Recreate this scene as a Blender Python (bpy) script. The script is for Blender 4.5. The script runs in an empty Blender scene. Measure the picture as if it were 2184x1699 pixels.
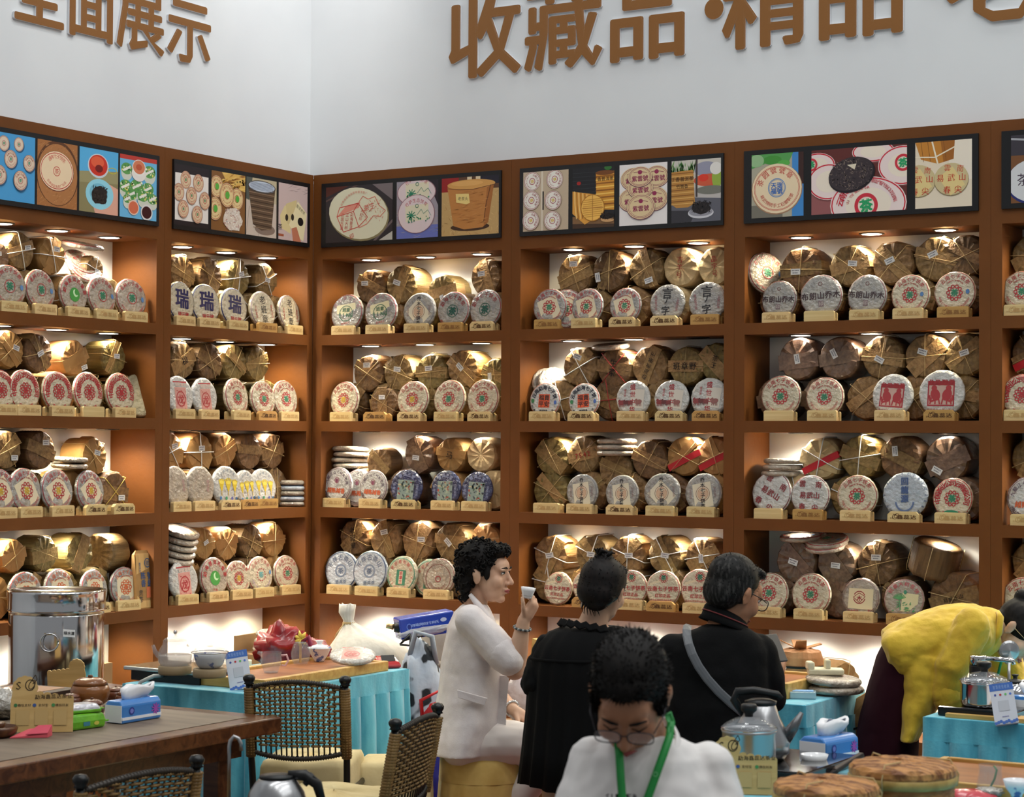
import bpy, math, random
from math import sin, cos, pi, radians, sqrt, atan2
from mathutils import Vector, Matrix, noise
random.seed(7)
scene = bpy.context.scene
COL = scene.collection

# ---------------------------------------------------------------- camera, world, large lights, exposure
CAM = Vector((6.30722, -8.30719, 1.7211))
FPX = 4313.9
_yaw, _pitch, _roll = radians(-31.558), radians(1.249), radians(0.328)
_f = Vector((sin(_yaw) * cos(_pitch), cos(_yaw) * cos(_pitch), sin(_pitch)))
_r = Vector((cos(_yaw), -sin(_yaw), 0))
_u = _r.cross(_f)
_r, _u = _r * cos(_roll) + _u * sin(_roll), _u * cos(_roll) - _r * sin(_roll)
cam_data = bpy.data.cameras.new('camera')
cam_data.sensor_width = 36
cam_data.lens = 36 * FPX / 2184
cam_data.clip_end = 100
cam = bpy.data.objects.new('camera', cam_data)
COL.objects.link(cam)
cam.matrix_world = Matrix(((_r.x, _u.x, -_f.x, CAM.x), (_r.y, _u.y, -_f.y, CAM.y), (_r.z, _u.z, -_f.z, CAM.z), (0, 0, 0, 1)))
scene.camera = cam
cam_data.dof.use_dof = True
cam_data.dof.focus_distance = 9.0
cam_data.dof.aperture_fstop = 7.0

world = bpy.data.worlds.new('hall_ambient')
scene.world = world
world.use_nodes = True
world.node_tree.nodes['Background'].inputs[0].default_value = (0.96, 0.98, 1.0, 1)
world.node_tree.nodes['Background'].inputs[1].default_value = 0.26

def lamp(name, kind, loc, energy, color=(1, 1, 1), size=0.1, rot=(0, 0, 0), parent=None, size_y=None, spot=None, blend=0.5):
    d = bpy.data.lights.new(name, kind)
    d.energy = energy
    d.color = color
    if kind == 'AREA':
        d.size = size
        if size_y:
            d.shape = 'RECTANGLE'
            d.size_y = size_y
        else:
            d.shape = 'DISK'
    else:
        d.shadow_soft_size = size
    if spot:
        d.spot_size = spot
        d.spot_blend = blend
    o = bpy.data.objects.new(name, d)
    COL.objects.link(o)
    o.location = loc
    o.rotation_euler = rot
    o.parent = parent
    return o

HALL = 1.0
for ix in range(4):                                   # rows of high-bay lamps under the hall roof
    for iy in range(4):
        lamp('hall_lamp', 'AREA', (2.2 + ix * 2.7, -6.4 + iy * 1.9, 7.4), 31 * HALL, (0.98, 1.0, 0.98), 0.9)
for x, y, tx, ty, tz, en in ((1.5, -1.1, -.1, -1.2, 3.5, 40), (0.6, -0.7, -.1, -.05, 4.25, 62)):             # booth spotlights clamped above the corner, washing the white wall
    o = lamp('booth_spot', 'SPOT', (x, y, 5.2), en, (1.0, 0.99, 0.95), 0.06, spot=radians(80), blend=0.9)
    o.rotation_euler = (Vector((tx, ty, tz)) - o.location).to_track_quat('-Z', 'Y').to_euler()

scene.view_settings.view_transform = 'Standard'
scene.view_settings.look = 'None'
scene.view_settings.gamma = 1
scene.view_settings.use_curve_mapping = False
scene.view_settings.exposure = 0.06
scene.cycles.max_bounces = 6                          # indirect light fades quickly in a hall this open
scene.cycles.adaptive_threshold = 0.035
scene.cycles.diffuse_bounces = 2
scene.cycles.glossy_bounces = 3
scene.cycles.transmission_bounces = 3
scene.cycles.transparent_max_bounces = 8

# ---------------------------------------------------------------- measuring helpers
def ray(px, py):
    return _f + _r * ((px - 1092) / FPX) - _u * ((py - 849.5) / FPX)
def at(px, py, d):                                     # the point d metres into the room
    return CAM + ray(px, py) * d
def onz(px, py, z):
    d = ray(px, py)
    return CAM + d * ((z - CAM.z) / d.z)
def on_wall(wall, px, py, dep):                        # (u, z) on a plane dep behind the cabinet fronts
    d = ray(px, py)
    if wall == 'R':
        p = CAM + d * ((dep - CAM.y) / d.y)
        return p.x, p.z
    p = CAM + d * ((-dep - CAM.x) / d.x)
    return p.y, p.z
def W(wall, u, dep, z):
    return Vector((u, dep, z)) if wall == 'R' else Vector((-dep, u, z))
WR = {'R': 0.0, 'L': pi / 2}

# ---------------------------------------------------------------- object helpers
def lin(v):
    v /= 255.0
    return v / 12.92 if v <= 0.04045 else ((v + 0.055) / 1.055) ** 2.4
def rgb(r, g, b):
    return (lin(r), lin(g), lin(b), 1.0)
def link(name, data, parent=None):
    o = bpy.data.objects.new(name, data)
    COL.objects.link(o)
    if parent is not None:
        o.parent = parent
    return o
def tag(o, label, cat, group=None, kind=None):
    if label: o['label'] = label
    if cat: o['category'] = cat
    if group: o['group'] = group
    if kind: o['kind'] = kind
    return o
def thing(name, label, cat, loc=(0, 0, 0), rz=0.0, group=None):
    o = link(name, None)
    o.location = loc
    o.rotation_euler = (0, 0, rz)
    o.empty_display_size = 0.05
    return tag(o, label, cat, group)
def copy_tree(o, parent=None):
    c = o.copy()
    COL.objects.link(c)
    c.parent = parent
    for ch in o.children:
        copy_tree(ch, c)
    return c

class MB:
    """collects simple shapes into one mesh"""
    def __init__(self):
        self.v, self.f, self.m, self.s = [], [], [], []
        self.T = Matrix.Identity(4)
        self.mi = 0
    def add(self, vs, fs, smooth=False):
        n = len(self.v)
        self.v += [tuple(self.T @ Vector(p)) for p in vs]
        self.f += [tuple(i + n for i in q) for q in fs]
        self.m += [self.mi] * len(fs)
        self.s += [smooth] * len(fs)
        return self
    def box(self, x0, x1, y0, y1, z0, z1, bev=0.0):
        if bev <= 0:
            vs = [(x, y, z) for z in (z0, z1) for y in (y0, y1) for x in (x0, x1)]
            return self.add(vs, [(0, 2, 3, 1), (4, 5, 7, 6), (0, 1, 5, 4), (2, 6, 7, 3), (0, 4, 6, 2), (1, 3, 7, 5)])
        b = bev                                        # chamfer on the vertical and top edges
        def ring(i, z):
            return [(x0 + i + b, y0 + i, z), (x1 - i - b, y0 + i, z), (x1 - i, y0 + i + b, z), (x1 - i, y1 - i - b, z),
                    (x1 - i - b, y1 - i, z), (x0 + i + b, y1 - i, z), (x0 + i, y1 - i - b, z), (x0 + i, y0 + i + b, z)]
        return self.loft([ring(b * .6, z0), ring(0, z0 + b), ring(0, z1 - b), ring(b * .6, z1)], smooth=False)
    def loft(self, rings, smooth=True, caps=True, closed=True):
        n = len(rings[0])
        vs = [p for r in rings for p in r]
        fs = []
        for k in range(len(rings) - 1):
            for i in range(n if closed else n - 1):
                j = (i + 1) % n
                fs.append((k * n + i, k * n + j, (k + 1) * n + j, (k + 1) * n + i))
        self.add(vs, fs, smooth)
        if caps:
            b = len(self.v) - len(vs)
            m = len(rings) - 1
            self.f += [tuple(b + i for i in range(n - 1, -1, -1)), tuple(b + m * n + i for i in range(n))]
            self.m += [self.mi] * 2
            self.s += [False] * 2
        return self
    def lathe(self, prof, n=24, c=(0, 0, 0), smooth=True, caps=True, a0=0.0):
        return self.loft([[(c[0] + r * cos(a0 + 2 * pi * i / n), c[1] + r * sin(a0 + 2 * pi * i / n), c[2] + z) for i in range(n)] for r, z in prof], smooth, caps)
    def tube(self, pts, r, n=8, smooth=True, caps=True):
        pts = [Vector(p) for p in pts]
        rs = r if isinstance(r, (list, tuple)) else [r] * len(pts)
        rings = []
        nrm = None
        for k, p in enumerate(pts):
            t = (pts[min(k + 1, len(pts) - 1)] - pts[max(k - 1, 0)])
            t = t.normalized() if t.length > 1e-9 else Vector((0, 0, 1))
            if nrm is None:
                a = Vector((0, 0, 1)) if abs(t.z) < .9 else Vector((1, 0, 0))
                nrm = t.cross(a).normalized()
            else:
                nrm = (nrm - t * nrm.dot(t))
                nrm = nrm.normalized() if nrm.length > 1e-6 else t.orthogonal().normalized()
            b = t.cross(nrm)
            rings.append([tuple(p + (nrm * cos(2 * pi * i / n) + b * sin(2 * pi * i / n)) * rs[k]) for i in range(n)])
        return self.loft(rings, smooth, caps)
    def ball(self, c, r, n=12, m=8, R=None):
        rx, ry, rz = (r, r, r) if not isinstance(r, (tuple, list)) else r
        rings = []
        for k in range(m + 1):
            a = -pi / 2 + pi * (k if 0 < k < m else (0.12 if k == 0 else m - 0.12)) / m
            ring = [Vector((rx * cos(a) * cos(2 * pi * i / n), ry * cos(a) * sin(2 * pi * i / n), rz * sin(a))) for i in range(n)]
            if R is not None:
                ring = [R @ p for p in ring]
            rings.append([tuple(p + Vector(c)) for p in ring])
        return self.loft(rings, True, True)
    def prism(self, poly, z0, z1):
        n = len(poly)
        return self.loft([[(x, y, z0) for x, y in poly], [(x, y, z1) for x, y in poly]], smooth=False)
    def mesh(self, name, mats):
        me = bpy.data.meshes.new(name)
        me.from_pydata(self.v, [], self.f)
        for m in (mats if isinstance(mats, (list, tuple)) else [mats]):
            me.materials.append(m)
        me.polygons.foreach_set('material_index', self.m)
        me.polygons.foreach_set('use_smooth', self.s)
        me.update()
        return me
    def build(self, name, mats, parent=None, loc=None):
        o = link(name, self.mesh(name, mats), parent)
        if loc is not None:
            o.location = loc
        return o

def clean(o, bev=0.0, seg=2, sub=0, solid=0.0):
    if solid:
        m = o.modifiers.new('solid', 'SOLIDIFY'); m.thickness = solid; m.offset = 0
    if bev:
        m = o.modifiers.new('bevel', 'BEVEL'); m.width = bev; m.segments = seg; m.limit_method = 'ANGLE'
    if sub:
        m = o.modifiers.new('sub', 'SUBSURF'); m.levels = sub; m.render_levels = sub
    return o

# ---------------------------------------------------------------- materials
MATS = {}
def mat(name, col, rough=0.6, metal=0.0, col2=None, scale=(8, 8, 8), detail=3.0, bump=0.0, bscale=None, spec=0.5, coat=0.0,
        coat_rough=0.1, trans=0.0, ior=1.45, emis=None, estr=0.0, alpha=1.0, vary=0.0, lo=0.35, hi=0.65, sheen=0.0, attr=None, dist=0.0):
    if name in MATS:
        return MATS[name]
    m = bpy.data.materials.new(name)
    MATS[name] = m
    m.use_nodes = True
    nt = m.node_tree
    N, K = nt.nodes, nt.links
    b = N['Principled BSDF']
    I = b.inputs
    I['Base Color'].default_value = col
    I['Roughness'].default_value = rough
    I['Metallic'].default_value = metal
    I['Specular IOR Level'].default_value = spec
    I['Coat Weight'].default_value = coat
    I['Coat Roughness'].default_value = coat_rough
    I['Transmission Weight'].default_value = trans
    I['IOR'].default_value = ior
    I['Alpha'].default_value = alpha
    I['Sheen Weight'].default_value = sheen
    if emis:
        I['Emission Color'].default_value = emis
        I['Emission Strength'].default_value = estr
    src = None
    tc = N.new('ShaderNodeTexCoord')
    if attr:
        a = N.new('ShaderNodeVertexColor'); a.layer_name = attr
        src = a.outputs['Color']
    elif col2 or bump:
        mp = N.new('ShaderNodeMapping'); mp.inputs['Scale'].default_value = scale
        K.new(tc.outputs['Object'], mp.inputs['Vector'])
        if col2:
            nz = N.new('ShaderNodeTexNoise'); nz.inputs['Scale'].default_value = 1.0; nz.inputs['Detail'].default_value = detail
            nz.inputs['Distortion'].default_value = dist
            K.new(mp.outputs[0], nz.inputs['Vector'])
            mr = N.new('ShaderNodeMapRange'); mr.inputs[1].default_value = lo; mr.inputs[2].default_value = hi
            K.new(nz.outputs['Fac'], mr.inputs[0])
            mx = N.new('ShaderNodeMix'); mx.data_type = 'RGBA'
            mx.inputs[6].default_value = col; mx.inputs[7].default_value = col2
            K.new(mr.outputs[0], mx.inputs[0])
            src = mx.outputs[2]
    if vary and src is None:
        rgbn = N.new('ShaderNodeRGB'); rgbn.outputs[0].default_value = col
        src = rgbn.outputs[0]
    if vary:
        oi = N.new('ShaderNodeObjectInfo')
        hs = N.new('ShaderNodeHueSaturation')
        mr2 = N.new('ShaderNodeMapRange'); mr2.inputs[3].default_value = 1 - vary; mr2.inputs[4].default_value = 1 + vary
        K.new(oi.outputs['Random'], mr2.inputs[0])
        K.new(mr2.outputs[0], hs.inputs['Value'])
        mr3 = N.new('ShaderNodeMapRange'); mr3.inputs[3].default_value = 0.5 + vary * 0.06; mr3.inputs[4].default_value = 0.5 - vary * 0.06
        K.new(oi.outputs['Random'], mr3.inputs[0])
        K.new(mr3.outputs[0], hs.inputs['Hue'])
        K.new(src, hs.inputs['Color'])
        src = hs.outputs[0]
    if src is not None:
        K.new(src, I['Base Color'])
        if estr and attr:
            K.new(src, I['Emission Color'])
    if bump:
        mpb = N.new('ShaderNodeMapping'); mpb.inputs['Scale'].default_value = bscale or scale
        K.new(tc.outputs['Object'], mpb.inputs['Vector'])
        nb = N.new('ShaderNodeTexNoise'); nb.inputs['Scale'].default_value = 1.0; nb.inputs['Detail'].default_value = 2.0
        K.new(mpb.outputs[0], nb.inputs['Vector'])
        bp = N.new('ShaderNodeBump'); bp.inputs['Strength'].default_value = bump; bp.inputs['Distance'].default_value = 0.01
        K.new(nb.outputs['Fac'], bp.inputs['Height'])
        K.new(bp.outputs[0], I['Normal'])
        if coat:
            K.new(bp.outputs[0], I['Coat Normal'])
    return m
def S(k):
    return (k, k, k)

M_WALL = mat('white_wall_paint', rgb(226, 228, 230), 0.75, col2=rgb(219, 221, 224), scale=S(1.4))
M_BROWN = mat('brown_painted_board', rgb(114, 66, 25), 0.55, spec=0.3, col2=rgb(104, 60, 22), scale=S(3), bump=0.08, bscale=S(40))
M_ORANGE = mat('brown_board_lit', rgb(196, 118, 58), 0.55, col2=rgb(176, 98, 46), scale=(2, 2, 5), bump=0.05, bscale=S(30))  # unused lit copy of the brown paint, warm lamp light put into the colour
M_BACK = mat('white_back_board', rgb(232, 228, 220), 0.7)
M_BLACK = mat('black_plastic', rgb(18, 18, 19), 0.4)
M_LAMP = mat('downlight_lens', rgb(255, 250, 240), 0.4, emis=(1.0, 0.95, 0.88, 1), estr=12)
M_CHROME = mat('polished_steel', rgb(206, 206, 208), 0.12, 1.0)
M_STEEL = mat('brushed_steel', rgb(178, 178, 180), 0.28, 1.0)
M_WHITEP = mat('white_porcelain', rgb(240, 240, 242), 0.15, spec=0.6)
M_GLASS = mat('clear_glass', (1, 1, 1, 1), 0.0, trans=1.0, ior=1.2)
M_INK = mat('printed_ink', (1, 1, 1, 1), 0.5, attr='Col', coat=0.35, coat_rough=0.2)
M_MATTE = mat('matte_print', (1, 1, 1, 1), 0.7, attr='Col')
M_PHOTO = mat('backlit_photo', (1, 1, 1, 1), 0.35, attr='Col', estr=0.9)

M_PHOTO.cycles.emission_sampling = 'NONE'               # thousands of small glowing faces: left to chance hits
M_LAMP.cycles.emission_sampling = 'NONE'

# ---------------------------------------------------------------- flat print: coloured shapes on one sheet
_GL = {}
def glyph(ch, bold=0.0):
    k = (ch, bold)
    if k not in _GL:
        c = bpy.data.curves.new('glyph', 'FONT')
        c.body = ch; c.resolution_u = 1; c.fill_mode = 'FRONT'; c.offset = bold
        o = bpy.data.objects.new('glyph', c)
        COL.objects.link(o)
        bpy.context.view_layer.update()
        me = bpy.data.meshes.new_from_object(o.evaluated_get(bpy.context.evaluated_depsgraph_get()))
        _GL[k] = ([(v.co.x, v.co.y) for v in me.vertices], [tuple(p.vertices) for p in me.polygons])
        bpy.data.objects.remove(o); bpy.data.curves.remove(c); bpy.data.meshes.remove(me)
    return _GL[k]

class Draw:
    def __init__(self):
        self.v, self.f, self.c, self.L = [], [], [], 0
    def _add(self, pts, faces, col):
        n = len(self.v)
        self.v += [(x, y, self.L) for x, y in pts]
        self.f += [tuple(i + n for i in q) for q in faces]
        self.c += [rgb(*col)] * len(faces)
    def up(self):
        self.L += 1
        return self
    def poly(self, pts, col):
        self.up()
        self._add(pts, [tuple(range(len(pts)))], col)
    def rect(self, x0, y0, x1, y1, col, rot=0.0):
        cx, cy = (x0 + x1) / 2, (y0 + y1) / 2
        c, s = cos(rot), sin(rot)
        self.poly([(cx + (x - cx) * c - (y - cy) * s, cy + (x - cx) * s + (y - cy) * c) for x, y in ((x0, y0), (x1, y0), (x1, y1), (x0, y1))], col)
    def ell(self, cx, cy, rx, ry, col, rot=0.0, n=28, wob=0.0):
        c, s = cos(rot), sin(rot)
        P = []
        for i in range(n):
            a = 2 * pi * i / n
            w = 1 + (wob * random.uniform(-1, 1) if wob else 0)
            x, y = rx * w * cos(a), ry * w * sin(a)
            P.append((cx + x * c - y * s, cy + x * s + y * c))
        self.poly(P, col)
    def ring(self, cx, cy, rx, ry, w, col, n=36, rot=0.0, a0=0.0, a1=2 * pi):
        self.up()
        full = abs(a1 - a0 - 2 * pi) < 1e-6
        P, Fc = [], []
        c, s = cos(rot), sin(rot)
        for i in range(n if full else n + 1):
            a = a0 + (a1 - a0) * i / n
            for k in (0, w):
                x, y = (rx - k) * cos(a), (ry - k) * sin(a)
                P.append((cx + x * c - y * s, cy + x * s + y * c))
        for i in range(n):
            j = (i + 1) % n if full else i + 1
            Fc.append((2 * i, 2 * j, 2 * j + 1, 2 * i + 1))
        self._add(P, Fc, col)
    def line(self, x0, y0, x1, y1, w, col):
        a = atan2(y1 - y0, x1 - x0)
        dx, dy = -sin(a) * w / 2, cos(a) * w / 2
        self.up()
        self._add([(x0 - dx, y0 - dy), (x1 - dx, y1 - dy), (x1 + dx, y1 + dy), (x0 + dx, y0 + dy)], [(0, 1, 2, 3)], col)
    def path(self, pts, w, col):
        for a, b in zip(pts, pts[1:]):
            self.line(a[0], a[1], b[0], b[1], w, col)
    def chars(self, s, x, y, h, col, rot=0.0, bold=0.0, step=None, sx=1.0, vertical=False):
        """text centred at x, y, h = character size"""
        self.up()
        step = step or h * 1.02
        ws = [(0.6 if ord(ch) < 128 else 1.0) for ch in s]
        tot = sum(ws) * step
        c, q = cos(rot), sin(rot)
        pos = -tot / 2
        for ch, w in zip(s, ws):
            mid = pos + w * step / 2
            pos += w * step
            if ch == ' ':
                continue
            gv, gf = glyph(ch, 0.0)
            ox, oy = (0, -mid) if vertical else (mid, 0)
            l0 = self.L
            for bx_, by_ in (((-bold, -bold * .6), (bold, bold * .6), (-bold, bold * .6), (bold, -bold * .6)) if bold >= .02 else ((-bold, 0), (bold, 0)) if bold else ((0, 0),)):
                P = []
                for gx, gy in gv:
                    lx = ox * sx + (gx + bx_ - (0.3 if ord(ch) < 128 else 0.5)) * h * sx
                    ly = oy + (gy + by_ - 0.38) * h
                    P.append((x + lx * c - ly * q, y + lx * q + ly * c))
                self._add(P, gf, col)
                self.L += 1
            self.L = l0
        if bold:
            self.L += 4
    def arc(self, s, cx, cy, R, h, col, a_mid=pi / 2, span=2.6, inward=False, bold=0.0, sy=1.0):
        """text on a circle, reading clockwise along the top, or along the bottom when inward"""
        n = len(s)
        for i, ch in enumerate(s):
            t = (i + 0.5) / n - 0.5
            a = a_mid - t * span if not inward else a_mid + t * span
            rot = a - pi / 2 if not inward else a + pi / 2
            l0 = self.L
            self.chars(ch, cx + R * cos(a), cy + R * sin(a) * sy, h, col, rot, bold)
            l1, self.L = self.L, l0
        self.L = l1
    def scatter(self, n, x0, y0, x1, y1, l, w, cols, rmin=0.0, rmax=pi, inside=None):
        self.up()
        k = 0
        while k < n:
            x, y = random.uniform(x0, x1), random.uniform(y0, y1)
            k += 1
            if inside and not inside(x, y):
                continue
            a = random.uniform(rmin, rmax)
            ll, ww = l * random.uniform(.5, 1.2), w * random.uniform(.6, 1.3)
            dx, dy = cos(a) * ll / 2, sin(a) * ll / 2
            ex, ey = -sin(a) * ww / 2, cos(a) * ww / 2
            self._add([(x - dx, y - dy), (x + ex, y + ey), (x + dx, y + dy), (x - ex, y - ey)], [(0, 1, 2, 3)], random.choice(cols))
    def mesh(self, name, fn, material):
        me = bpy.data.meshes.new(name)
        me.from_pydata([fn(x, y, l) for x, y, l in self.v], [], self.f)
        ca = me.color_attributes.new('Col', 'FLOAT_COLOR', 'CORNER')
        buf = []
        for q, c in zip(self.f, self.c):
            buf += list(c) * len(q)
        ca.data.foreach_set('color', buf)
        me.materials.append(material)
        me.update()
        return me
def clip_rect(pts, x0, y0, x1, y1):
    """cuts a polygon to a rectangle"""
    def cut(P, f, g):
        out = []
        for i in range(len(P)):
            a, b = P[i], P[(i + 1) % len(P)]
            fa, fb = f(a), f(b)
            if fa >= 0: out.append(a)
            if (fa >= 0) != (fb >= 0):
                t = fa / (fa - fb)
                out.append((a[0] + (b[0] - a[0]) * t, a[1] + (b[1] - a[1]) * t))
        return out
    for f in (lambda p: p[0] - x0, lambda p: x1 - p[0], lambda p: p[1] - y0, lambda p: y1 - p[1]):
        pts = cut(pts, f, None)
        if len(pts) < 3:
            return []
    return pts
def clip_draw(D, x0, y0, x1, y1):
    v, f, c = [], [], []
    for q, col in zip(D.f, D.c):
        P = [(D.v[i][0], D.v[i][1]) for i in q]
        if not all(x0 <= p[0] <= x1 and y0 <= p[1] <= y1 for p in P):
            P = clip_rect(P, x0, y0, x1, y1)
            if len(P) < 3:
                continue
        n = len(v)
        v += [(x, y, D.v[q[0]][2]) for x, y in P]
        f.append(tuple(range(n, n + len(P))))
        c.append(col)
    D.v, D.f, D.c = v, f, c
    return D

# ================================================================= the room
ZTOP, ZOPEN, TB, DEP = 3.089, 2.653, 0.052, 0.283
SHELF = [2.265, 1.825, 1.387, 0.9465]
ZBASE = 0.45

m = MB()
m.box(-0.15, 9.0, 0.10, 0.16, ZTOP - 0.004, 6.2); m.box(-0.36, 9.0, 0.29, 0.34, 0, ZTOP)
tag(m.build('wall_right', M_WALL), 'white painted booth wall behind the long run of shelves', 'wall', kind='structure')
m = MB()
m.box(-0.16, -0.10, -7.0, 0.16, ZTOP - 0.004, 6.2); m.box(-0.34, -0.29, -7.0, 0.30, 0, ZTOP)
tag(m.build('wall_left', M_WALL), 'white painted booth wall behind the shorter run of shelves', 'wall', kind='structure')
M_CARPET = mat('red_carpet', rgb(160, 26, 32), 0.95, col2=rgb(126, 18, 24), scale=S(60), bump=0.3, bscale=S(300))
m = MB(); m.box(-0.34, 5.2, -2.2, 0.34, -0.05, 0); m.mi = 1; m.box(-0.34, 11.0, -12.0, -2.2, -0.05, 0); m.box(5.2, 11.0, -2.2, 0.34, -0.05, 0)
tag(m.build('floor', [M_CARPET, mat('grey_hall_floor', rgb(120, 120, 118), .6)]), 'red carpet covering the booth floor', 'floor', kind='structure')

# ---- cabinets: one per bay, parts in the bay's own frame (x along the front, y into the cabinet)
BAYS = {  # wall, outer u0, opening u0, opening u1, outer u1
    'LA': ('L', -2.33, -2.275, -1.193, -1.1425), 'LB': ('L', -1.1415, -1.0917, -0.045, -0.001),
    'RA': ('R', 0.001, 0.06, 1.142, 1.195), 'RB': ('R', 1.196, 1.249, 2.33, 2.381),
    'RC': ('R', 2.382, 2.4325, 3.519, 3.569), 'RD': ('R', 3.57, 3.619, 4.70, 4.75)}
POSTER = {'LA': 'under blue-photo poster', 'LB': 'under bark-basket poster',
          'RA': 'under sacking-basket poster', 'RB': 'under bamboo-tube poster',
          'RC': 'under dark-cake poster', 'RD': 'at picture edge'}
CABLAB = {'LA': 'brown display cabinet with blue photo posters, on the shorter wall', 'LB': 'brown display cabinet beside the corner, under the bark basket poster',
          'RA': 'brown display cabinet beside the corner, under the sacking basket poster', 'RB': 'brown display cabinet behind the people in black, under bamboo tube posters',
          'RC': 'brown display cabinet behind the yellow jacket, under the dark cake poster', 'RD': 'brown display cabinet cut off by the picture edge'}
lens_m = MB()
lens_m.lathe([(0.046, 0.0), (0.044, -0.004), (0.0, -0.004)][:2], 20)
LENS = lens_m.mesh('lens', M_LAMP)
rim_m = MB(); rim_m.lathe([(0.056, 0.002), (0.056, -0.003), (0.047, -0.005), (0.0465, 0.002)], 20, caps=False)
RIM = rim_m.mesh('rim', mat('lamp_rim', rgb(40, 34, 30), 0.4, 0.6))
spot_d = {}
def cell_light(kind, loc, parent):
    if kind not in spot_d:
        d = bpy.data.lights.new('cell_downlight', 'SPOT')
        d.energy = (16.0 if kind[0] == 'w' else 14.0) * (.75 if kind[1:] else 1)
        d.color = (1.0, 0.95, 0.80) if kind[0] == 'w' else (1.0, 0.89, 0.58)
        d.shadow_soft_size = 0.03
        d.spot_size = radians(155); d.spot_blend = 0.7
        spot_d[kind] = d
    o = link('cell_downlight', spot_d[kind], parent)
    o.location = loc
for bn, (wall, a, b, c, d) in BAYS.items():
    root = thing('display_cabinet', CABLAB[bn], 'cabinet', W(wall, b, 0, 0), WR[wall], 'display cabinets along the booth walls')
    x0, x1, xa, xd = 0.0, c - b, a - b, d - b
    bx = lambda nm, *q, mt=M_BROWN: MB().box(*q).build(nm, mt, root)
    bx('side_panel', xa, x0, 0, DEP, 0, ZOPEN); bx('side_panel', x1, xd, 0, DEP, 0, ZOPEN)
    bx('header', xa, xd, 0, DEP, ZOPEN, ZTOP)
    bx('back_panel', x0, x1, DEP - 0.008, DEP, ZBASE, ZOPEN, mt=M_BACK)
    for z in SHELF:
        bx('shelf', x0, x1, 0, DEP - 0.009, z - TB, z)
    bx('plinth', x0, x1, 0, DEP - 0.009, 0, ZBASE)
    for ri, zc in enumerate([ZOPEN] + [z - TB for z in SHELF]):
        for k, fr in enumerate((0.205, 0.515, 0.825)):
            p = (x0 + (x1 - x0) * fr, 0.118, zc)
            if not (bn == 'RB' and ri == 1 and k == 2):         # one lamp is out
                lens = link('downlight', LENS, root); lens.location = p
                cell_light(('w' if (k + ri) % 3 else 'y') + ('low' if ri == 4 else ''), (p[0], p[1], zc - 0.012), root)
            r_ = link('downlight_rim', RIM, root); r_.location = p

# ---- lightbox posters
def cake2d(D, x, y, r, ry=None, base=(225, 200, 165), ink=(190, 50, 50), mid=(40, 130, 80), txt=True, rot=0.0, edge=None):
    ry = ry or r
    D.ell(x, y, r, ry, edge or (150, 110, 90), rot)
    D.ell(x, y, r * .95, ry * .95, base, rot)
    D.ring(x, y, r * .9, ry * .9, r * .05, ink, 28, rot)
    D.ring(x, y, r * .36, ry * .36, r * .07, ink, 16, rot)
    if mid:
        D.chars('茶', x, y, r * .42, mid, rot, 0.02)
    if txt:
        D.arc('云南七子饼茶', x, y, r * .66, r * .26, ink, pi / 2 + rot, 2.4, bold=0.01, sy=ry / r)
        D.arc('中国土产畜产进出口', x, y, r * .66, r * .15, ink, -pi / 2 + rot, 2.4, True, sy=ry / r)
def ph_blue_cakes(D, A):
    D.rect(0, 0, A, 1, (74, 158, 214))
    for x, y, r in ((A * .3, .84, .11), (A * .63, .86, .1), (A * .45, .62, .13), (A * .86, .6, .12), (A * .2, .36, .14), (A * .66, .32, .14)):
        D.ell(x + .015, y - .02, r, r * 1.04, (40, 90, 130))
        cake2d(D, x, y, r, r * 1.06, (226, 205, 182), (170, 80, 80), (50, 150, 110), txt=r > .115)
def ph_wood_cake(D, A):
    D.rect(0, 0, A, 1, (168, 110, 62))
    D.scatter(160, 0, 0, A, 1, .1, .01, [(150, 92, 48), (186, 130, 80)], 0.2, .9)
    D.ell(A * .5, .52, A * .53, .5, (96, 58, 34)); D.ell(A * .5, .5, A * .5, .47, (176, 118, 70))
    D.scatter(120, A * .1, .08, A * .9, .95, .08, .012, [(190, 136, 86), (160, 104, 58)], 0.2, .9)
    D.ell(A * .48, .55, A * .43, .31, (120, 60, 50)); D.ell(A * .48, .555, A * .42, .3, (240, 214, 178))
    D.ring(A * .48, .555, A * .4, .28, .012, (196, 60, 60))
    D.arc('通年七子饼茶', A * .48, .54, .24, .075, (200, 50, 50), pi / 2, 1.6)
    D.arc('云南省勐海茶厂出品', A * .48, .55, .235, .05, (200, 50, 50), -pi / 2, 1.9, True)
    D.ring(A * .48, .55, .075, .075, .01, (200, 50, 50)); D.chars('茶', A * .48, .55, .09, (200, 50, 50))
def ph_tea_cup(D, A):
    D.rect(0, 0, A, 1, (142, 132, 92)); D.rect(0, .62, A, 1, (88, 176, 226)); D.poly([(0, .62), (A, .7), (A, .5), (0, .45)], (158, 150, 108))
    D.ell(A * .48, .74, A * .27, .19, (205, 215, 225)); D.ell(A * .48, .75, A * .24, .165, (206, 52, 34)); D.ell(A * .46, .8, A * .17, .09, (228, 96, 62)); D.ell(A * .5, .7, A * .1, .06, (120, 24, 20))
    D.ring(A * .85, .7, A * .12, .05, .012, (200, 190, 60))
    D.poly([(A * .68, .5), (A, .42), (A, 0), (A * .4, 0), (A * .36, .1), (A * .7, .2)], (226, 170, 148))
    D.ell(A * .52, .3, A * .36, .24, (150, 214, 232)); D.ell(A * .5, .32, A * .24, .15, (120, 190, 214))
    D.ell(A * .52, .28, A * .21, .14, (38, 30, 28), 0, 24, .12)
    D.scatter(60, A * .35, .16, A * .7, .42, .1, .02, [(24, 20, 20), (60, 48, 42)])
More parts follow.
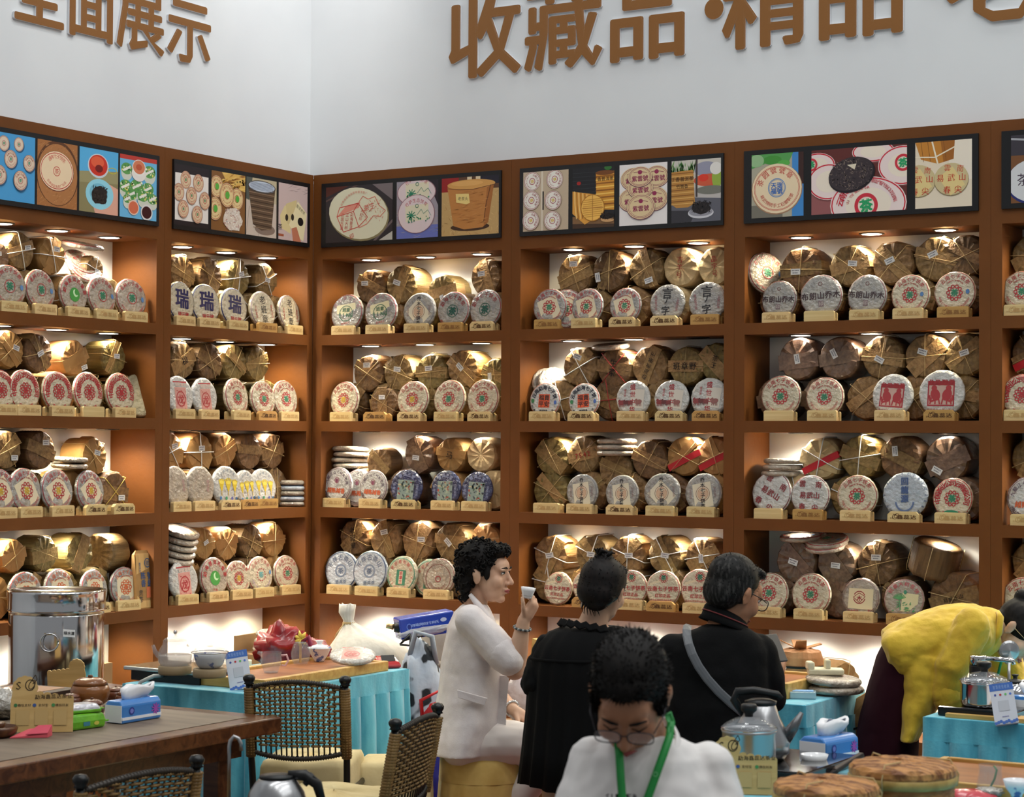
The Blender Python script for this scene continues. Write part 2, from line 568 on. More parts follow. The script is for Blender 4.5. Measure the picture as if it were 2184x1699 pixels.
def ph_small_tins(D, A):
    D.rect(0, 0, A, 1, (108, 182, 224)); D.rect(0, .93, A, 1, (190, 60, 50))
    D.scatter(1, 0, .9, A, 1, .1, .02, [(190, 60, 50)])
    for x, y, r in ((.18, .78, .13), (.8, .78, .14), (.15, .5, .14), (.45, .52, .15), (.75, .5, .14), (.3, .38, .13), (.62, .38, .13), (.88, .35, .12), (.2, .3, .1)):
        D.ell(A * x, y - .06, r, r, (210, 214, 200)); D.ell(A * x, y, r, r * .72, (96, 158, 84))
        D.scatter(22, A * x - r * .8, y - r * .5, A * x + r * .8, y + r * .5, .05, .035, [(236, 226, 120), (60, 130, 70), (240, 240, 210)])
        D.rect(A * x - r * .7, y - .02, A * x + r * .7, y + .02, (240, 236, 226), .4)
    D.ell(A * .5, .73, .17, .13, (236, 230, 224)); D.ell(A * .5, .82, .16, .13, (240, 236, 230)); D.ell(A * .5, .83, .14, .11, (216, 128, 92)); D.ell(A * .5, .83, .07, .05, (196, 90, 60))
    D.ell(A * .36, .17, .13, .12, (236, 200, 180)); D.ell(A * .36, .17, .11, .1, (214, 110, 76))
    D.ell(A * .72, .12, .14, .13, (226, 222, 220)); D.ell(A * .72, .12, .115, .1, (60, 14, 20))
def ph_seven(D, A):
    D.rect(0, 0, A, 1, (38, 30, 34)); D.rect(A * .02, .08, A * .98, .86, (238, 230, 222))
    for x, y in ((.32, .76), (.68, .74), (.12, .54), (.48, .51), (.86, .46), (.24, .27), (.64, .21)):
        cake2d(D, A * x, y, .135, .15, (222, 196, 160), (188, 60, 62), (60, 140, 90), txt=True)
def ph_open_box(D, A):
    D.rect(0, 0, A, 1, (132, 88, 46)); D.poly([(A * .3, 1), (A, 1), (A, .72), (A * .5, .78)], (222, 178, 92))
    D.scatter(26, A * .3, .75, A, 1, .3, .05, [(236, 196, 110), (190, 138, 62), (150, 100, 44)], 0, .6)
    for x, y, r in ((.15, .74, .17), (.75, .58, .17), (.45, .62, .19), (.1, .36, .18)):
        cake2d(D, A * x, y, r, r * 1.12, (230, 206, 150), (190, 80, 60), None)
        D.ell(A * x + .01, y, r * .3, r * .34, (96, 176, 70))
    D.ell(A * .62, .22, .26, .2, (222, 206, 190), 0, 20, .1)
    D.scatter(150, A * .3, .04, A * .94, .4, .08, .014, [(250, 244, 236), (180, 120, 110), (236, 226, 214)], inside=lambda x, y: (x - A * .62) ** 2 + (y - .22) ** 2 < .058)
def ph_bark_basket(D, A):
    D.rect(0, 0, A, 1, (206, 190, 176)); D.rect(0, .6, A, 1, (196, 182, 150)); D.poly([(0, 1), (A * .2, 1), (A * .1, .6), (0, .62)], (88, 92, 84))
    for x in (.1, .5): D.line(A * x, .5, A * (x - .1), 0, .012, (170, 150, 136))
    D.ell(A * .62, .13, .28, .1, (136, 116, 104))
    D.poly([(A * .05, .86), (A * .95, .84), (A * .84, .15), (A * .5, .1), (A * .22, .2)], (98, 76, 58))
    for k in range(14):
        y = .8 - k * .05
        D.line(A * (.07 + k * .012), y, A * (.93 - k * .008), y - .015, .012, (150, 124, 100) if k % 2 else (64, 48, 38))
    D.ell(A * .5, .86, A * .46, .11, (82, 74, 70)); D.ell(A * .5, .865, A * .43, .09, (196, 206, 222))
    for k in range(7): D.line(A * .12, .81 + k * .018, A * .88, .8 + k * .02, .007, (120, 130, 150))
def ph_paper_house(D, A):
    D.rect(0, 0, A, 1, (206, 182, 178)); D.scatter(10, A * .3, .88, A, 1, .2, .008, [(120, 104, 100)], 0, .5)
    D.poly([(A * .05, .42), (A * .22, .62), (A * .4, .52), (A * .42, .12), (A * .1, .2)], (222, 204, 150))
    D.poly([(A * .25, .64), (A * .62, .74), (A * .6, .2), (A * .3, .3)], (212, 192, 140))
    D.poly([(A * .36, .28), (A * .66, .72), (A * .98, .52), (A * .86, .02), (A * .6, .1)], (236, 222, 178))
    D.ell(A * .76, .36, A * .1, .075, (28, 20, 18)); D.ell(A * .28, .4, A * .05, .06, (36, 26, 20)); D.ell(A * .48, .42, A * .05, .06, (40, 28, 22))
    D.chars('普洱贡茶', A * .76, .58, .07, (90, 80, 60), -.5)
    D.poly([(A * .45, .22), (A * .62, .26), (A * .72, .1), (A * .78, 0), (A * .5, 0)], (196, 122, 92))
    D.chars('茶', A * .06, .22, .12, (40, 34, 40)); D.rect(A * 0.0, .06, A * .18, .1, (170, 90, 60))
def ph_big_cake(D, A):
    D.rect(0, 0, A, 1, (50, 44, 48)); D.poly([(0, 1), (A * .35, 1), (0, .82)], (84, 44, 36)); D.poly([(A * .7, 1), (A, 1), (A, .7)], (120, 108, 110)); D.poly([(A * .8, 0), (A, .15), (A, 0)], (190, 186, 176))
    D.line(0, .75, A * .5, 1.02, .03, (90, 70, 66)); D.line(A * .72, -.02, A * 1.02, .36, .04, (110, 96, 98))
    D.ell(A * .5, .48, A * .455, .47, (140, 128, 92), -.2); D.ell(A * .49, .5, A * .445, .455, (224, 220, 192), -.2)
    R_ = (206, 74, 66)
    D.poly([(A * .17, .46), (A * .5, .6), (A * .5, .6), (A * .52, .7), (A * .3, .64)], (226, 150, 130))
    D.path([(A * .17, .46), (A * .42, .54), (A * .5, .26), (A * .27, .18), (A * .17, .46), (A * .21, .62), (A * .49, .68), (A * .42, .54)], .014, R_)
    D.path([(A * .49, .68), (A * .63, .42), (A * .5, .26)], .014, R_)
    for k, s in enumerate(('三国古道', '正山大树', '勐海普洱')):
        D.chars(s, A * (.25 + .07 * k), .37, .075, R_, -.1, vertical=True)
    D.chars('大红印', A * .54, .47, .07, R_, -.3, vertical=True)
    D.path([(A * .5, .7), (A * .56, .8), (A * .64, .74), (A * .74, .78), (A * .8, .62), (A * .9, .52), (A * .82, .42), (A * .72, .44), (A * .62, .3), (A * .5, .24)], .012, (222, 120, 100))
    D.scatter(50, A * .56, .35, A * .86, .72, .07, .01, [(226, 140, 120)])
    D.chars('茶王', A * .66, .6, .12, (222, 110, 96), .2)
    D.arc('云南省勐海县陈年普洱茶厂', A * .49, .46, .42, .05, (226, 140, 120), pi / 2 + .3, 1.6)
    D.chars('印', A * .4, .1, .1, R_, .4)
def ph_palm_cake(D, A):
    D.rect(0, 0, A, 1, (158, 150, 160)); D.rect(0, 0, A, .22, (106, 116, 186)); D.poly([(A * .75, 1), (A, 1), (A, .55)], (40, 30, 40))
    D.scatter(50, 0, 0, A, .5, .2, .01, [(130, 136, 180), (176, 168, 160)], 0, .3)
    for y in (.8, .42):
        R_ = .5 * A if y > .5 else .52 * A * .92
        D.ell(A * .48, y, R_ * .94, .34 if y < .5 else .24, (150, 110, 120)); D.ell(A * .48, y, R_ * .9, .33 if y < .5 else .23, (224, 206, 208))
        D.rect(A * .22, y - .12, A * .78, y + .16, (226, 218, 190), .05)
        D.arc('巴萨生态饼茶', A * .48, y - .06, .3, .075, (186, 60, 72), pi / 2, 1.7)
        for k in range(9):
            a = k * .7
            D.line(A * .36, y - .02, A * .36 + .1 * cos(a), y - .02 + .08 * sin(a), .018, (44, 132, 100))
        D.line(A * .36, y - .02, A * .38, y - .15, .02, (44, 120, 96))
        D.path([(A * .5, y - .02), (A * .6, y + .08), (A * .66, y), (A * .76, y + .06), (A * .84, y - .04)], .008, (90, 150, 130))
        D.scatter(16, A * .25, y - .18, A * .8, y - .04, .05, .03, [(60, 150, 110), (40, 120, 90)])
        D.ring(A * .5, y + .14, .035, .035, .01, (40, 120, 90))
def ph_sack_basket(D, A):
    D.rect(0, 0, A, 1, (196, 160, 104)); D.rect(0, .78, A, 1, (92, 60, 40)); D.rect(0, .76, A * .3, 1, (150, 30, 30)); D.rect(A * .68, .86, A, 1, (32, 28, 44))
    for x in (.45, .6): D.rect(A * x, .88, A * (x + .08), 1, (226, 206, 170))
    D.scatter(160, 0, 0, A, .78, .09, .009, [(222, 190, 130), (166, 126, 74), (206, 172, 110)])
    D.ell(A * .5, .14, A * .34, .07, (70, 44, 28))
    D.poly([(A * .1, .84), (A * .92, .88), (A * .82, .2), (A * .72, .12), (A * .4, .1), (A * .21, .17)], (192, 128, 66))
    D.poly([(A * .8, .86), (A * .92, .88), (A * .82, .2), (A * .74, .14)], (168, 104, 50))
    D.ell(A * .52, .87, A * .42, .085, (214, 158, 86)); D.ell(A * .45, .89, A * .28, .045, (226, 172, 100))
    D.path([(A * .1, .82), (A * .3, .79), (A * .55, .78), (A * .92, .84)], .012, (120, 70, 34)); D.path([(A * .86, .84), (A * .78, .5), (A * .74, .2)], .012, (90, 52, 28))
    D.scatter(70, A * .22, .2, A * .78, .75, .16, .012, [(206, 144, 80), (176, 112, 54)], 0, .3)
    D.poly([(A * .25, .72), (A * .48, .71), (A * .5, .55), (A * .44, .53), (A * .26, .57)], (236, 208, 130)); D.chars('老茶头', A * .38, .63, .07, (70, 60, 40), -.05)
def ph_six(D, A):
    D.rect(0, 0, A, 1, (198, 178, 152)); D.rect(A * .4, 0, A * .44, 1, (222, 210, 190)); D.rect(A * .43, .35, A * .46, .66, (40, 34, 34))
    for x, y in ((.2, .84), (.7, .85), (.19, .52), (.67, .5), (.18, .18), (.66, .16)):
        cake2d(D, A * x, y, .165, .165, (240, 236, 226), (170, 70, 84), (222, 186, 60), rot=-1.3)
def ph_tubes(D, A):
    D.rect(0, 0, A, 1, (30, 30, 34))
    for k in range(9): D.line(0, .4 + k * .065, A, .4 + k * .065, .006, (54, 56, 62))
    D.ell(A * .15, .75, .04, .03, (170, 40, 36)); D.ell(A * .85, .98, .07, .04, (50, 110, 50))
    D.poly([(0, .2), (A, .14), (A, 0), (0, 0)], (132, 96, 62)); D.poly([(0, .08), (A, .05), (A, 0), (0, 0)], (70, 48, 34))
    D.poly([(A * .56, .9), (A, .92), (A, .28), (A * .58, .3)], (216, 150, 54)); D.ell(A * .78, .9, A * .23, .04, (120, 70, 30))
    for k in range(10): D.line(A * .56, .84 - k * .058, A, .85 - k * .058, .022, (250, 200, 96) if k % 2 else (150, 92, 30))
    D.chars('丁香普洱茶王', A * .79, .8, .075, (60, 34, 16), 0, .01)
    D.poly([(0, .62), (A * .55, .55), (A * .65, .2), (A * .3, .06), (0, .25)], (226, 160, 66))
    for k in range(7): D.path([(A * (.05 + k * .05), .62 - k * .01), (A * (.06 + k * .05), .4), (A * (.1 + k * .05), .16)], .014, (150, 94, 34) if k % 2 else (250, 214, 140))
    D.ell(A * .49, .33, A * .29, .225, (176, 116, 40)); D.ell(A * .49, .33, A * .27, .21, (244, 190, 92))
    for k in range(9): D.line(A * .26, .18 + k * .035, A * .72, .2 + k * .035, .012, (210, 150, 60))
    D.line(A * .49, .12, A * .49, .54, .01, (176, 116, 50)); D.line(A * .24, .33, A * .75, .33, .01, (176, 116, 50))
    D.ell(A * .86, .13, A * .17, .05, (206, 160, 110)); D.ell(A * .84, .18, A * .17, .05, (24, 18, 16)); D.scatter(40, A * .7, .13, A, .24, .07, .012, [(18, 14, 14), (56, 42, 34)])
def ph_purple(D, A):
    D.rect(0, 0, A, 1, (238, 232, 230))
    for x, y, rx, ry in ((.3, .76, .28, .19), (.78, .78, .26, .18), (.28, .42, .3, .2), (.74, .42, .28, .2), (.45, .6, .27, .17), (.44, .79, .26, .17), (.46, .3, .3, .21)):
        D.ell(A * x, y - .008, A * rx, ry, (120, 70, 90)); D.ell(A * x, y, A * rx * .98, ry * .97, (226, 202, 158))
        D.ring(A * x, y, A * rx * .9, ry * .9, .008, (150, 60, 90)); D.ring(A * x, y, A * rx * .8, ry * .8, .005, (150, 60, 90))
        D.chars('紫雲號', A * x, y - .03, .1, (146, 30, 82), .02, .02)
        D.ell(A * x, y + ry * .42, .04, .035, (150, 40, 84)); D.path([(A * x - .12, y + ry * .4), (A * x, y + ry * .5), (A * x + .13, y + ry * .35)], .008, (150, 60, 90))
def ph_bamboo_jar(D, A):
    D.rect(0, 0, A, 1, (190, 184, 180)); D.rect(0, .55, A, 1, (206, 200, 190))
    for x, y, rx, ry, c in ((.7, .84, .24, .12, (150, 150, 170)), (.75, .66, .3, .1, (206, 90, 60)), (.92, .7, .1, .2, (150, 176, 70)), (.65, .7, .1, .06, (220, 60, 40)), (.8, .5, .3, .07, (120, 120, 110)), (.9, .84, .12, .1, (230, 226, 220))):
        D.ell(A * x, y, A * rx, ry, c)
    D.rect(A * .49, .4, A * .53, 1, (70, 60, 60)); D.poly([(0, .42), (A, .36), (A, 0), (0, 0)], (96, 96, 106)); D.poly([(0, .2), (A * .5, .18), (A * .4, 0), (0, 0)], (56, 54, 60))
    D.scatter(50, 0, .8, A * .48, .94, .16, .02, [(70, 130, 54), (40, 96, 40), (110, 160, 80)], 1.1, 2.0)
    D.poly([(0, .82), (A * .44, .84), (A * .48, .3), (A * .34, .24), (A * .1, .24), (0, .3)], (190, 136, 66))
    for k in range(12): D.line(0, .79 - k * .045, A * .46, .8 - k * .045, .016, (220, 170, 96) if k % 2 else (146, 96, 42))
    D.chars('丁香普洱茶', A * .22, .7, .08, (60, 40, 20)); D.chars('竹筒香', A * .22, .58, .07, (60, 40, 20))
    D.ell(A * .6, .14, A * .26, .09, (206, 206, 212)); D.ell(A * .6, .155, A * .24, .07, (150, 150, 160)); D.ell(A * .6, .22, A * .2, .1, (30, 24, 26), 0, 20, .15)
    D.scatter(60, A * .42, .14, A * .8, .33, .08, .012, [(20, 16, 18), (60, 50, 50)])
def ph_blue_seal(D, A):
    D.rect(0, 0, A, 1, (176, 170, 150)); D.rect(A * .78, 0, A, 1, (66, 138, 206)); D.rect(A * .9, .5, A, 1, (60, 34, 30)); D.rect(0, 0, A * .6, .2, (120, 116, 104))
    D.poly([(0, 1), (A * .8, 1), (A * .7, .82), (A * .3, .86), (0, .78)], (86, 160, 84)); D.ell(A * .4, .9, A * .18, .07, (70, 150, 60)); D.ell(A * .62, .84, A * .12, .05, (90, 176, 76)); D.ell(A * .1, .9, A * .14, .1, (150, 190, 140))
    D.ell(A * .49, .44, A * .49, .4, (170, 130, 100)); D.ell(A * .49, .45, A * .475, .39, (238, 216, 180))
    D.ring(A * .49, .45, A * .44, .35, .008, (196, 60, 56)); D.ring(A * .49, .45, A * .42, .335, .006, (196, 60, 56))
    D.arc('茶圆號號章', A * .49, .44, .3, .11, (196, 46, 44), pi / 2 + .2, 2.5, bold=.01); D.arc('易武傅統手工石磨製茶', A * .49, .46, .28, .07, (196, 46, 44), -pi / 2, 2.4, True)
    D.ring(A * .49, .46, .15, .15, .012, (90, 140, 196)); D.ring(A * .49, .46, .13, .13, .006, (90, 140, 196)); D.chars('天瑞', A * .49, .5, .1, (50, 110, 190), 0, .02); D.chars('福號', A * .49, .41, .1, (50, 110, 190), 0, .02)
def ph_dark_cake(D, A):
    D.rect(0, 0, A, 1, (98, 44, 40)); D.rect(0, 0, A * .5, .35, (150, 90, 90))
    for x, y, r, ry in ((.06, .76, .3, .2), (.65, .92, .34, .16), (.96, .68, .4, .3), (.18, .5, .34, .28), (.6, .12, .62, .42)):
        D.ell(A * x, y - .02, r, ry, (120, 70, 70)); D.ell(A * x, y, r, ry, (238, 218, 214)); D.ring(A * x, y, r * .97, ry * .97, .02, (206, 40, 60)); D.ell(A * x, y, r * .6, ry * .6, (240, 226, 208))
    for x, y, s in ((.96, .72, .13), (.58, .1, .19), (0.0, .78, .1)):
        D.ring(A * x, y, s, s, s * .3, (206, 50, 66)); D.chars('茶', A * x, y, s * 1.1, (40, 160, 100), .15, .05)
    D.arc('云南七子饼茶', A * .6, .02, .48, .13, (206, 40, 60), pi / 2 + .75, 1.2, bold=.02); D.arc('中国土产畜产进出口公司云南省', A * .6, .02, .46, .07, (216, 90, 100), pi / 2 - .7, 1.2)
    D.arc('CHI TSE BEENG CHA', A * .6, .02, .36, .06, (216, 90, 100), pi / 2 + .6, 1.3)
    D.ell(A * .43, .58, .385, .265, (30, 24, 30), .25); D.ell(A * .42, .6, .37, .25, (58, 48, 52), .25)
    D.scatter(420, A * .16, .36, A * .69, .86, .06, .012, [(96, 82, 80), (40, 32, 38), (140, 122, 110), (72, 60, 62)], inside=lambda x, y: ((x - A * .42) / .35) ** 2 + ((y - .6) / .24) ** 2 < 1)
    D.poly([(A * .38, .74), (A * .48, .75), (A * .46, .66)], (226, 214, 190))
def ph_spring_tip(D, A):
    D.rect(0, 0, A, 1, (232, 216, 192)); D.rect(A * .6, .4, A, 1, (238, 226, 208))
    D.poly([(0, 1), (A * .7, 1), (A * .68, .72), (A * .4, .66), (A * .1, .74)], (196, 130, 50)); D.poly([(A * .45, 1), (A * .7, 1), (A * .68, .72), (A * .5, .68)], (160, 98, 36))
    for x in (.1, .22, .5): D.line(A * x, 1, A * (x + .05), .7, .008, (130, 80, 30))
    D.path([(0, .78), (A * .35, .76), (A * .7, .9)], .02, (240, 226, 200)); D.path([(A * .3, 1), (A * .4, .66)], .025, (240, 226, 200))
    for x, y in ((.06, .42), (.64, .42)):
        D.ell(A * x, y - .01, .27, .245, (140, 122, 90)); D.ell(A * x, y, .265, .24, (206, 188, 142)); D.rect(A * x - .13, y - .2, A * x + .14, y + .14, (228, 204, 140), .6)
        D.chars('雲南', A * x + .04, y + .16, .11, (196, 60, 40), -.1, 0, .2); D.chars('易武山', A * x, y + .02, .12, (196, 60, 40), 0, .01, .17); D.chars('春尖', A * x + .02, y - .16, .12, (196, 60, 40), 0, .01, .17)
def ph_edge(D, A):
    D.rect(0, 0, A, 1, (120, 78, 46)); D.rect(0, .7, A, 1, (60, 56, 64)); D.ell(A * .5, .3, A * .6, .34, (40, 46, 110)); D.ell(A * .5, .32, A * .58, .32, (214, 214, 216)); D.chars('茶王', A * .4, .34, .2, (60, 40, 60))
    D.path([(0, .95), (A * .6, .9), (A * .4, .75)], .03, (170, 170, 176))

PHOTOS = {
    'LA': [(-22, 74, ph_blue_cakes), (79, 164.5, ph_wood_cake), (169, 251.6, ph_tea_cup), (255.5, 334, ph_small_tins)],
    'LB': [(372, 446, ph_seven), (451, 523, ph_open_box), (525.5, 590, ph_bark_basket), (594.5, 656, ph_paper_house)],
    'RA': [(695.3, 837.3, ph_big_cake), (846, 934.3, ph_palm_cake), (942, 1063.7, ph_sack_basket)],
    'RB': [(1115.8, 1212.2, ph_six), (1221.4, 1309.9, ph_tubes), (1321, 1423, ph_purple), (1432.2, 1537.3, ph_bamboo_jar)],
    'RC': [(1602.9, 1713.7, ph_blue_seal), (1730.6, 1934.3, ph_dark_cake), (1952, 2072.9, ph_spring_tip)],
    'RD': [(2156.3, 2260, ph_edge)]}
LBLAB = {'LA': 'black framed lightbox with four photos on blue, of cakes, cup and tins', 'LB': 'black framed lightbox with seven cakes, open box, bark basket and paper house',
         'RA': 'black framed lightbox with one big red-printed cake and a sacking basket', 'RB': 'black framed lightbox with six cakes, bamboo tubes and purple printed cakes',
         'RC': 'black framed lightbox with a dark unwrapped tea cake in the middle', 'RD': 'black framed lightbox cut off at the picture edge'}
ZL0, ZL1 = 2.713, 3.04
for bn, (wall, a, b, c, d) in BAYS.items():
    root = thing('lightbox_sign', LBLAB[bn], 'sign', W(wall, b, 0, ZL0), WR[wall], 'lightbox signs above the shelves')
    fr = MB()
    w_, h_ = c - b, ZL1 - ZL0
    fr.box(0, w_, -0.012, 0.0, 0, h_)
    fr.build('frame', mat('black_sign_frame', rgb(22, 22, 24), 0.35), root)
    for (p0, p1, fn) in PHOTOS[bn]:
        u0 = on_wall(wall, p0, 420, -0.013)[0] - b
        u1 = on_wall(wall, p1, 420, -0.013)[0] - b
        ph = h_ - 0.042
        A = (u1 - u0) / ph
        D = Draw(); fn(D, A); clip_draw(D, 0, 0, A, 1)
        me = D.mesh('photo', lambda x, y, l: (u0 + x * ph, -0.0125 - 0.00006 * l, 0.021 + y * ph), M_PHOTO)
        link('photo', me, root)

# ---- raised lettering on the white wall
M_BRONZE = mat('bronze_letter_face', rgb(140, 92, 42), 0.45, 0.1)
M_ACRYL = mat('white_letter_side', rgb(226, 226, 230), 0.4)
def wall_letter(ch, wall, u, z, em, label, bold=0.024):
    gv, gf = (glyph(ch, 0.0) if ch != '.' else ([], []))
    mb = MB()
    if ch == '.':
        poly = [(0.5 + 0.11 * cos(2 * pi * i / 24), 0.36 + 0.11 * sin(2 * pi * i / 24)) for i in range(24)]
        gv, gf = poly, [tuple(range(24))]
    edges = {}
    for q in gf:
        for i in range(len(q)):
            e = (q[i], q[(i + 1) % len(q)])
            edges[e] = edges.get(e, 0) + 1
    rim = [e for e in edges if (e[1], e[0]) not in edges]
    t = 0.012
    n = len(gv)
    for k in range(9 if ch != '.' else 1):              # the stroke is widened by shifted copies of the thin face
        dx, dy = (bold * cos(pi * k / 4), bold * .7 * sin(pi * k / 4)) if k < 8 and ch != '.' else (0, 0)
        front = [((x + dx) * em, -t - k * .00012, (y + dy) * em) for x, y in gv]
        back = [((x + dx) * em, 0, (y + dy) * em) for x, y in gv]
        mb.mi = 0; mb.add(front, gf)
        mb.mi = 1; mb.add(front + back, [(e[1], e[0], e[0] + n, e[1] + n) for e in rim])
    o = mb.build('wall_character', [M_BRONZE, M_ACRYL])
    o.location = W(wall, u, 0.0995, z)
    o.rotation_euler = (0, 0, WR[wall])
    tag(o, label, 'character', 'bronze characters on the white wall')
for ch, u, lab in (('收', 0.752, 'large bronze character, first in the row over the long shelves'), ('藏', 1.205, 'large bronze character with many strokes, second over the long shelves'),
                   ('品', 1.66, 'large bronze character of three boxes, between two others and a dot'), ('.', 2.01, 'round bronze dot after the first three-box character'),
                   ('精', 2.27, 'large bronze character between the two bronze dots'), ('品', 2.725, 'large bronze three-box character after the middle one, before the last dot'),
                   ('.', 3.075, 'round bronze dot before the last, cut-off character'), ('老', 3.33, 'large bronze character cut off at the picture corner')):
    wall_letter(ch, 'R', u, 3.265 + 0.08 * 0.445 + 0.265, 0.445, lab)
for ch, u, lab in (('示', -1.04, 'smaller bronze character nearest the wall corner'), ('展', -1.385, 'smaller bronze character second from the wall corner'),
                   ('面', -1.715, 'smaller bronze boxed character third from the wall corner'), ('全', -2.04, 'smaller bronze character cut at the top edge, after the dot'),
                   ('.', -2.30, 'smaller round bronze dot cut off at the picture edge')):
    wall_letter(ch, 'L', u, 3.27 + 0.028 + 0.265, 0.335, lab)

# ================================================================= tea cakes, their stands and the wrapped bundles
def cake_paper(name, c1, c2, gloss=0.9):
    return mat(name, rgb(*c1), 0.45, col2=rgb(*c2), scale=S(26), detail=4, bump=0.9, bscale=S(60), coat=gloss, coat_rough=0.06, vary=0.05)
P_CREAM = cake_paper('cream_wrapper', (208, 195, 168), (188, 174, 148))
P_GREY = cake_paper('grey_tissue_wrapper', (172, 166, 156), (140, 136, 132))
P_WHITE = cake_paper('white_wrapper', (202, 198, 192), (178, 174, 168))
P_BLUE = cake_paper('dark_blue_wrapper', (44, 50, 92), (30, 34, 66))
P_PALE = cake_paper('pale_blue_wrapper', (186, 190, 196), (166, 172, 180))
P_PINK = cake_paper('pinkish_wrapper', (176, 162, 144), (150, 136, 120))
P_KRAFT = cake_paper('yellowed_wrapper', (190, 176, 140), (168, 152, 116), 0.1)

RED, DRED, GRN, YEL, BLK, NAVY, ORG = (176, 44, 50), (150, 40, 46), (44, 128, 92), (206, 164, 44), (40, 36, 40), (48, 52, 96), (206, 92, 44)
TOPT, BOTT = '云南七子饼茶', '中国土产畜产进出口公司云南茶叶'
def pr_edge(D, col=DRED, r=0.96, w=0.025):
    D.ring(0, 0, r, r, w, col, 48)
def pr_chain(D, x, y, r, col):
    for i in range(10):
        a = 2 * pi * i / 10
        D.ring(x + r * cos(a), y + r * sin(a), r * .33, r * .33, r * .15, col, 8)
        D.L -= 1
    D.up()
def pr_cha(D, mid=GRN, ink=RED, inset=None, top=TOPT, blue=False):
    pr_edge(D)
    if inset is not None:
        D.rect(-.58, -.66, .58, .5, (224, 208, 176), inset)
    D.arc(top, 0, 0, .76, .24, ink, pi / 2, 2.1, bold=.012)
    D.arc('YUNNAN CHI TSE BEENG CHA', 0, 0, .56, .1, ink, pi / 2, 1.5)
    D.arc(BOTT, 0, 0, .74, .13, ink, -pi / 2, 2.5, True)
    pr_chain(D, 0, -.02, .3, ink)
    D.chars('茶', 0, -.02, .36, mid, 0, .03)
    if blue:
        D.ell(.62, .04, .09, .11, (80, 120, 170))
def pr_thin(D):
    pr_edge(D, DRED)
    D.arc('老树七子饼茶', 0, 0, .74, .24, RED, pi / 2, 2.2, bold=.01)
    D.arc(BOTT, 0, 0, .78, .12, RED, -pi / 2, 2.2, True)
    D.ring(0, 0, .3, .3, .03, RED); D.chars('茶', 0, 0, .4, GRN, 0, .03); D.ell(.66, -.05, .09, .13, (90, 130, 176))
def pr_bold(D, mid=RED, green=False):
    pr_edge(D, RED, .97, .03)
    D.arc('中国茶业公司云南省公司', 0, 0, .74, .33, RED, pi / 2, 3.9, bold=.03)
    D.arc('中茶牌圆茶', 0, 0, .78, .2, RED, -pi / 2, 1.2, True, bold=.02)
    pr_chain(D, 0, 0, .3, RED); D.chars('茶', 0, 0, .38, GRN if green else mid, 0, .04)
    if green:
        D.ell(0, -.66, .36, .1, GRN)
def pr_jing(D):
    pr_edge(D, DRED)
    D.rect(-.55, -.72, .62, .45, (222, 212, 170), .16)
    D.arc('老班章生态茶', 0, 0, .78, .22, (170, 120, 130), pi / 2, 2.6)
    D.ring(0, -.05, .42, .42, .04, (36, 96, 64)); D.chars('JING', 0, -.12, .28, (36, 96, 64), 0, .03, .34); D.chars('班章', 0, .14, .24, (36, 96, 64), 0, .02)
    D.chars('勐海茶王', .04, -.56, .13, RED, .1)
def pr_vert(D, rot=0.6):
    D.ring(0, 0, .95, .95, .05, (130, 126, 126), 40)
    D.rect(-.5, -.72, .5, .5, (220, 208, 182), rot)
    D.ring(0, -.04, .38, .38, .03, (150, 110, 90)); D.ring(0, -.04, .3, .3, .05, (196, 150, 120)); D.ell(-.14, -.06, .14, .18, (206, 170, 140)); D.ell(.14, -.06, .14, .18, (206, 170, 140))
    D.chars('乔木七子饼茶', 0, 0, .25, BLK, 0, .02, .26, vertical=True)
    D.chars('云南勐海', -.66, 0, .13, (150, 120, 120), 0, 0, vertical=True); D.chars('陈年普洱', .66, 0, .13, (150, 120, 120), 0, 0, vertical=True)
def pr_circle(D):
    pr_edge(D)
    D.arc('勐海七子饼茶', 0, 0, .72, .27, DRED, pi / 2 + .1, 2.6, bold=.015)
    D.ring(0, -.06, .34, .34, .035, (30, 90, 74)); D.chars('茶', 0, -.06, .46, (26, 86, 72), 0, .04); D.chars('勐', -.6, -.66, .2, RED)
def pr_gcal(D):
    D.chars('言', 0, .5, .62, BLK, 0, .02); D.chars('字', -.02, -.4, .5, BLK, .1, .02); D.path([(.05, .3), (-.02, .05), (-.1, -.02)], .05, BLK)
    D.chars('高级普洱茶', -.6, 0, .16, (160, 90, 96), .1, 0, vertical=True); D.chars('云南勐海', .62, -.1, .16, (160, 90, 96), -.1, 0, vertical=True)
def pr_mount(D):
    pr_edge(D, (120, 70, 74), .97, .03)
    D.chars('布朗山乔木', 0, .02, .36, (66, 44, 48), 0, .02, .37); D.ring(0, .56, .1, .1, .03, (120, 80, 80)); D.rect(-.12, -.5, .12, -.22, (120, 100, 104)); D.chars('印', 0, -.36, .22, (190, 180, 170))
def pr_rui(D):
    D.ring(0, 0, .97, .97, .04, NAVY, 40)
    D.chars('瑞', .02, .16, 1.0, (40, 36, 84), -.05, .03); D.chars('瑞元號', .06, -.62, .26, RED, 0, .02)
def pr_lao(D):
    pr_edge(D, (150, 120, 130))
    D.chars('老班章', 0, .02, .46, BLK, 0, .01, .5, vertical=True); D.chars('易武正山', .62, -.1, .17, RED, 0, 0, vertical=True); D.chars('古树普洱', -.62, -.1, .17, RED, 0, 0, vertical=True)
def pr_rect(D):
    D.rect(-.5, -.86, .5, .7, (186, 62, 66), .06); D.rect(-.42, -.76, .42, .4, (206, 150, 140), .06)
    D.ring(0, -.18, .34, .4, .06, (176, 56, 60)); D.chars('龙', 0, -.2, .5, (176, 56, 60), .06, .03); D.chars('宫廷普洱', 0, .54, .2, (226, 196, 180), .06, .02)
    D.scatter(26, -.38, -.7, .38, .3, .16, .03, [(176, 60, 62)])
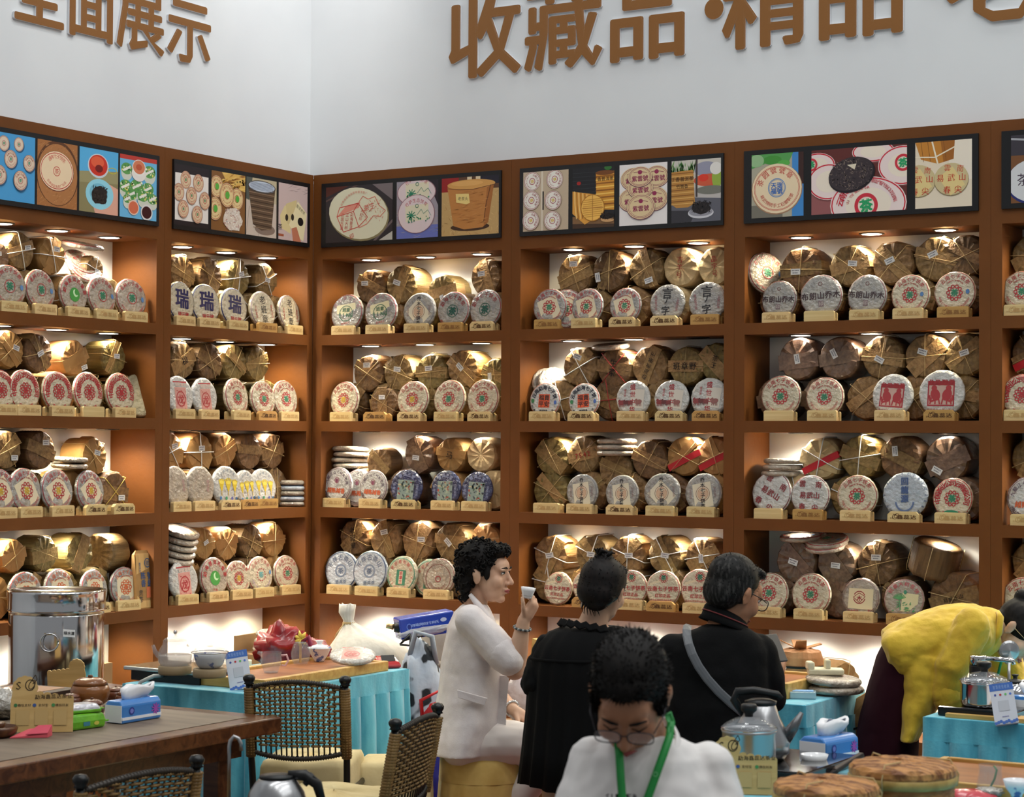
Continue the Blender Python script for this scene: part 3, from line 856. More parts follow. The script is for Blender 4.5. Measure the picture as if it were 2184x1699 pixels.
def pr_gdisc(D):
    pr_edge(D)
    D.arc('勐海普洱孔雀茶', 0, 0, .74, .26, RED, pi / 2, 3.2, bold=.02)
    D.ell(0, -.04, .36, .36, (70, 150, 66)); D.ell(.06, .04, .16, .2, (196, 226, 180), .5); D.ell(.14, .1, .14, .16, (70, 150, 66)); D.chars('孔雀', 0, -.6, .16, RED)
def pr_flower(D):
    D.arc('云南普洱茶', 0, 0, .74, .16, (150, 160, 170), pi / 2, 1.6)
    for x, s in ((-.42, .9), (0.05, 1.1), (.5, .85)):
        for a in (-.7, -.25, .2, .65):
            D.line(x, -.25, x + .3 * s * sin(a), .1 + .26 * s * cos(a), .09, (216, 186, 50))
        D.ell(x, .16, .16, .09, (232, 210, 84)); D.line(x, -.25, x, -.5, .05, (206, 170, 80))
    for x in (-.5, -.1, .3, .62): D.ell(x, -.62, .07, .09, random.choice([(60, 110, 160), (60, 140, 100), (90, 90, 160)]))
def pr_plain(D):
    D.chars('普洱茶', .45, .05, .2, (186, 140, 140), 0, 0, vertical=True); D.scatter(10, -.5, -.6, .3, .5, .3, .02, [(170, 150, 140)])
def pr_orange(D):
    D.ring(0, 0, .97, .97, .025, (110, 60, 70), 40); D.ring(0, 0, .9, .9, .02, (110, 60, 70), 40)
    D.arc('九龍江QCHB老茶', 0, 0, .72, .22, (80, 50, 80), pi / 2, 3.0, bold=.01); D.arc(BOTT, 0, 0, .8, .13, (80, 40, 50), -pi / 2, 2.2, True, bold=.02)
    D.chars('越陈越香', .02, -.28, .3, ORG, 0, .03); D.ring(0, .28, .16, .16, .04, (150, 90, 100)); D.ell(0, .26, .08, .1, (130, 60, 90))
def pr_blue(D):
    D.rect(-.5, -.7, .5, .4, (130, 146, 140)); D.scatter(50, -.46, -.66, .46, .34, .22, .12, [(90, 110, 110), (160, 170, 150), (60, 70, 80), (150, 60, 50), (190, 180, 140), (70, 90, 70)])
    D.arc('普洱三宝', 0, .02, .7, .24, (150, 160, 196), pi / 2, 1.6, bold=.02); D.chars('云南勐海', .72, -.1, .17, (140, 150, 186), 0, 0, vertical=True); D.chars('珍藏版', -.72, -.1, .17, (140, 150, 186), 0, 0, vertical=True)
def pr_gblue(D):
    D.ring(0, 0, .95, .95, .05, (70, 84, 112), 40)
    D.arc('千年古茶山', 0, 0, .66, .3, (104, 116, 138), pi / 2, 2.6, bold=.02); D.ring(0, 0, .33, .33, .08, (120, 132, 152)); D.chars('茶', 0, 0, .32, (90, 104, 130), 0, .02); D.chars('普洱茶', 0, -.56, .22, (100, 112, 134), 0, .02)
def pr_king(D):
    D.ring(0, 0, .96, .96, .12, (96, 140, 116), 40); D.arc('老班章布朗山', 0, 0, .68, .22, (196, 90, 86), pi / 2, 2.6, bold=.01); D.arc('勐海县班章村茶厂出品', 0, 0, .72, .13, (196, 100, 96), -pi / 2, 3.2, True)
    D.rect(-.3, -.56, .3, .24, (60, 124, 96)); D.rect(-.12, -.5, .12, .18, (222, 206, 180)); D.chars('班章王', 0, -.16, .22, RED, 0, .03, .23, vertical=True)
def pr_fan(D):
    D.ring(0, -.08, .76, .76, .04, (126, 70, 60), 40); D.ring(0, 0, .96, .96, .03, (130, 80, 70), 40)
    for k in range(7): D.ring(-.5 + .02 * k, .5, .3 + .13 * k, .1 + .05 * k, .018, (150, 130, 116), 14, -.2, .0, 1.6)
    D.ring(0, -.12, .17, .17, .05, (150, 60, 60)); D.arc('云南勐海春海茶厂', 0, -.08, .56, .17, (130, 70, 60), -pi / 2, 2.3, True); D.scatter(20, -.8, .3, .8, .8, .1, .02, [(150, 90, 80)], inside=lambda x, y: x * x + y * y < .8)
def pr_oseal(D):
    D.ring(0, 0, .98, .98, .03, (196, 96, 66), 40)
    D.arc('云南勐海七子饼', 0, 0, .72, .28, (40, 44, 60), pi / 2, 2.9, bold=.03)
    D.rect(-.36, -.42, .36, .34, (222, 90, 50)); D.chars('福貴', 0, .14, .34, (60, 40, 36), 0, .03); D.chars('平安', 0, -.22, .34, (60, 40, 36), 0, .03)
    D.ell(-.74, -.06, .1, .12, (60, 130, 80)); D.ell(.74, -.12, .09, .12, (80, 110, 180)); D.chars('普洱熟茶', 0, -.6, .13, BLK, 0, .02); D.arc('云南省勐海县茶厂', 0, 0, .82, .12, BLK, -pi / 2, 2.6, True, bold=.02)
def pr_horse(D):
    D.rect(-.12, -.5, .66, .5, (214, 204, 190), -.06)
    D.chars('盛世中华', 0, .02, .34, (166, 50, 56), 0, .02, .4, vertical=True); D.chars('普洱茶', -.45, .3, .14, RED, 0, 0, vertical=True)
    for x, y, s, c in ((-.62, -.22, .2, (140, 60, 60)), (-.36, -.2, .17, (104, 50, 50)), (.36, -.18, .2, (150, 96, 90)), (-.1, -.22, .15, (130, 60, 60))):
        D.ell(x, y, s, s * .62, c, .3); D.ell(x - s * .7, y + s * .5, s * .4, s * .3, c, .8)
        for q in (-.5, -.1, .3, .6): D.line(x + q * s, y, x + q * s * 1.3, y - s * 1.1, s * .2, c)
def pr_dragon(D):
    D.rect(-.58, -.56, .58, .5, (160, 46, 52)); D.rect(-.52, -.5, .52, .32, (196, 160, 146))
    for x, q in ((-.24, 1), (.26, -1)):
        D.ell(x, -.08, .2, .26, (168, 50, 54), .4 * q); D.ell(x - .06 * q, .2, .12, .12, (168, 50, 54)); D.path([(x, -.3), (x - .2 * q, -.36), (x - .26 * q, -.1)], .09, (168, 50, 54))
        for k in (-.16, 0, .14): D.line(x + k, -.2, x + k * 1.4, -.48, .06, (168, 50, 54))
    D.chars('龙马瑞茗', 0, .44, .26, (168, 44, 48), 0, .04, .3); D.chars('勐海县六大茶山茶业', 0, -.72, .13, (150, 60, 60), 0, .01)
def pr_yiwu(D, rot=0.0):
    pr_edge(D, (120, 60, 64), .97, .03)
    c, s = cos(rot), sin(rot)
    for t, x, y, h in (('雲', -.4, .56, .34), ('南', .42, .52, .34), ('易武山', 0, 0, .34), ('春', -.36, -.56, .34), ('尖', .3, -.6, .34)):
        D.chars(t, x * c - y * s, x * s + y * c, h, (140, 44, 48), rot, .02)
def pr_bowl(D):
    for i in range(22):
        a = 2 * pi * i / 22
        D.ell(.93 * cos(a), .93 * sin(a), .06, .04, (110, 120, 140), a, 6)
    D.chars('回龍源', 0, .22, .34, (70, 90, 134), 0, .04, .38, vertical=True); D.ring(0, -.3, .42, .42, .07, (90, 108, 146), 20, 0, pi, 2 * pi); D.chars('勐海县郎河茶厂', 0, -.76, .14, (110, 122, 150))
def pr_logo(D):
    D.ring(0, 0, .96, .96, .04, (126, 96, 90), 40); D.ring(0, 0, .88, .88, .02, (126, 96, 90), 40); D.rect(-.62, -.55, .66, .45, (224, 206, 166), -.1)
    D.ring(-.05, .02, .32, .32, .045, DRED, 24, 0, .3, 2.6); D.ring(-.05, .02, .32, .32, .045, DRED, 24, 0, 3.3, 6.0); D.chars('木', -.05, -.02, .3, DRED, 0, .03); D.path([(-.36, .05), (-.05, .24), (.26, .05), (-.05, -.24), (-.36, .05)], .03, DRED)
    D.chars('云南普洱', -.4, -.62, .14, RED, -.1); D.chars('茶厂', .5, -.66, .14, RED)
def pr_bamboo(D):
    pr_edge(D, (176, 120, 120), .97, .03); D.rect(-.1, -.6, .7, .3, (220, 206, 160), -.1)
    D.arc('班章大树茶饼', 0, 0, .76, .24, (196, 80, 90), pi / 2, 2.4, bold=.01)
    for k in range(12):
        a = .4 + k * .22
        D.line(-.2, .0, -.2 + .34 * cos(a), .0 + .3 * sin(a), .035, (96, 160, 100))
    D.line(-.2, 0, -.16, -.5, .04, (96, 150, 100)); D.scatter(26, -.6, -.6, .6, -.1, .2, .05, [(110, 170, 110), (80, 150, 96)], 0, 1); D.ell(.08, .36, .08, .1, (70, 140, 110)); D.chars('普洱茶', 0, -.74, .14, RED)
def pr_upper(D, rot=0.3):
    pr_edge(D, (170, 70, 74)); D.rect(-.6, -.78, .66, .5, (224, 208, 174), rot)
    pr_chain(D, .04, .58, .2, RED); D.chars('茶', .04, .58, .3, (40, 110, 84), 0, .04)
    D.chars('云南七子饼茶', 0, .0, .29, RED, 0, .02, .3); D.chars('红印正品', .02, -.36, .22, RED, 0, .02); D.chars('云南省西双版纳勐海茶厂', 0, -.6, .12, RED)
def pr_dots(D):
    pr_edge(D); D.arc(TOPT, 0, 0, .74, .24, RED, pi / 2, 2.1)
    for i in range(14):
        a = 2 * pi * i / 14
        D.ell(.32 * cos(a), .32 * sin(a), .04, .04, RED, 0, 8)
    D.chars('茶', 0, 0, .34, (100, 170, 170), 0, .03); D.arc(BOTT, 0, 0, .74, .13, (120, 80, 140), -pi / 2, 2.5, True); D.ell(.7, .1, .08, .12, (90, 130, 176))

KINDS = {  # wrapper, print, wording of the label
    'cha': (P_CREAM, lambda D: pr_cha(D), 'red chain ring around a green mark'), 'chai': (P_GREY, lambda D: pr_cha(D, inset=.3), 'green mark on a tilted inner slip'),
    'chay': (P_CREAM, lambda D: pr_cha(D, YEL), 'red chain ring around a yellow mark'), 'chayi': (P_GREY, lambda D: pr_cha(D, YEL, inset=.5), 'yellow mark on a tilted inner slip'),
    'chari': (P_GREY, lambda D: pr_cha(D, ORG, ORG, inset=.05), 'orange-red mark on a pale inner slip'), 'chab': (P_CREAM, lambda D: pr_cha(D, blue=True), 'green mark and small blue seal'),
    'thin': (P_PINK, pr_thin, 'thin red circle around a green mark'), 'bold': (P_CREAM, pr_bold, 'bold red characters all round'), 'boldg': (P_CREAM, lambda D: pr_bold(D, green=True), 'bold red characters and green leaf'),
    'jing': (P_GREY, pr_jing, 'dark green roundel on cream slip'), 'vert': (P_GREY, lambda D: pr_vert(D, .75), 'black column of characters on diamond slip'), 'vert2': (P_GREY, lambda D: pr_vert(D, .12), 'black column of characters on square slip'),
    'circ': (P_GREY, pr_circle, 'green circled mark, dark red heading'), 'gcal': (P_GREY, pr_gcal, 'large black brush characters on grey'), 'mount': (P_GREY, pr_mount, 'dark row of characters on grey'),
    'rui': (P_CREAM, pr_rui, 'huge dark blue character'), 'lao': (P_CREAM, pr_lao, 'three black characters in a column'), 'rect': (P_WHITE, pr_rect, 'red picture rectangle'),
    'gdisc': (P_PINK, pr_gdisc, 'solid green roundel'), 'flower': (P_WHITE, pr_flower, 'yellow branching plants'), 'plain': (P_PINK, pr_plain, 'almost plain crinkled wrapper'),
    'orange': (P_WHITE, pr_orange, 'orange characters below a small emblem'), 'blue': (P_BLUE, pr_blue, 'dark blue wrapper with picture'), 'gblue': (P_PALE, pr_gblue, 'grey-blue emblem and ring'),
    'king': (P_CREAM, pr_king, 'green square with red column'), 'fan': (P_PINK, pr_fan, 'brown fan lines above an emblem'), 'oseal': (P_WHITE, pr_oseal, 'orange square seal, dark heading'),
    'horse': (P_WHITE, pr_horse, 'running horses and red column'), 'dragon': (P_WHITE, pr_dragon, 'big red square with two horses'), 'yiwu': (P_WHITE, pr_yiwu, 'dark red characters set wide apart'),
    'yiwur': (P_WHITE, lambda D: pr_yiwu(D, -.5), 'dark red characters turned askew'), 'bowl': (P_PALE, pr_bowl, 'blue bowl drawing'), 'logo': (P_PINK, pr_logo, 'brown line emblem on cream slip'),
    'bamboo': (P_PINK, pr_bamboo, 'green bamboo drawing'), 'upper': (P_CREAM, lambda D: pr_upper(D), 'emblem above a red line of characters'), 'dots': (P_CREAM, pr_dots, 'dotted red circle, pale blue mark'),
    'kraft': (P_KRAFT, None, 'plain yellowed paper')}
CR, CT = 0.097, 0.026
def cake_body(seed):
    rnd = random.Random(seed)
    wob = [rnd.uniform(-.014, .014) for _ in range(44)]
    mb = MB()
    prof = [(.02, -.5), (.5, -.51), (.84, -.5), (.93, -.40), (.985, -.2), (1, .05), (.97, .3), (.88, .46), (.5, .5), (.02, .48)]
    mb.loft([[(CR * r * (1 + wob[i] * min(1, r * r)) * cos(2 * pi * i / 44), CT * y, CR * r * (1 + wob[i] * r * r) * sin(2 * pi * i / 44)) for i in range(44)] for r, y in prof])
    mb.f = [q[::-1] for q in mb.f]
    return mb
CAKE_ME, PRINT_ME = {}, {}
def front_y(r):
    if r < .84: return -CT * .512
    if r < .93: return -CT * (.512 - (r - .84) / .09 * .10)
    return -CT * (.412 - (r - .93) / .055 * .21)
def tea_cake(kind, loc, rz, scale, tilt, roll, label, group):
    paper, fn, _ = KINDS[kind]
    k = (paper.name, random.randrange(3))
    if k not in CAKE_ME:
        CAKE_ME[k] = cake_body(k[1] + 5).mesh('tea_cake', paper)
    o = link('tea_cake', CAKE_ME[k])
    o.location = loc
    o.scale = (scale,) * 3
    o.rotation_euler = (Matrix.Rotation(rz, 4, 'Z') @ Matrix.Rotation(tilt, 4, 'X') @ Matrix.Rotation(roll, 4, 'Y')).to_euler()
    tag(o, label, 'tea cake', group)
    if fn:
        if kind not in PRINT_ME:
            D = Draw(); fn(D)
            PRINT_ME[kind] = D.mesh('print', lambda x, y, l: (x * CR, front_y(sqrt(x * x + y * y)) - .0007 - .00008 * l, y * CR), M_INK)
        link('print', PRINT_ME[kind], o)
    return o

# ---- wooden stands
def wood(name, a, b):
    return mat(name, rgb(*a), 0.55, col2=rgb(*b), scale=(3, 30, 60), detail=2, vary=0.06, dist=.6)
W_PALE = wood('pale_stand_wood', (226, 198, 142), (212, 180, 122))
W_TAN = wood('tan_stand_wood', (196, 152, 88), (182, 136, 74))
def stand_mesh(m_, ch):
    mb = MB()
    w, h = .069, .047
    r = .009 if not ch else .014
    n = 4 if not ch else 1
    pl = [(-w, 0), (w, 0)] + [(w - r + r * cos(pi / 2 * i / n), h - r + r * sin(pi / 2 * i / n)) for i in range(n + 1)] + [(-w + r - r * sin(pi / 2 * i / n), h - r + r * cos(pi / 2 * i / n)) for i in range(n + 1)]
    def slab(y0, y1, pts):
        mb.loft([[(x, y0, z) for x, z in pts], [(x, y1, z) for x, z in pts]], smooth=False)
    slab(0, .02, pl)
    slab(.044, .06, [(x, z * .88) for x, z in pl])
    mb.box(-w + .004, w - .004, .0195, .0445, 0, .016)
    mb.f = [q for q in mb.f]
    return mb.mesh('display_stand', m_)
STAND_ME = {(0, 0): stand_mesh(W_PALE, 0), (1, 0): stand_mesh(W_TAN, 0), (0, 1): stand_mesh(W_PALE, 1), (1, 1): stand_mesh(W_TAN, 1)}
def lettering(col):
    D = Draw()
    D.ring(-.62, 0, .2, .26, .05, col, 16); D.ring(-.5, .12, .16, .26, .045, col, 14, -.5); D.path([(-.72, .3), (-.6, .12), (-.46, .36)], .04, col)
    D.chars('20', -.86, -.12, .2, col, 0, .02)
    D.chars('鑫蕊达', .28, 0, .48, col, 0, .02, .5)
    return D.mesh('lettering', lambda x, y, l: (x * .058, -.0006 - .00005 * l, .0235 + y * .042), M_MATTE)
LET_ME = {'d': lettering((96, 62, 30)), 'f': lettering((196, 156, 100)), 't': lettering((146, 100, 52))}
def display_stand(loc, rz, style, label):
    tan, let = {'p': (0, 'f'), 'd': (0, 'd'), 't': (1, 't'), 'D': (1, 'd'), 'n': (0, None)}[style]
    o = link('display_stand', STAND_ME[(tan, 1 if style in 'dD' else 0)])
    o.location = loc
    o.rotation_euler = (0, 0, rz)
    tag(o, label, 'stand', 'wooden stands under the tea cakes')
    if let:
        link('lettering', LET_ME[let], o)
    return o

# ---- wrapped bundles
def leaf(name, a, b, coat=0.0, rough=.55):
    return mat(name, rgb(*a), rough, col2=rgb(*b), scale=(46, 5, 46), detail=3, bump=.35, bscale=(70, 7, 70) if not coat else S(36), vary=.13, coat=coat, coat_rough=.1)
B_LEAF = leaf('dry_bamboo_leaf', (146, 114, 72), (112, 84, 50))
B_DARK = leaf('brown_bamboo_leaf', (122, 88, 55), (92, 65, 40))
B_OLIVE = leaf('olive_bamboo_leaf', (138, 116, 66), (106, 87, 48))
B_BAND = leaf('light_leaf_band', (166, 132, 84), (138, 106, 64))
B_KRAFT = mat('kraft_paper', rgb(172, 128, 76), .7, col2=rgb(150, 108, 60), scale=S(6), bump=.3, bscale=S(30), vary=.08)
B_PLAST = leaf('plastic_wrapped_leaf', (126, 96, 72), (98, 71, 52), .9)
B_PALE = mat('pale_tissue_wrap', rgb(196, 170, 126), .65, col2=rgb(178, 150, 106), scale=S(20), bump=.3, bscale=S(40), vary=.05)
BR, BL = 0.106, 0.19
def bundle_mesh(seed, m_, ridges=True):
    rnd = random.Random(seed)
    n = 30
    fac = rnd.choice((8, 9, 10, 11))
    ph = rnd.uniform(0, 6)
    rad = [1 + .018 * cos(fac * 2 * pi * i / n + ph) + rnd.uniform(-.012, .012) for i in range(n)]
    np_ = rnd.choice((9, 11, 13))
    rings = []
    for r, y in ((.03, .000), (.35, -.002), (.7, -.002), (.9, .002), (.97, .010)):
        ring = []
        for i in range(n):
            a = 2 * pi * i / n
            saw = ((np_ * i / n + .3 * r) % 1.0)
            k = -.012 * saw * (r if r < .9 else max(0, (1 - r) * 8)) 
            ring.append((BR * r * rad[i] * cos(a), y + k, BR * r * rad[i] * sin(a)))
        rings.append(ring)
    for j in range(15):
        t = j / 14
        y = .016 + t * (BL - .03)
        rr = 1.0 + (.018 * abs(sin(7 * pi * t)) - .012 if ridges else 0)
        rings.append([(BR * rr * (rad[i] + rnd.uniform(-.006, .006)) * cos(2 * pi * i / n), y, BR * rr * (rad[i]) * sin(2 * pi * i / n)) for i in range(n)])
    for r, y in ((.9, BL - .004), (.4, BL)):
        rings.append([(BR * r * cos(2 * pi * i / n), y, BR * r * sin(2 * pi * i / n)) for i in range(n)])
    mb = MB()
    mb.loft(rings)
    mb.f = [q[::-1] for q in mb.f]
    for k in range(4 * n):
        mb.s[k] = False
    return mb.mesh('tea_bundle', m_)
def strap_mesh(m_, w, off=0.0, reach=.5, r=BR, tag_=''):
    """a leaf band folded over the end of a bundle"""
    mb = MB()
    e = sqrt(max(.05, 1 - (off / BR) ** 2)) * BR * 1.0
    path = [(-e * 1.025, BL * reach), (-e * 1.03, .02), (-e * .99, -.004), (-e * .6, -.0085), (0, -.0095), (e * .6, -.0085), (e * .99, -.004), (e * 1.03, .02), (e * 1.025, BL * reach)]
    top = [(x, y, off + w / 2) for x, y in path]; bot = [(x, y, off - w / 2) for x, y in path]
    top2 = [(x * .985, y + .0025, z) for x, y, z in top]; bot2 = [(x * .985, y + .0025, z) for x, y, z in bot]
    mb.loft([bot, top, top2, bot2, bot], smooth=False, caps=False, closed=False)
    return mb.mesh('leaf_strap', m_)
def string_mesh(m_, two=True, r=.0016, jit=0):
    mb = MB()
    rnd = random.Random(jit)
    a0 = rnd.uniform(-.2, .2)
    for k in range(2 if two else 1):
        a = a0 + k * (pi / 2 + rnd.uniform(-.35, .35))
        c, s = cos(a), sin(a)
        pts = []
        for e, y in ((-1.045, BL * .98), (-1.05, .02), (-1.0, -.009), (-.5, -.0125), (0, -.0145), (.5, -.0125), (1.0, -.009), (1.05, .02), (1.045, BL * .98)):
            pts.append((e * BR * c, y, e * BR * s))
        mb.tube(pts, r, 5)
    return mb.mesh('string', m_)
M_TWINE = mat('tan_twine', rgb(188, 160, 112), .8)
M_TAPE = mat('white_plastic_string', rgb(222, 220, 216), .35)
M_REDS = mat('red_string', rgb(170, 40, 44), .6)
M_YELS = mat('yellow_string', rgb(206, 176, 84), .6)
BUN = {}
for nm, mm in (('leaf', B_LEAF), ('dark', B_DARK), ('olive', B_OLIVE), ('kraft', B_KRAFT), ('plast', B_PLAST), ('pale', B_PALE)):
    BUN[nm] = [bundle_mesh(11 + 7 * i + len(nm), mm, nm not in ('kraft', 'pale')) for i in range(3)]
STRAPM = {nm: [strap_mesh(mm, w, o) for w, o in ((.062, 0.0), (.05, .012), (.075, -.01))] for nm, mm in (('leaf', B_BAND), ('dark', B_LEAF), ('olive', B_BAND), ('kraft', B_KRAFT), ('plast', B_PLAST), ('pale', B_PALE))}
STRAPM['red'] = [strap_mesh(mat('red_paper_band', rgb(186, 30, 40), .5), .034, -.01, .1)]
STRING = {'t': [string_mesh(M_TWINE, jit=i) for i in range(4)], 'w': [string_mesh(M_TAPE, r=.0026, jit=9 + i) for i in range(3)], 'r': [string_mesh(M_REDS, r=.002, jit=21)], 'y': [string_mesh(M_YELS, r=.0024, jit=31)]}
def sticker_mesh():
    D = Draw()
    D.rect(-.024, -.014, .024, .014, (226, 224, 222))
    for k, (a, b) in enumerate(((-.019, .018), (-.015, .012))):
        for j in range(5):
            x = a + (b - a) * j / 5
            D.rect(x, .003 - k * .011, x + (b - a) / 5 * .75, .0085 - k * .011, (120, 120, 130))
            D.L -= 1
    return D.mesh('sticker', lambda x, y, l: (x, -.0002 - .00008 * l, y), M_MATTE)
STICK = sticker_mesh()
def face_text(s, col, vertical=False, h=.03):
    D = Draw(); D.chars(s, 0, 0, h, col, 0, .01, h * 1.1, vertical=vertical)
    return D.mesh('brush_text', lambda x, y, l: (x, -.0002, y), M_MATTE)
FT = {}
SWORD = {'t': 'twine-tied ', 'w': 'white-taped ', 'r': 'red-stringed ', 'y': 'yellow-stringed ', '': ''}
def tea_bundle(kind, loc, rz, scale, label, group, strap=True, string='t', sticker=None, text=None, spin=None, tilt=0.0, length=1.0):
    i = random.randrange(3)
    o = link('tea_bundle', BUN[kind][i])
    o.location = loc
    o.scale = (scale, scale * length, scale)
    spin = random.uniform(-1.3, 1.3) if spin is None else spin
    o.rotation_euler = (Matrix.Rotation(rz, 4, 'Z') @ Matrix.Rotation(tilt, 4, 'X')).to_euler()
    tag(o, label, 'tea bundle', group)
    if strap:
        s_ = link('leaf_strap', random.choice(STRAPM[kind]), o); s_.rotation_euler = (0, spin, 0)
    if strap == 'red':
        s_ = link('paper_band', STRAPM['red'][0], o); s_.rotation_euler = (0, -.45, 0); s_.location = (0, -.003, -.012)
    if string:
        s_ = link('string', random.choice(STRING[string]), o); s_.rotation_euler = (0, random.uniform(-.7, .7), 0)
    if sticker:
        s_ = link('sticker', STICK, o)
        s_.location = (sticker[0] * BR, -.017, sticker[1] * BR); s_.rotation_euler = (0, sticker[2] if len(sticker) > 2 else random.uniform(-.5, .5), 0)
    if text:
        k = text
        if k not in FT:
            FT[k] = face_text(*text)
        s_ = link('brush_text', FT[k], o); s_.location = (0, -.0165, 0); s_.rotation_euler = (0, spin if not text[2] else random.uniform(-.3, .3), 0)
    return o

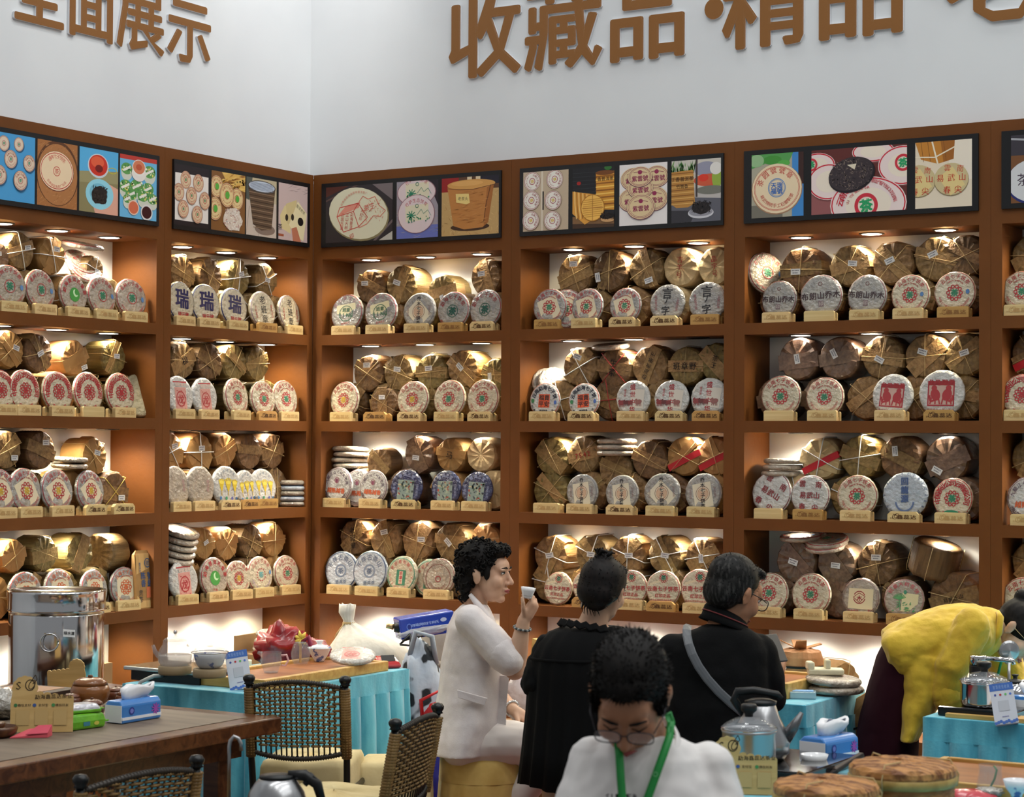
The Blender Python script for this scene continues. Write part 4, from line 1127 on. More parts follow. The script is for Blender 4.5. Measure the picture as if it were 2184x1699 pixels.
# ---- contents of every compartment; positions measured along the shelf (px along the front edge), sizes in px
# cakes: (x, y of the top, kind, stand style); bundles: (x, y, radius, wrap, string, sticker, extra)
CELLS = {
 ('LA', 0): ([(16, 564, 'thin', 'p'), (83, 574, 'thin', 'p'), (153, 586, 'gdisc', 'p'), (214, 589, 'thin', 'p'), (277, 594, 'thin', 'p')],
             [(0, 548, 34, 'plast', '', (0, .2)), (50, 535, 39, 'leaf', 'w', (.4, .2)), (117, 545, 39, 'kraft', 'w', (.2, .35)), (208, 574, 27, 'leaf', 'w', (.1, -.1))]),
 ('LA', 1): ([(-3, 788, 'bold', 'p'), (48, 788, 'bold', 'p'), (120, 792, 'bold', 'p'), (185, 793, 'bold', 'n'), (253, 795, 'bold', 'p')],
             [(28, 745, 39, 'kraft', 't', (.3, .1)), (89, 753, 40, 'dark', 't', (0, 0)), (166, 763, 37, 'kraft', '', (.6, -.5)), (249, 763, 36, 'olive', 't', (.1, .1))]),
 ('LA', 2): ([(-4, 999, 'chayi', 'p'), (52, 997, 'chayi', 'p'), (120, 999, 'chayi', 'p'), (190, 1002, 'chayi', 'd')],
             [(21, 958, 40, 'leaf', 't', (.4, -.4)), (94, 956, 40, 'dark', '', (.2, .4)), (207, 973, 38, 'kraft', 't', (.1, .2))]),
 ('LA', 3): ([(50, 1219, 'chari', 'p'), (126, 1212, 'chari', 'p'), (199, 1214, 'chari', 'd'), (262, 1209, 'chari', 'p')],
             [(36, 1186, 35, 'kraft', 't', None), (102, 1181, 37, 'olive', 't', None), (176, 1178, 39, 'olive', '', None)]),
 ('LB', 0): ([(382, 600, 'rui', 'p'), (434, 606, 'rui', 'p'), (495, 614, 'rui', 'p'), (558, 621, 'lao', 't'), (615, 629, 'lao', 'p')],
             [(396, 582, 38, 'leaf', 't', None), (455, 589, 38, 'dark', 't', None), (514, 592, 38, 'olive', 'w', (.1, .2)), (573, 597, 34, 'leaf', 'w', (0, 0))]),
 ('LB', 1): ([(381, 801, 'rect', 'p'), (434, 805, 'rect', 'p'), (502, 806, 'cha', 'p'), (558, 812, 'cha', 'D'), (605, 811, 'cha', 'p')],
             [(396, 768, 39, 'leaf', 't', None, ('福', BLK, False, .05)), (453, 768, 39, 'dark', 't', None), (507, 771, 38, 'olive', 't', None), (555, 771, 37, 'olive', 't', None)]),
 ('LB', 2): ([(374, 993, 'plain', 'p'), (423, 994, 'plain', 'p'), (479, 993, 'flower', 'd'), (520, 1002, 'flower', 'D'), (559, 999, 'flower', 't')],
             [(369, 960, 40, 'kraft', 'w', (.2, .3)), (432, 958, 40, 'kraft', 'w', (0, .2)), (486, 960, 36, 'kraft', 't', None), (538, 963, 38, 'dark', '', None), (587, 960, 37, 'dark', 't', None)]),
 ('LB', 3): ([(388, 1195, 'rect', 'p'), (453, 1188, 'gdisc', 'p'), (504, 1195, 'chay', 'p'), (551, 1186, 'dots', 'p'), (608, 1184, 'cha', 'p')],
             [(442, 1160, 33, 'kraft', 't', (0, .1)), (490, 1160, 35, 'kraft', 't', None), (542, 1155, 36, 'dark', 't', None), (590, 1152, 36, 'kraft', 't', None)]),
 ('RA', 0): ([(742, 627, 'jing', 'p'), (815, 624, 'jing', 'p'), (897, 624, 'vert', 'p'), (970, 622, 'circ', 't'), (1038, 617, 'circ', 'd')],
             [(786, 611, 36, 'dark', '', (-.3, .2, 0)), (852, 606, 39, 'leaf', '', (-.2, .1)), (939, 622, 36, 'olive', '', (.1, -.4, 1.2)), (1032, 591, 38, 'leaf', '', (-.2, .2, -.1))]),
 ('RA', 1): ([(738, 814, 'chay', 'p'), (883, 812, 'chay', 'd'), (961, 810, 'cha', 'p'), (1033, 809, 'cha', 'd')],
             [(781, 796, 38, 'dark', 't', (0, .45, 0)), (846, 795, 38, 'leaf', 't', (0, .2, .1)), (916, 793, 38, 'olive', 't', (-.1, .2, -.1)), (983, 786, 39, 'leaf', 't', (-.1, .1, .8)), (1052, 799, 34, 'olive', 't', (-.3, -.1, 1.5))]),
 ('RA', 2): ([(723, 996, 'orange', 'p'), (800, 1002, 'orange', 'p'), (870, 1001, 'blue', 'd'), (954, 1003, 'blue', 'p'), (1020, 1006, 'blue', 'p')],
             [(803, 986, 30, 'leaf', '', None), (889, 968, 37, 'plast', '', (-.1, -.2, .1)), (957, 970, 36, 'kraft', '', None, ('马', BLK, False, .05)), (1022, 970, 36, 'pale', '', None)]),
 ('RA', 3): ([(732, 1175, 'gblue', 'p'), (792, 1173, 'gblue', 'p'), (860, 1185, 'king', 'p'), (939, 1190, 'fan', 'p')],
             [(751, 1141, 37, 'dark', 't', None, ('老班章', BLK, True, .04)), (818, 1145, 39, 'leaf', 't', (0, .4, -.2)), (887, 1149, 40, 'leaf', 't', (.3, .1, 0)), (958, 1149, 40, 'leaf', 't', (-.1, 0, .8)), (1032, 1143, 37, 'kraft', 't', None)]),
 ('RB', 0): ([(1176, 616, 'chai', 't'), (1255, 615, 'chai', 'p'), (1336, 614, 'chai', 'd'), (1425, 606, 'gcal', 'd'), (1511, 601, 'gcal', 't')],
             [(1222, 584, 41, 'leaf', 't', (0, .5, 0)), (1297, 577, 42, 'dark', 't', (-.6, -.3, 1.4)), (1375, 572, 41, 'leaf', 't', (.2, -.6, -.3)), (1448, 569, 41, 'pale', '', None, ('吉羊号', RED, True, .036)), (1524, 567, 40, 'pale', '', None, ('品字号', RED, True, .036))]),
 ('RB', 1): ([(1165, 817, 'oseal', 'p'), (1248, 817, 'oseal', 'd'), (1353, 811, 'horse', 'p'), (1435, 811, 'horse', 'd'), (1514, 805, 'horse', 'D')],
             [(1234, 782, 41, 'leaf', 'w', (-.1, .5, .4)), (1306, 784, 41, 'dark', 'r', None, ('生茶', BLK, True, .045)), (1382, 780, 42, 'leaf', '', None, ('勐海老茶王', BLK, False, .028)), (1459, 780, 40, 'olive', 't', None, ('班章野', BLK, False, .044)), (1527, 771, 39, 'olive', '', None, ('茶王', BLK, True, .036))]),
 ('RB', 2): ([(1245, 1011, 'vert2', 'p'), (1330, 1013, 'vert2', 'd'), (1415, 1009, 'vert', 'p'), (1503, 1009, 'vert2', 'p')],
             [(1174, 973, 40, 'olive', 't', None), (1242, 969, 39, 'leaf', 't', None, ('7542', RED, False, .04)), (1308, 1002, 38, 'leaf', 't', None), (1382, 980, 41, 'dark', 't', None), (1455, 973, 40, 'kraft', 't', None, 'red'), (1523, 973, 40, 'kraft', 't', None, 'red')]),
 ('RB', 3): ([(1191, 1216, 'upper', ''), (1257, 1214, 'upper', 'D'), (1349, 1215, 'upper', 'p'), (1417, 1216, 'upper', 'D'), (1494, 1213, 'upper', 'p')],
             [(1171, 1184, 40, 'leaf', 'w', (0, 0, -.2)), (1259, 1182, 40, 'leaf', 'w', (0, 0, .1)), (1336, 1184, 40, 'leaf', 'w', (.1, 0, 0)), (1415, 1184, 40, 'leaf', 'w', (.05, 0, .1)), (1494, 1187, 39, 'leaf', 'w', (0, -.1, 1.5))]),
 ('RC', 0): ([(1664, 599, 'mount', 'p'), (1754, 586, 'mount', 'n'), (1851, 586, 'mount', 'p'), (1944, 586, 'chab', 'p'), (2039, 579, 'chab', 't')],
             [(1705, 574, 46, 'dark', 't', (-.2, -.1, 0)), (1809, 566, 43, 'leaf', 't', (.2, .1, .1)), (1901, 560, 45, 'leaf', 't', (-.1, .1, -.4)), (1993, 551, 46, 'leaf', 't', (-.1, .2, -.4)), (2068, 544, 44, 'dark', 't', None)]),
 ('RC', 1): ([(1668, 801, 'cha', 'n'), (1761, 804, 'cha', 'p'), (1905, 797, 'dragon', 'p'), (2010, 788, 'dragon', 'D')],
             [(1699, 759, 44, 'plast', '', (0, 0, 1.4)), (1786, 761, 44, 'plast', '', (-.2, .2, 1.1)), (1879, 759, 45, 'leaf', 't', (-.1, -.1, .5)), (1971, 756, 45, 'leaf', 't', (-.1, .2, .3)), (2057, 753, 44, 'leaf', 't', (0, .1, -.3))]),
 ('RC', 2): ([(1647, 1005, 'yiwur', 'n'), (1730, 1013, 'yiwu', 't'), (1831, 1013, 'cha', 'p'), (1933, 1007, 'bowl', 'd'), (2034, 1019, 'boldg', 'p')],
             [(1746, 978, 43, 'pale', 'w', None, 'red'), (1831, 975, 44, 'olive', 'w', None), (1917, 975, 45, 'dark', '', (-.2, .3, 1.5)), (2017, 975, 47, 'plast', '', (-.4, -.5, .5))]),
 ('RC', 3): ([(1643, 1221, 'cha', 'p'), (1732, 1222, 'cha', 'p'), (1838, 1232, 'logo', 'p'), (1930, 1235, 'bamboo', 't')],
             [(1695, 1198, 45, 'plast', '', (-.1, 0, .3)), (1781, 1201, 43, 'plast', '', (0, -.1, .1)), (1868, 1203, 46, 'dark', 't', (0, .3, 0))]),
 ('RD', 0): ([(2180, 578, 'cha', 'p')], [(2200, 545, 46, 'leaf', 't', None)]),
 ('RD', 1): ([(2178, 798, 'bold', 'p')], [(2200, 752, 46, 'dark', 't', None, 'red')]),
 ('RD', 2): ([(2196, 1015, 'orange', 'p')], [(2200, 975, 46, 'leaf', 't', None)]),
 ('RD', 3): ([(2186, 1225, 'cha', 'p')], [(2200, 1195, 46, 'leaf', 't', None)]),
}
ROWW = ['top shelf', 'second shelf', 'third shelf', 'fourth shelf']
ORDW = ['first', 'second', 'third', 'fourth', 'fifth', 'sixth', 'seventh', 'eighth']
WRAPW = {'leaf': 'tan leaf', 'dark': 'dark brown leaf', 'olive': 'olive leaf', 'kraft': 'kraft paper', 'plast': 'plastic-wrapped', 'pale': 'pale paper'}
STW = {'p': 'pale', 'd': 'dark-lettered', 't': 'tan', 'D': 'tan dark-lettered', 'n': 'plain pale'}
TURN = {'L': -0.02, 'R': 0.02}
for (bn, row), (cakes, buns) in CELLS.items():
    wall, _, b0, c0, _ = BAYS[bn]
    zs = SHELF[row]
    bay = POSTER[bn]
    rz0 = WR[wall] + TURN[wall]
    stood = []
    for i, (px, py, kind, style) in enumerate(cakes):
        u, z = on_wall(wall, px, py, 0.06)
        u = min(max(u, b0 + .07), c0 - .075)
        sc = max(.82, min(1.08, (z - zs - .014) / 2 / CR))
        yaw = rz0 + random.uniform(-.09, .09)
        if style:
            fwd = Vector((sin(-yaw), cos(-yaw), 0))
            p = W(wall, u, 0.045, zs)
            display_stand(p - fwd * .031, yaw, style, '%s wooden stand, %s on %s, %s' % (STW[style], ORDW[i], ROWW[row], bay))
            lift = .016
        else:
            p = W(wall, u, 0.05, zs); lift = 0.001
        t = .10 + random.uniform(-.03, .05)
        tea_cake(kind, p + Vector((0, 0, lift + CR * sc * cos(t))) + Vector((sin(-yaw), cos(-yaw), 0)) * (CR * sc * sin(t)), yaw, sc, -t, random.uniform(-.08, .08),
                 'tea cake, %s, %s on %s, %s' % (KINDS[kind][2], ORDW[i], ROWW[row], bay), 'tea cakes on wooden stands')
        stood.append(u)
    low_r = .104
    tops = []
    for i, bd in enumerate(buns):
        px, py, r, kind, st, sticker = bd[:6]
        ex = bd[6] if len(bd) > 6 else None
        dep = .088
        u, z = on_wall(wall, px, py, dep)
        dist = (W(wall, u, dep, z) - CAM).dot(_f)
        sc = r * 1.05 * dist / FPX / BR
        top_lim = (ZOPEN if row == 0 else SHELF[row - 1] - TB) - .006
        z = min(z, top_lim - sc * BR * 1.06)
        u = min(max(u, b0 + sc * BR + .004), c0 - sc * BR - .004)
        tops.append((u, z, sc * BR))
        tea_bundle(kind, W(wall, u, dep + .018, z), WR[wall] + random.uniform(-.03, .03), sc,
                   '%s%s tea bundle, %s in upper layer, %s, %s' % (SWORD[st], WRAPW[kind], ORDW[i], ROWW[row], bay),
                   'wrapped bundles stacked behind the cakes', strap='red' if ex == 'red' else kind not in ('pale',), string=st, sticker=sticker, text=ex if isinstance(ex, tuple) else None, length=.92)
    # the lower layer carries the upper one: a bundle under and between its neighbours
    if bn != 'RD':
        tops.sort()
        kinds = [bd[3] for bd in buns]
        lows = []
        us = [t[0] for t in tops]
        lo_u, hi_u = max(b0 + low_r + .006, us[0] - .11), min(c0 - low_r - .006, us[-1] + .11)
        n_low = max(2, int((hi_u - lo_u) / .203) + 1)
        cand = [lo_u + (hi_u - lo_u) * i / (n_low - 1) for i in range(n_low)]
        for i, u in enumerate(cand):
            lim = min(low_r, (tops[min(i, len(tops) - 1)][1] - zs) * .47)
            u = min(max(u, b0 + low_r + .006), c0 - low_r - .006)
            lows.append(u)
            k = kinds[min(i, len(kinds) - 1)]
            sc = .098 / BR
            tea_bundle(k, W(wall, u, .108, zs + BR * sc * 1.03), WR[wall], sc, '%s tea bundle, %s in lower layer, %s, %s' % (WRAPW[k], ORDW[len(lows) - 1], ROWW[row], bay),
                       'wrapped bundles under the upper layer', string=buns[min(i, len(buns) - 1)][4], length=.84)

# ---- loose cakes, stacks and odd pieces on the shelves
def loose(kind, bn, px, py, dep, tilt, label, turn=0.0, roll=0.0, scale=1.0, rest=None, group='loose tea cakes between the bundles'):
    wall = BAYS[bn][0]
    u, z = on_wall(wall, px, py, dep)
    if rest is not None:
        z = rest
    return tea_cake(kind, W(wall, u, dep, z), WR[wall] + turn, scale, tilt, roll, label, group)
loose('thin', 'LA', 176, 524, .14, -1.35, 'tea cake lying almost flat on top of the pile, under blue-photo poster', roll=.3)
loose('thin', 'LA', 172, 560, .16, -.8, 'upper of two tea cakes leaning together beside the tilted one, top shelf', -.1, .3, .9)
loose('thin', 'LA', 180, 574, .13, -.7, 'lower of two tea cakes leaning together beside the tilted one, top shelf', -.15, .35, .9)
loose('kraft', 'LA', 297, 838, .10, -.3, 'yellowed paper tea cake leaning by the bay side, in front, second shelf', -.5, 0, 1.08, SHELF[1] + .1045)
loose('kraft', 'LA', 316, 838, .16, -.25, 'yellowed paper tea cake leaning by the bay side, behind, second shelf', -.5, 0, 1.0, SHELF[1] + .1)
for k in range(2):
    loose('plain', 'LA', 148, 994, .13, -pi / 2 + .05, '%s of two flat tea cakes on the pile, third shelf, under blue-photo poster' % ('lower', 'upper')[k], rest=SHELF[2] + .219 + .029 * k, scale=.85)
tea_bundle('dark', W('L', on_wall('L', 247, 1035, .06)[0], .068, SHELF[2] + .10), WR['L'], .88, 'round brown woven tea basket tied with yellow string, third shelf', 'wrapped bundles stacked behind the cakes', string='y', sticker=(.4, -.3, 0), spin=.1, length=.7)
display_stand(W('L', on_wall('L', 262, 1090, .015)[0], .004, SHELF[2]), WR['L'], 'd', 'dark-lettered wooden stand in front of the yellow-stringed round basket')
u_, z_ = on_wall('L', 240, 1183, .14)
tea_bundle('leaf', W('L', u_ - .09, .15, z_ + .01), WR['L'] - pi / 2 + .2, .86, 'tan leaf tea bundle lying sideways showing its ridges, fourth shelf, under blue-photo poster', 'wrapped bundles stacked behind the cakes', string='', strap=False, length=.9)
def paper_bag():
    D = Draw()
    D.rect(.005, .005, .135, .255, (206, 164, 104))
    D.ring(.085, .21, .022, .022, .005, (60, 84, 120)); D.chars('號', .085, .21, .026, (60, 84, 120))
    D.chars('普洱茶', .03, .19, .016, (80, 100, 130), vertical=True)
    D.chars('陈香', .05, .135, .034, (50, 80, 124), 0, .02, vertical=True); D.chars('號级', .095, .135, .034, (50, 80, 124), 0, .02, vertical=True)
    D.rect(.07, .05, .105, .1, (206, 110, 70)); D.chars('贡茶', .03, .06, .03, (60, 60, 60), 0, 0, vertical=True)
    for x in (.02, .07, .12): D.line(x, .01, x, .25, .0015, (176, 130, 80))
    root = thing('printed_paper_bag', 'flat yellow paper bag with blue printing, leaning on the fourth shelf', 'paper bag', W('L', on_wall('L', 286, 1290, .03)[0], .012, SHELF[3]), WR['L'] + .05)
    mb = MB(); mb.loft([[(0.0, 0, 0), (.14, 0, 0), (.14, .03, 0), (0, .03, 0)], [(0, .006, .13), (.142, .004, .13), (.142, .034, .13), (0, .036, .13)], [(0, .02, .25), (.14, .018, .25), (.14, .032, .25), (0, .034, .25)], [(.02, .028, .268), (.118, .026, .268), (.118, .03, .268), (.02, .032, .268)]], smooth=False)
    mb.build('bag', B_KRAFT, root)
    link('print', D.mesh('print', lambda x, y, l: (x, -.0012 + .1 * max(0, y - .13) * .9 + .045 * min(y, .13) - .00008 * l, y), M_MATTE), root)
paper_bag()
for k in range(5):
    loose('gblue' if k % 2 else 'plain', 'LB', 622, 1060, .105, -pi / 2, '%s of five flat tea cakes stacked by the corner, third shelf' % ('lowest', 'second', 'middle', 'fourth', 'topmost')[k], rest=SHELF[2] + .0145 + .027 * k, turn=k * .7)
for k in range(5):
    loose('plain', 'LB', 372 + 3 * k, 1188 - 14 * k, .13, -pi / 2 + .35, '%s of five slanting tea cakes at the bay side, fourth shelf' % ('lowest', 'second', 'middle', 'fourth', 'topmost')[k], roll=.25)
u_ = on_wall('R', 815, 850, .06)[0]
tea_bundle('dark', W('R', u_, .075, SHELF[1] + .089), 0, .78, 'small dark leaf tea bundle standing behind its own stand, second shelf', 'wrapped bundles stacked behind the cakes', string='t', sticker=(-.1, .4, 0), spin=1.5, length=.5)
display_stand(W('R', u_ - .012, .01, SHELF[1]), 0, 'D', 'tan dark-lettered wooden stand in front of the small leaf bundle')
for k in range(4):
    loose('plain', 'RA', 748 + (2, -3, 3, 0)[k], 988, .16, -pi / 2 - .02 * k, '%s of four flat tea cakes piled by the bay side, under sacking-basket poster' % ('lowest', 'second', 'third', 'topmost')[k], rest=SHELF[2] + .21 + .028 * k)
loose('orange', 'RA', 764, 1040, .085, -.12, 'tea cake with orange characters half hidden behind the front row', rest=SHELF[2] + .098)
loose('king', 'RA', 918, 1225, .088, -.12, 'tea cake with green rim half hidden behind the fan cake', rest=SHELF[3] + .098)
loose('chai', 'RB', 1208, 655, .085, -.15, 'tea cake half hidden behind the first one, top shelf, under bamboo-tube poster', .3, rest=SHELF[0] + .098)
for k in range(3):
    loose('plain', 'RB', 1158 + 13 * k, 822 - 2 * k, .19 - .02 * k, -.35, '%s of three tea cakes leaning by the bay side, under bamboo-tube poster' % ('first', 'second', 'third')[k], .9, -.45, .9)
loose('plain', 'RB', 1303, 739, .14, -pi / 2 + .15, 'tea cake lying on top of the bundles, tilted, under bamboo-tube poster', 0, .25, .95)
for k in range(3):
    loose('plain', 'RB', 1316, 965, .13, -pi / 2, '%s of three flat tea cakes stacked on a bundle, under bamboo-tube poster' % ('lowest', 'middle', 'topmost')[k], rest=SHELF[2] + .287 + .028 * k)
display_stand(W('R', on_wall('R', 1163, 1090, .01)[0], .012, SHELF[2]), 0, 'p', 'pale wooden stand with no cake, third shelf, under bamboo-tube poster')
loose('thin', 'RC', 1634, 583, .12, -.2, 'tea cake standing edge-on by the bay side, top shelf, under dark-cake poster', 1.0, 0, 1.02)
for k in range(3):
    loose('plain', 'RC', 1668 + 3 * k, 1000, .14, -pi / 2, '%s of three flat tea cakes stacked by the bay side, under dark-cake poster' % ('lowest', 'middle', 'topmost')[k], rest=SHELF[2] + .2 + .029 * k)
loose('thin', 'RC', 1708, 1146, .13, -pi / 2 + .12, 'tea cake lying on the bundles, nearest the bay side, fourth shelf, under dark-cake poster', rest=SHELF[3] + .357)
loose('thin', 'RC', 1764, 1157, .12, -pi / 2 + .3, 'upper of two tea cakes tilted on the bundles, fourth shelf, under dark-cake poster', 0, .22, rest=SHELF[3] + .345)
loose('thin', 'RC', 1762, 1163, .12, -pi / 2 + .3, 'lower of two tea cakes tilted on the bundles, fourth shelf, under dark-cake poster', 0, .22, rest=SHELF[3] + .325)
u_, z_ = on_wall('R', 2034, 1274, .09)
tea_bundle('dark', W('R', u_, .10, SHELF[3] + .118), 0, 1.08, 'large dark leaf tea bundle in the bay corner behind the yellow jacket', 'wrapped bundles stacked behind the cakes', string='t', text=('易武正山', BLK, False, .02), spin=-.3, length=.9)
u_, z_ = on_wall('R', 1985, 1245, .15)
o_ = tea_bundle('dark', W('R', u_, .155, SHELF[3] + .212), 0, 1.0, 'opened dark leaf tea bundle standing tilted on the large bundle', 'wrapped bundles stacked behind the cakes', string='t', strap=False, length=.78)
o_.rotation_euler = (Matrix.Rotation(.3, 4, 'Y') @ Matrix.Rotation(pi / 2 + .1, 4, 'X')).to_euler()

# ================================================================= furniture and things in front of the shelves
TZ = 0.75
M_VELVET = mat('turquoise_velvet', rgb(104, 200, 220), .7, col2=rgb(62, 162, 190), scale=(16, 16, 4), detail=4, sheen=.5, bump=.1, bscale=S(90))
M_DKWOOD = mat('dark_polished_wood', rgb(104, 62, 34), .28, col2=rgb(70, 38, 20), scale=(3, 26, 26), dist=1.2)
M_RUNNER = mat('grey_brown_mat', rgb(120, 104, 88), .6, col2=rgb(104, 88, 74), scale=(4, 20, 8))
M_BAMBOO = mat('bamboo_wood', rgb(208, 168, 96), .4, col2=rgb(186, 142, 72), scale=(5, 40, 40))
M_TRAY = mat('brown_tray_wood', rgb(166, 104, 58), .35, col2=rgb(140, 82, 42), scale=(5, 30, 20))
M_CARTON = mat('cardboard', rgb(166, 128, 86), .8, col2=rgb(150, 112, 72), scale=S(5))
M_SIGNW = mat('pale_plywood', rgb(212, 178, 116), .55, col2=rgb(196, 160, 98), scale=(4, 4, 30), dist=.8)
M_PLUM = mat('plum_wood', rgb(112, 66, 44), .22, col2=rgb(90, 50, 34), scale=(10, 10, 30), coat=.3)
M_AMBERW = mat('amber_wood', rgb(146, 92, 46), .22, col2=rgb(120, 72, 34), scale=(10, 10, 26), coat=.3)
M_CREAMC = mat('cream_cover_cloth', rgb(226, 206, 156), .8, col2=rgb(212, 190, 138), scale=S(9), bump=.25, bscale=S(24))
M_YELC = mat('yellow_cover_cloth', rgb(226, 192, 112), .75, col2=rgb(206, 168, 88), scale=S(12), sheen=.3)
M_PLASTIC = mat('clear_plastic_bag', rgb(222, 222, 222), .12, alpha=.5, bump=.8, bscale=S(40), coat=.6)
M_SILVERW = mat('silver_plastic_wrap', rgb(186, 182, 174), .25, .2, col2=rgb(160, 154, 146), scale=S(30), bump=.9, bscale=S(60), coat=.8)
M_RATTAN = mat('rattan_tan', rgb(142, 110, 62), .45, col2=rgb(112, 84, 44), scale=S(30))
M_RATDK = mat('rattan_dark', rgb(48, 40, 32), .45)
M_BLKMET = mat('black_enamel', rgb(16, 16, 17), .3)
M_BLUEP = mat('blue_plastic_film', rgb(66, 132, 206), .3, coat=.4)
M_TISSUE = mat('white_tissue', rgb(236, 236, 240), .9)
M_CHINA = mat('blue_white_china', rgb(232, 234, 238), .15, col2=rgb(96, 116, 176), scale=S(30), detail=3, lo=.56, hi=.62)

def rz_facing(px):                                    # the turn that squares a thing up to a viewer standing in the hall
    d = ray(px, 900)
    return atan2(d.y, d.x) - pi / 2

# ---- tables with pleated skirts
def skirted_table(x0, x1, y0, y1, label, z=TZ, pl=.105):
    root = thing('skirted_table', label, 'table', ((x0 + x1) / 2, (y0 + y1) / 2, 0), 0, 'tables with turquoise velvet skirts')
    w, h = (x1 - x0) / 2, (y1 - y0) / 2
    mb = MB(); mb.box(-w, w, -h, h, z - .012, z, .008); mb.build('cloth_top', M_VELVET, root)
    per = []
    for (ax, ay), (bx_, by_) in (((-w, -h), (w, -h)), ((w, -h), (w, h)), ((w, h), (-w, h)), ((-w, h), (-w, -h))):
        L = sqrt((bx_ - ax) ** 2 + (by_ - ay) ** 2)
        n = int(L / .0105)
        tx, ty = (bx_ - ax) / L, (by_ - ay) / L
        for i in range(n):
            s = i / n * L
            per.append((ax + tx * s, ay + ty * s, ty, -tx, s))
    rnd = random.Random(int(x0 * 100))
    def ring(zz, amp):
        out = []
        for x, y, nx, ny, s in per:
            t = (s % pl) / pl
            prof = (.25 + .75 * sin(min(1, t / .8) * pi)) if t < .8 else -.55
            o = .002 + amp * prof * (1 + .25 * sin(s * 9))
            out.append((x + nx * o, y + ny * o, zz))
        return out
    mb = MB(); mb.loft([ring(z - .002, 0), ring(z - .07, .001), ring(z - .085, .004)], caps=False); mb.build('skirt_band', M_VELVET, root)
    mb = MB(); mb.loft([ring(z - .083, .010), ring(z - .2, .022), ring(z - .45, .03), ring(.012, .036)], caps=False); mb.build('pleated_skirt', M_VELVET, root)
    for sx in (-1, 1):
        for sy in (-1, 1):
            q = MB(); q.box(sx * (w - .05) - .02, sx * (w - .05) + .02, sy * (h - .05) - .02, sy * (h - .05) + .02, 0, z - .012); q.build('leg', M_BLKMET, root)
    return root
skirted_table(.73, 1.385, -2.195, -1.12, 'turquoise skirted table holding the glass kettles')
skirted_table(2.55, 3.29, -1.30, -.70, 'turquoise skirted table between the people in black and yellow')
skirted_table(3.765, 5.05, -1.345, -.62, 'turquoise skirted table under the steel pot by the yellow jacket')
skirted_table(3.62, 5.2, -4.35, -2.36, 'turquoise skirted table in front holding baskets and payment sign')

# ---- wooden tea table
root = thing('tea_table', 'dark polished wooden tea table holding the tissue pack', 'table', (1.1, -3.45, 0))
clean(MB().box(-.75, .76, -.95, .837, TZ - .058, TZ - .002).build('tabletop', M_DKWOOD, root), .006)
clean(MB().box(-.68, .68, -.88, .75, TZ - .002, TZ).build('table_mat', M_RUNNER, root), .001)
MB().box(-.66, .66, -.86, .74, TZ - .14, TZ - .058).build('apron', M_DKWOOD, root)
for sx in (-1, 1):
    for sy, yy in ((-1, -.8), (1, .68)):
        clean(MB().box(sx * .6 - .035, sx * .6 + .035, yy - .035, yy + .035, 0, TZ - .14).build('leg', M_DKWOOD, root), .004)

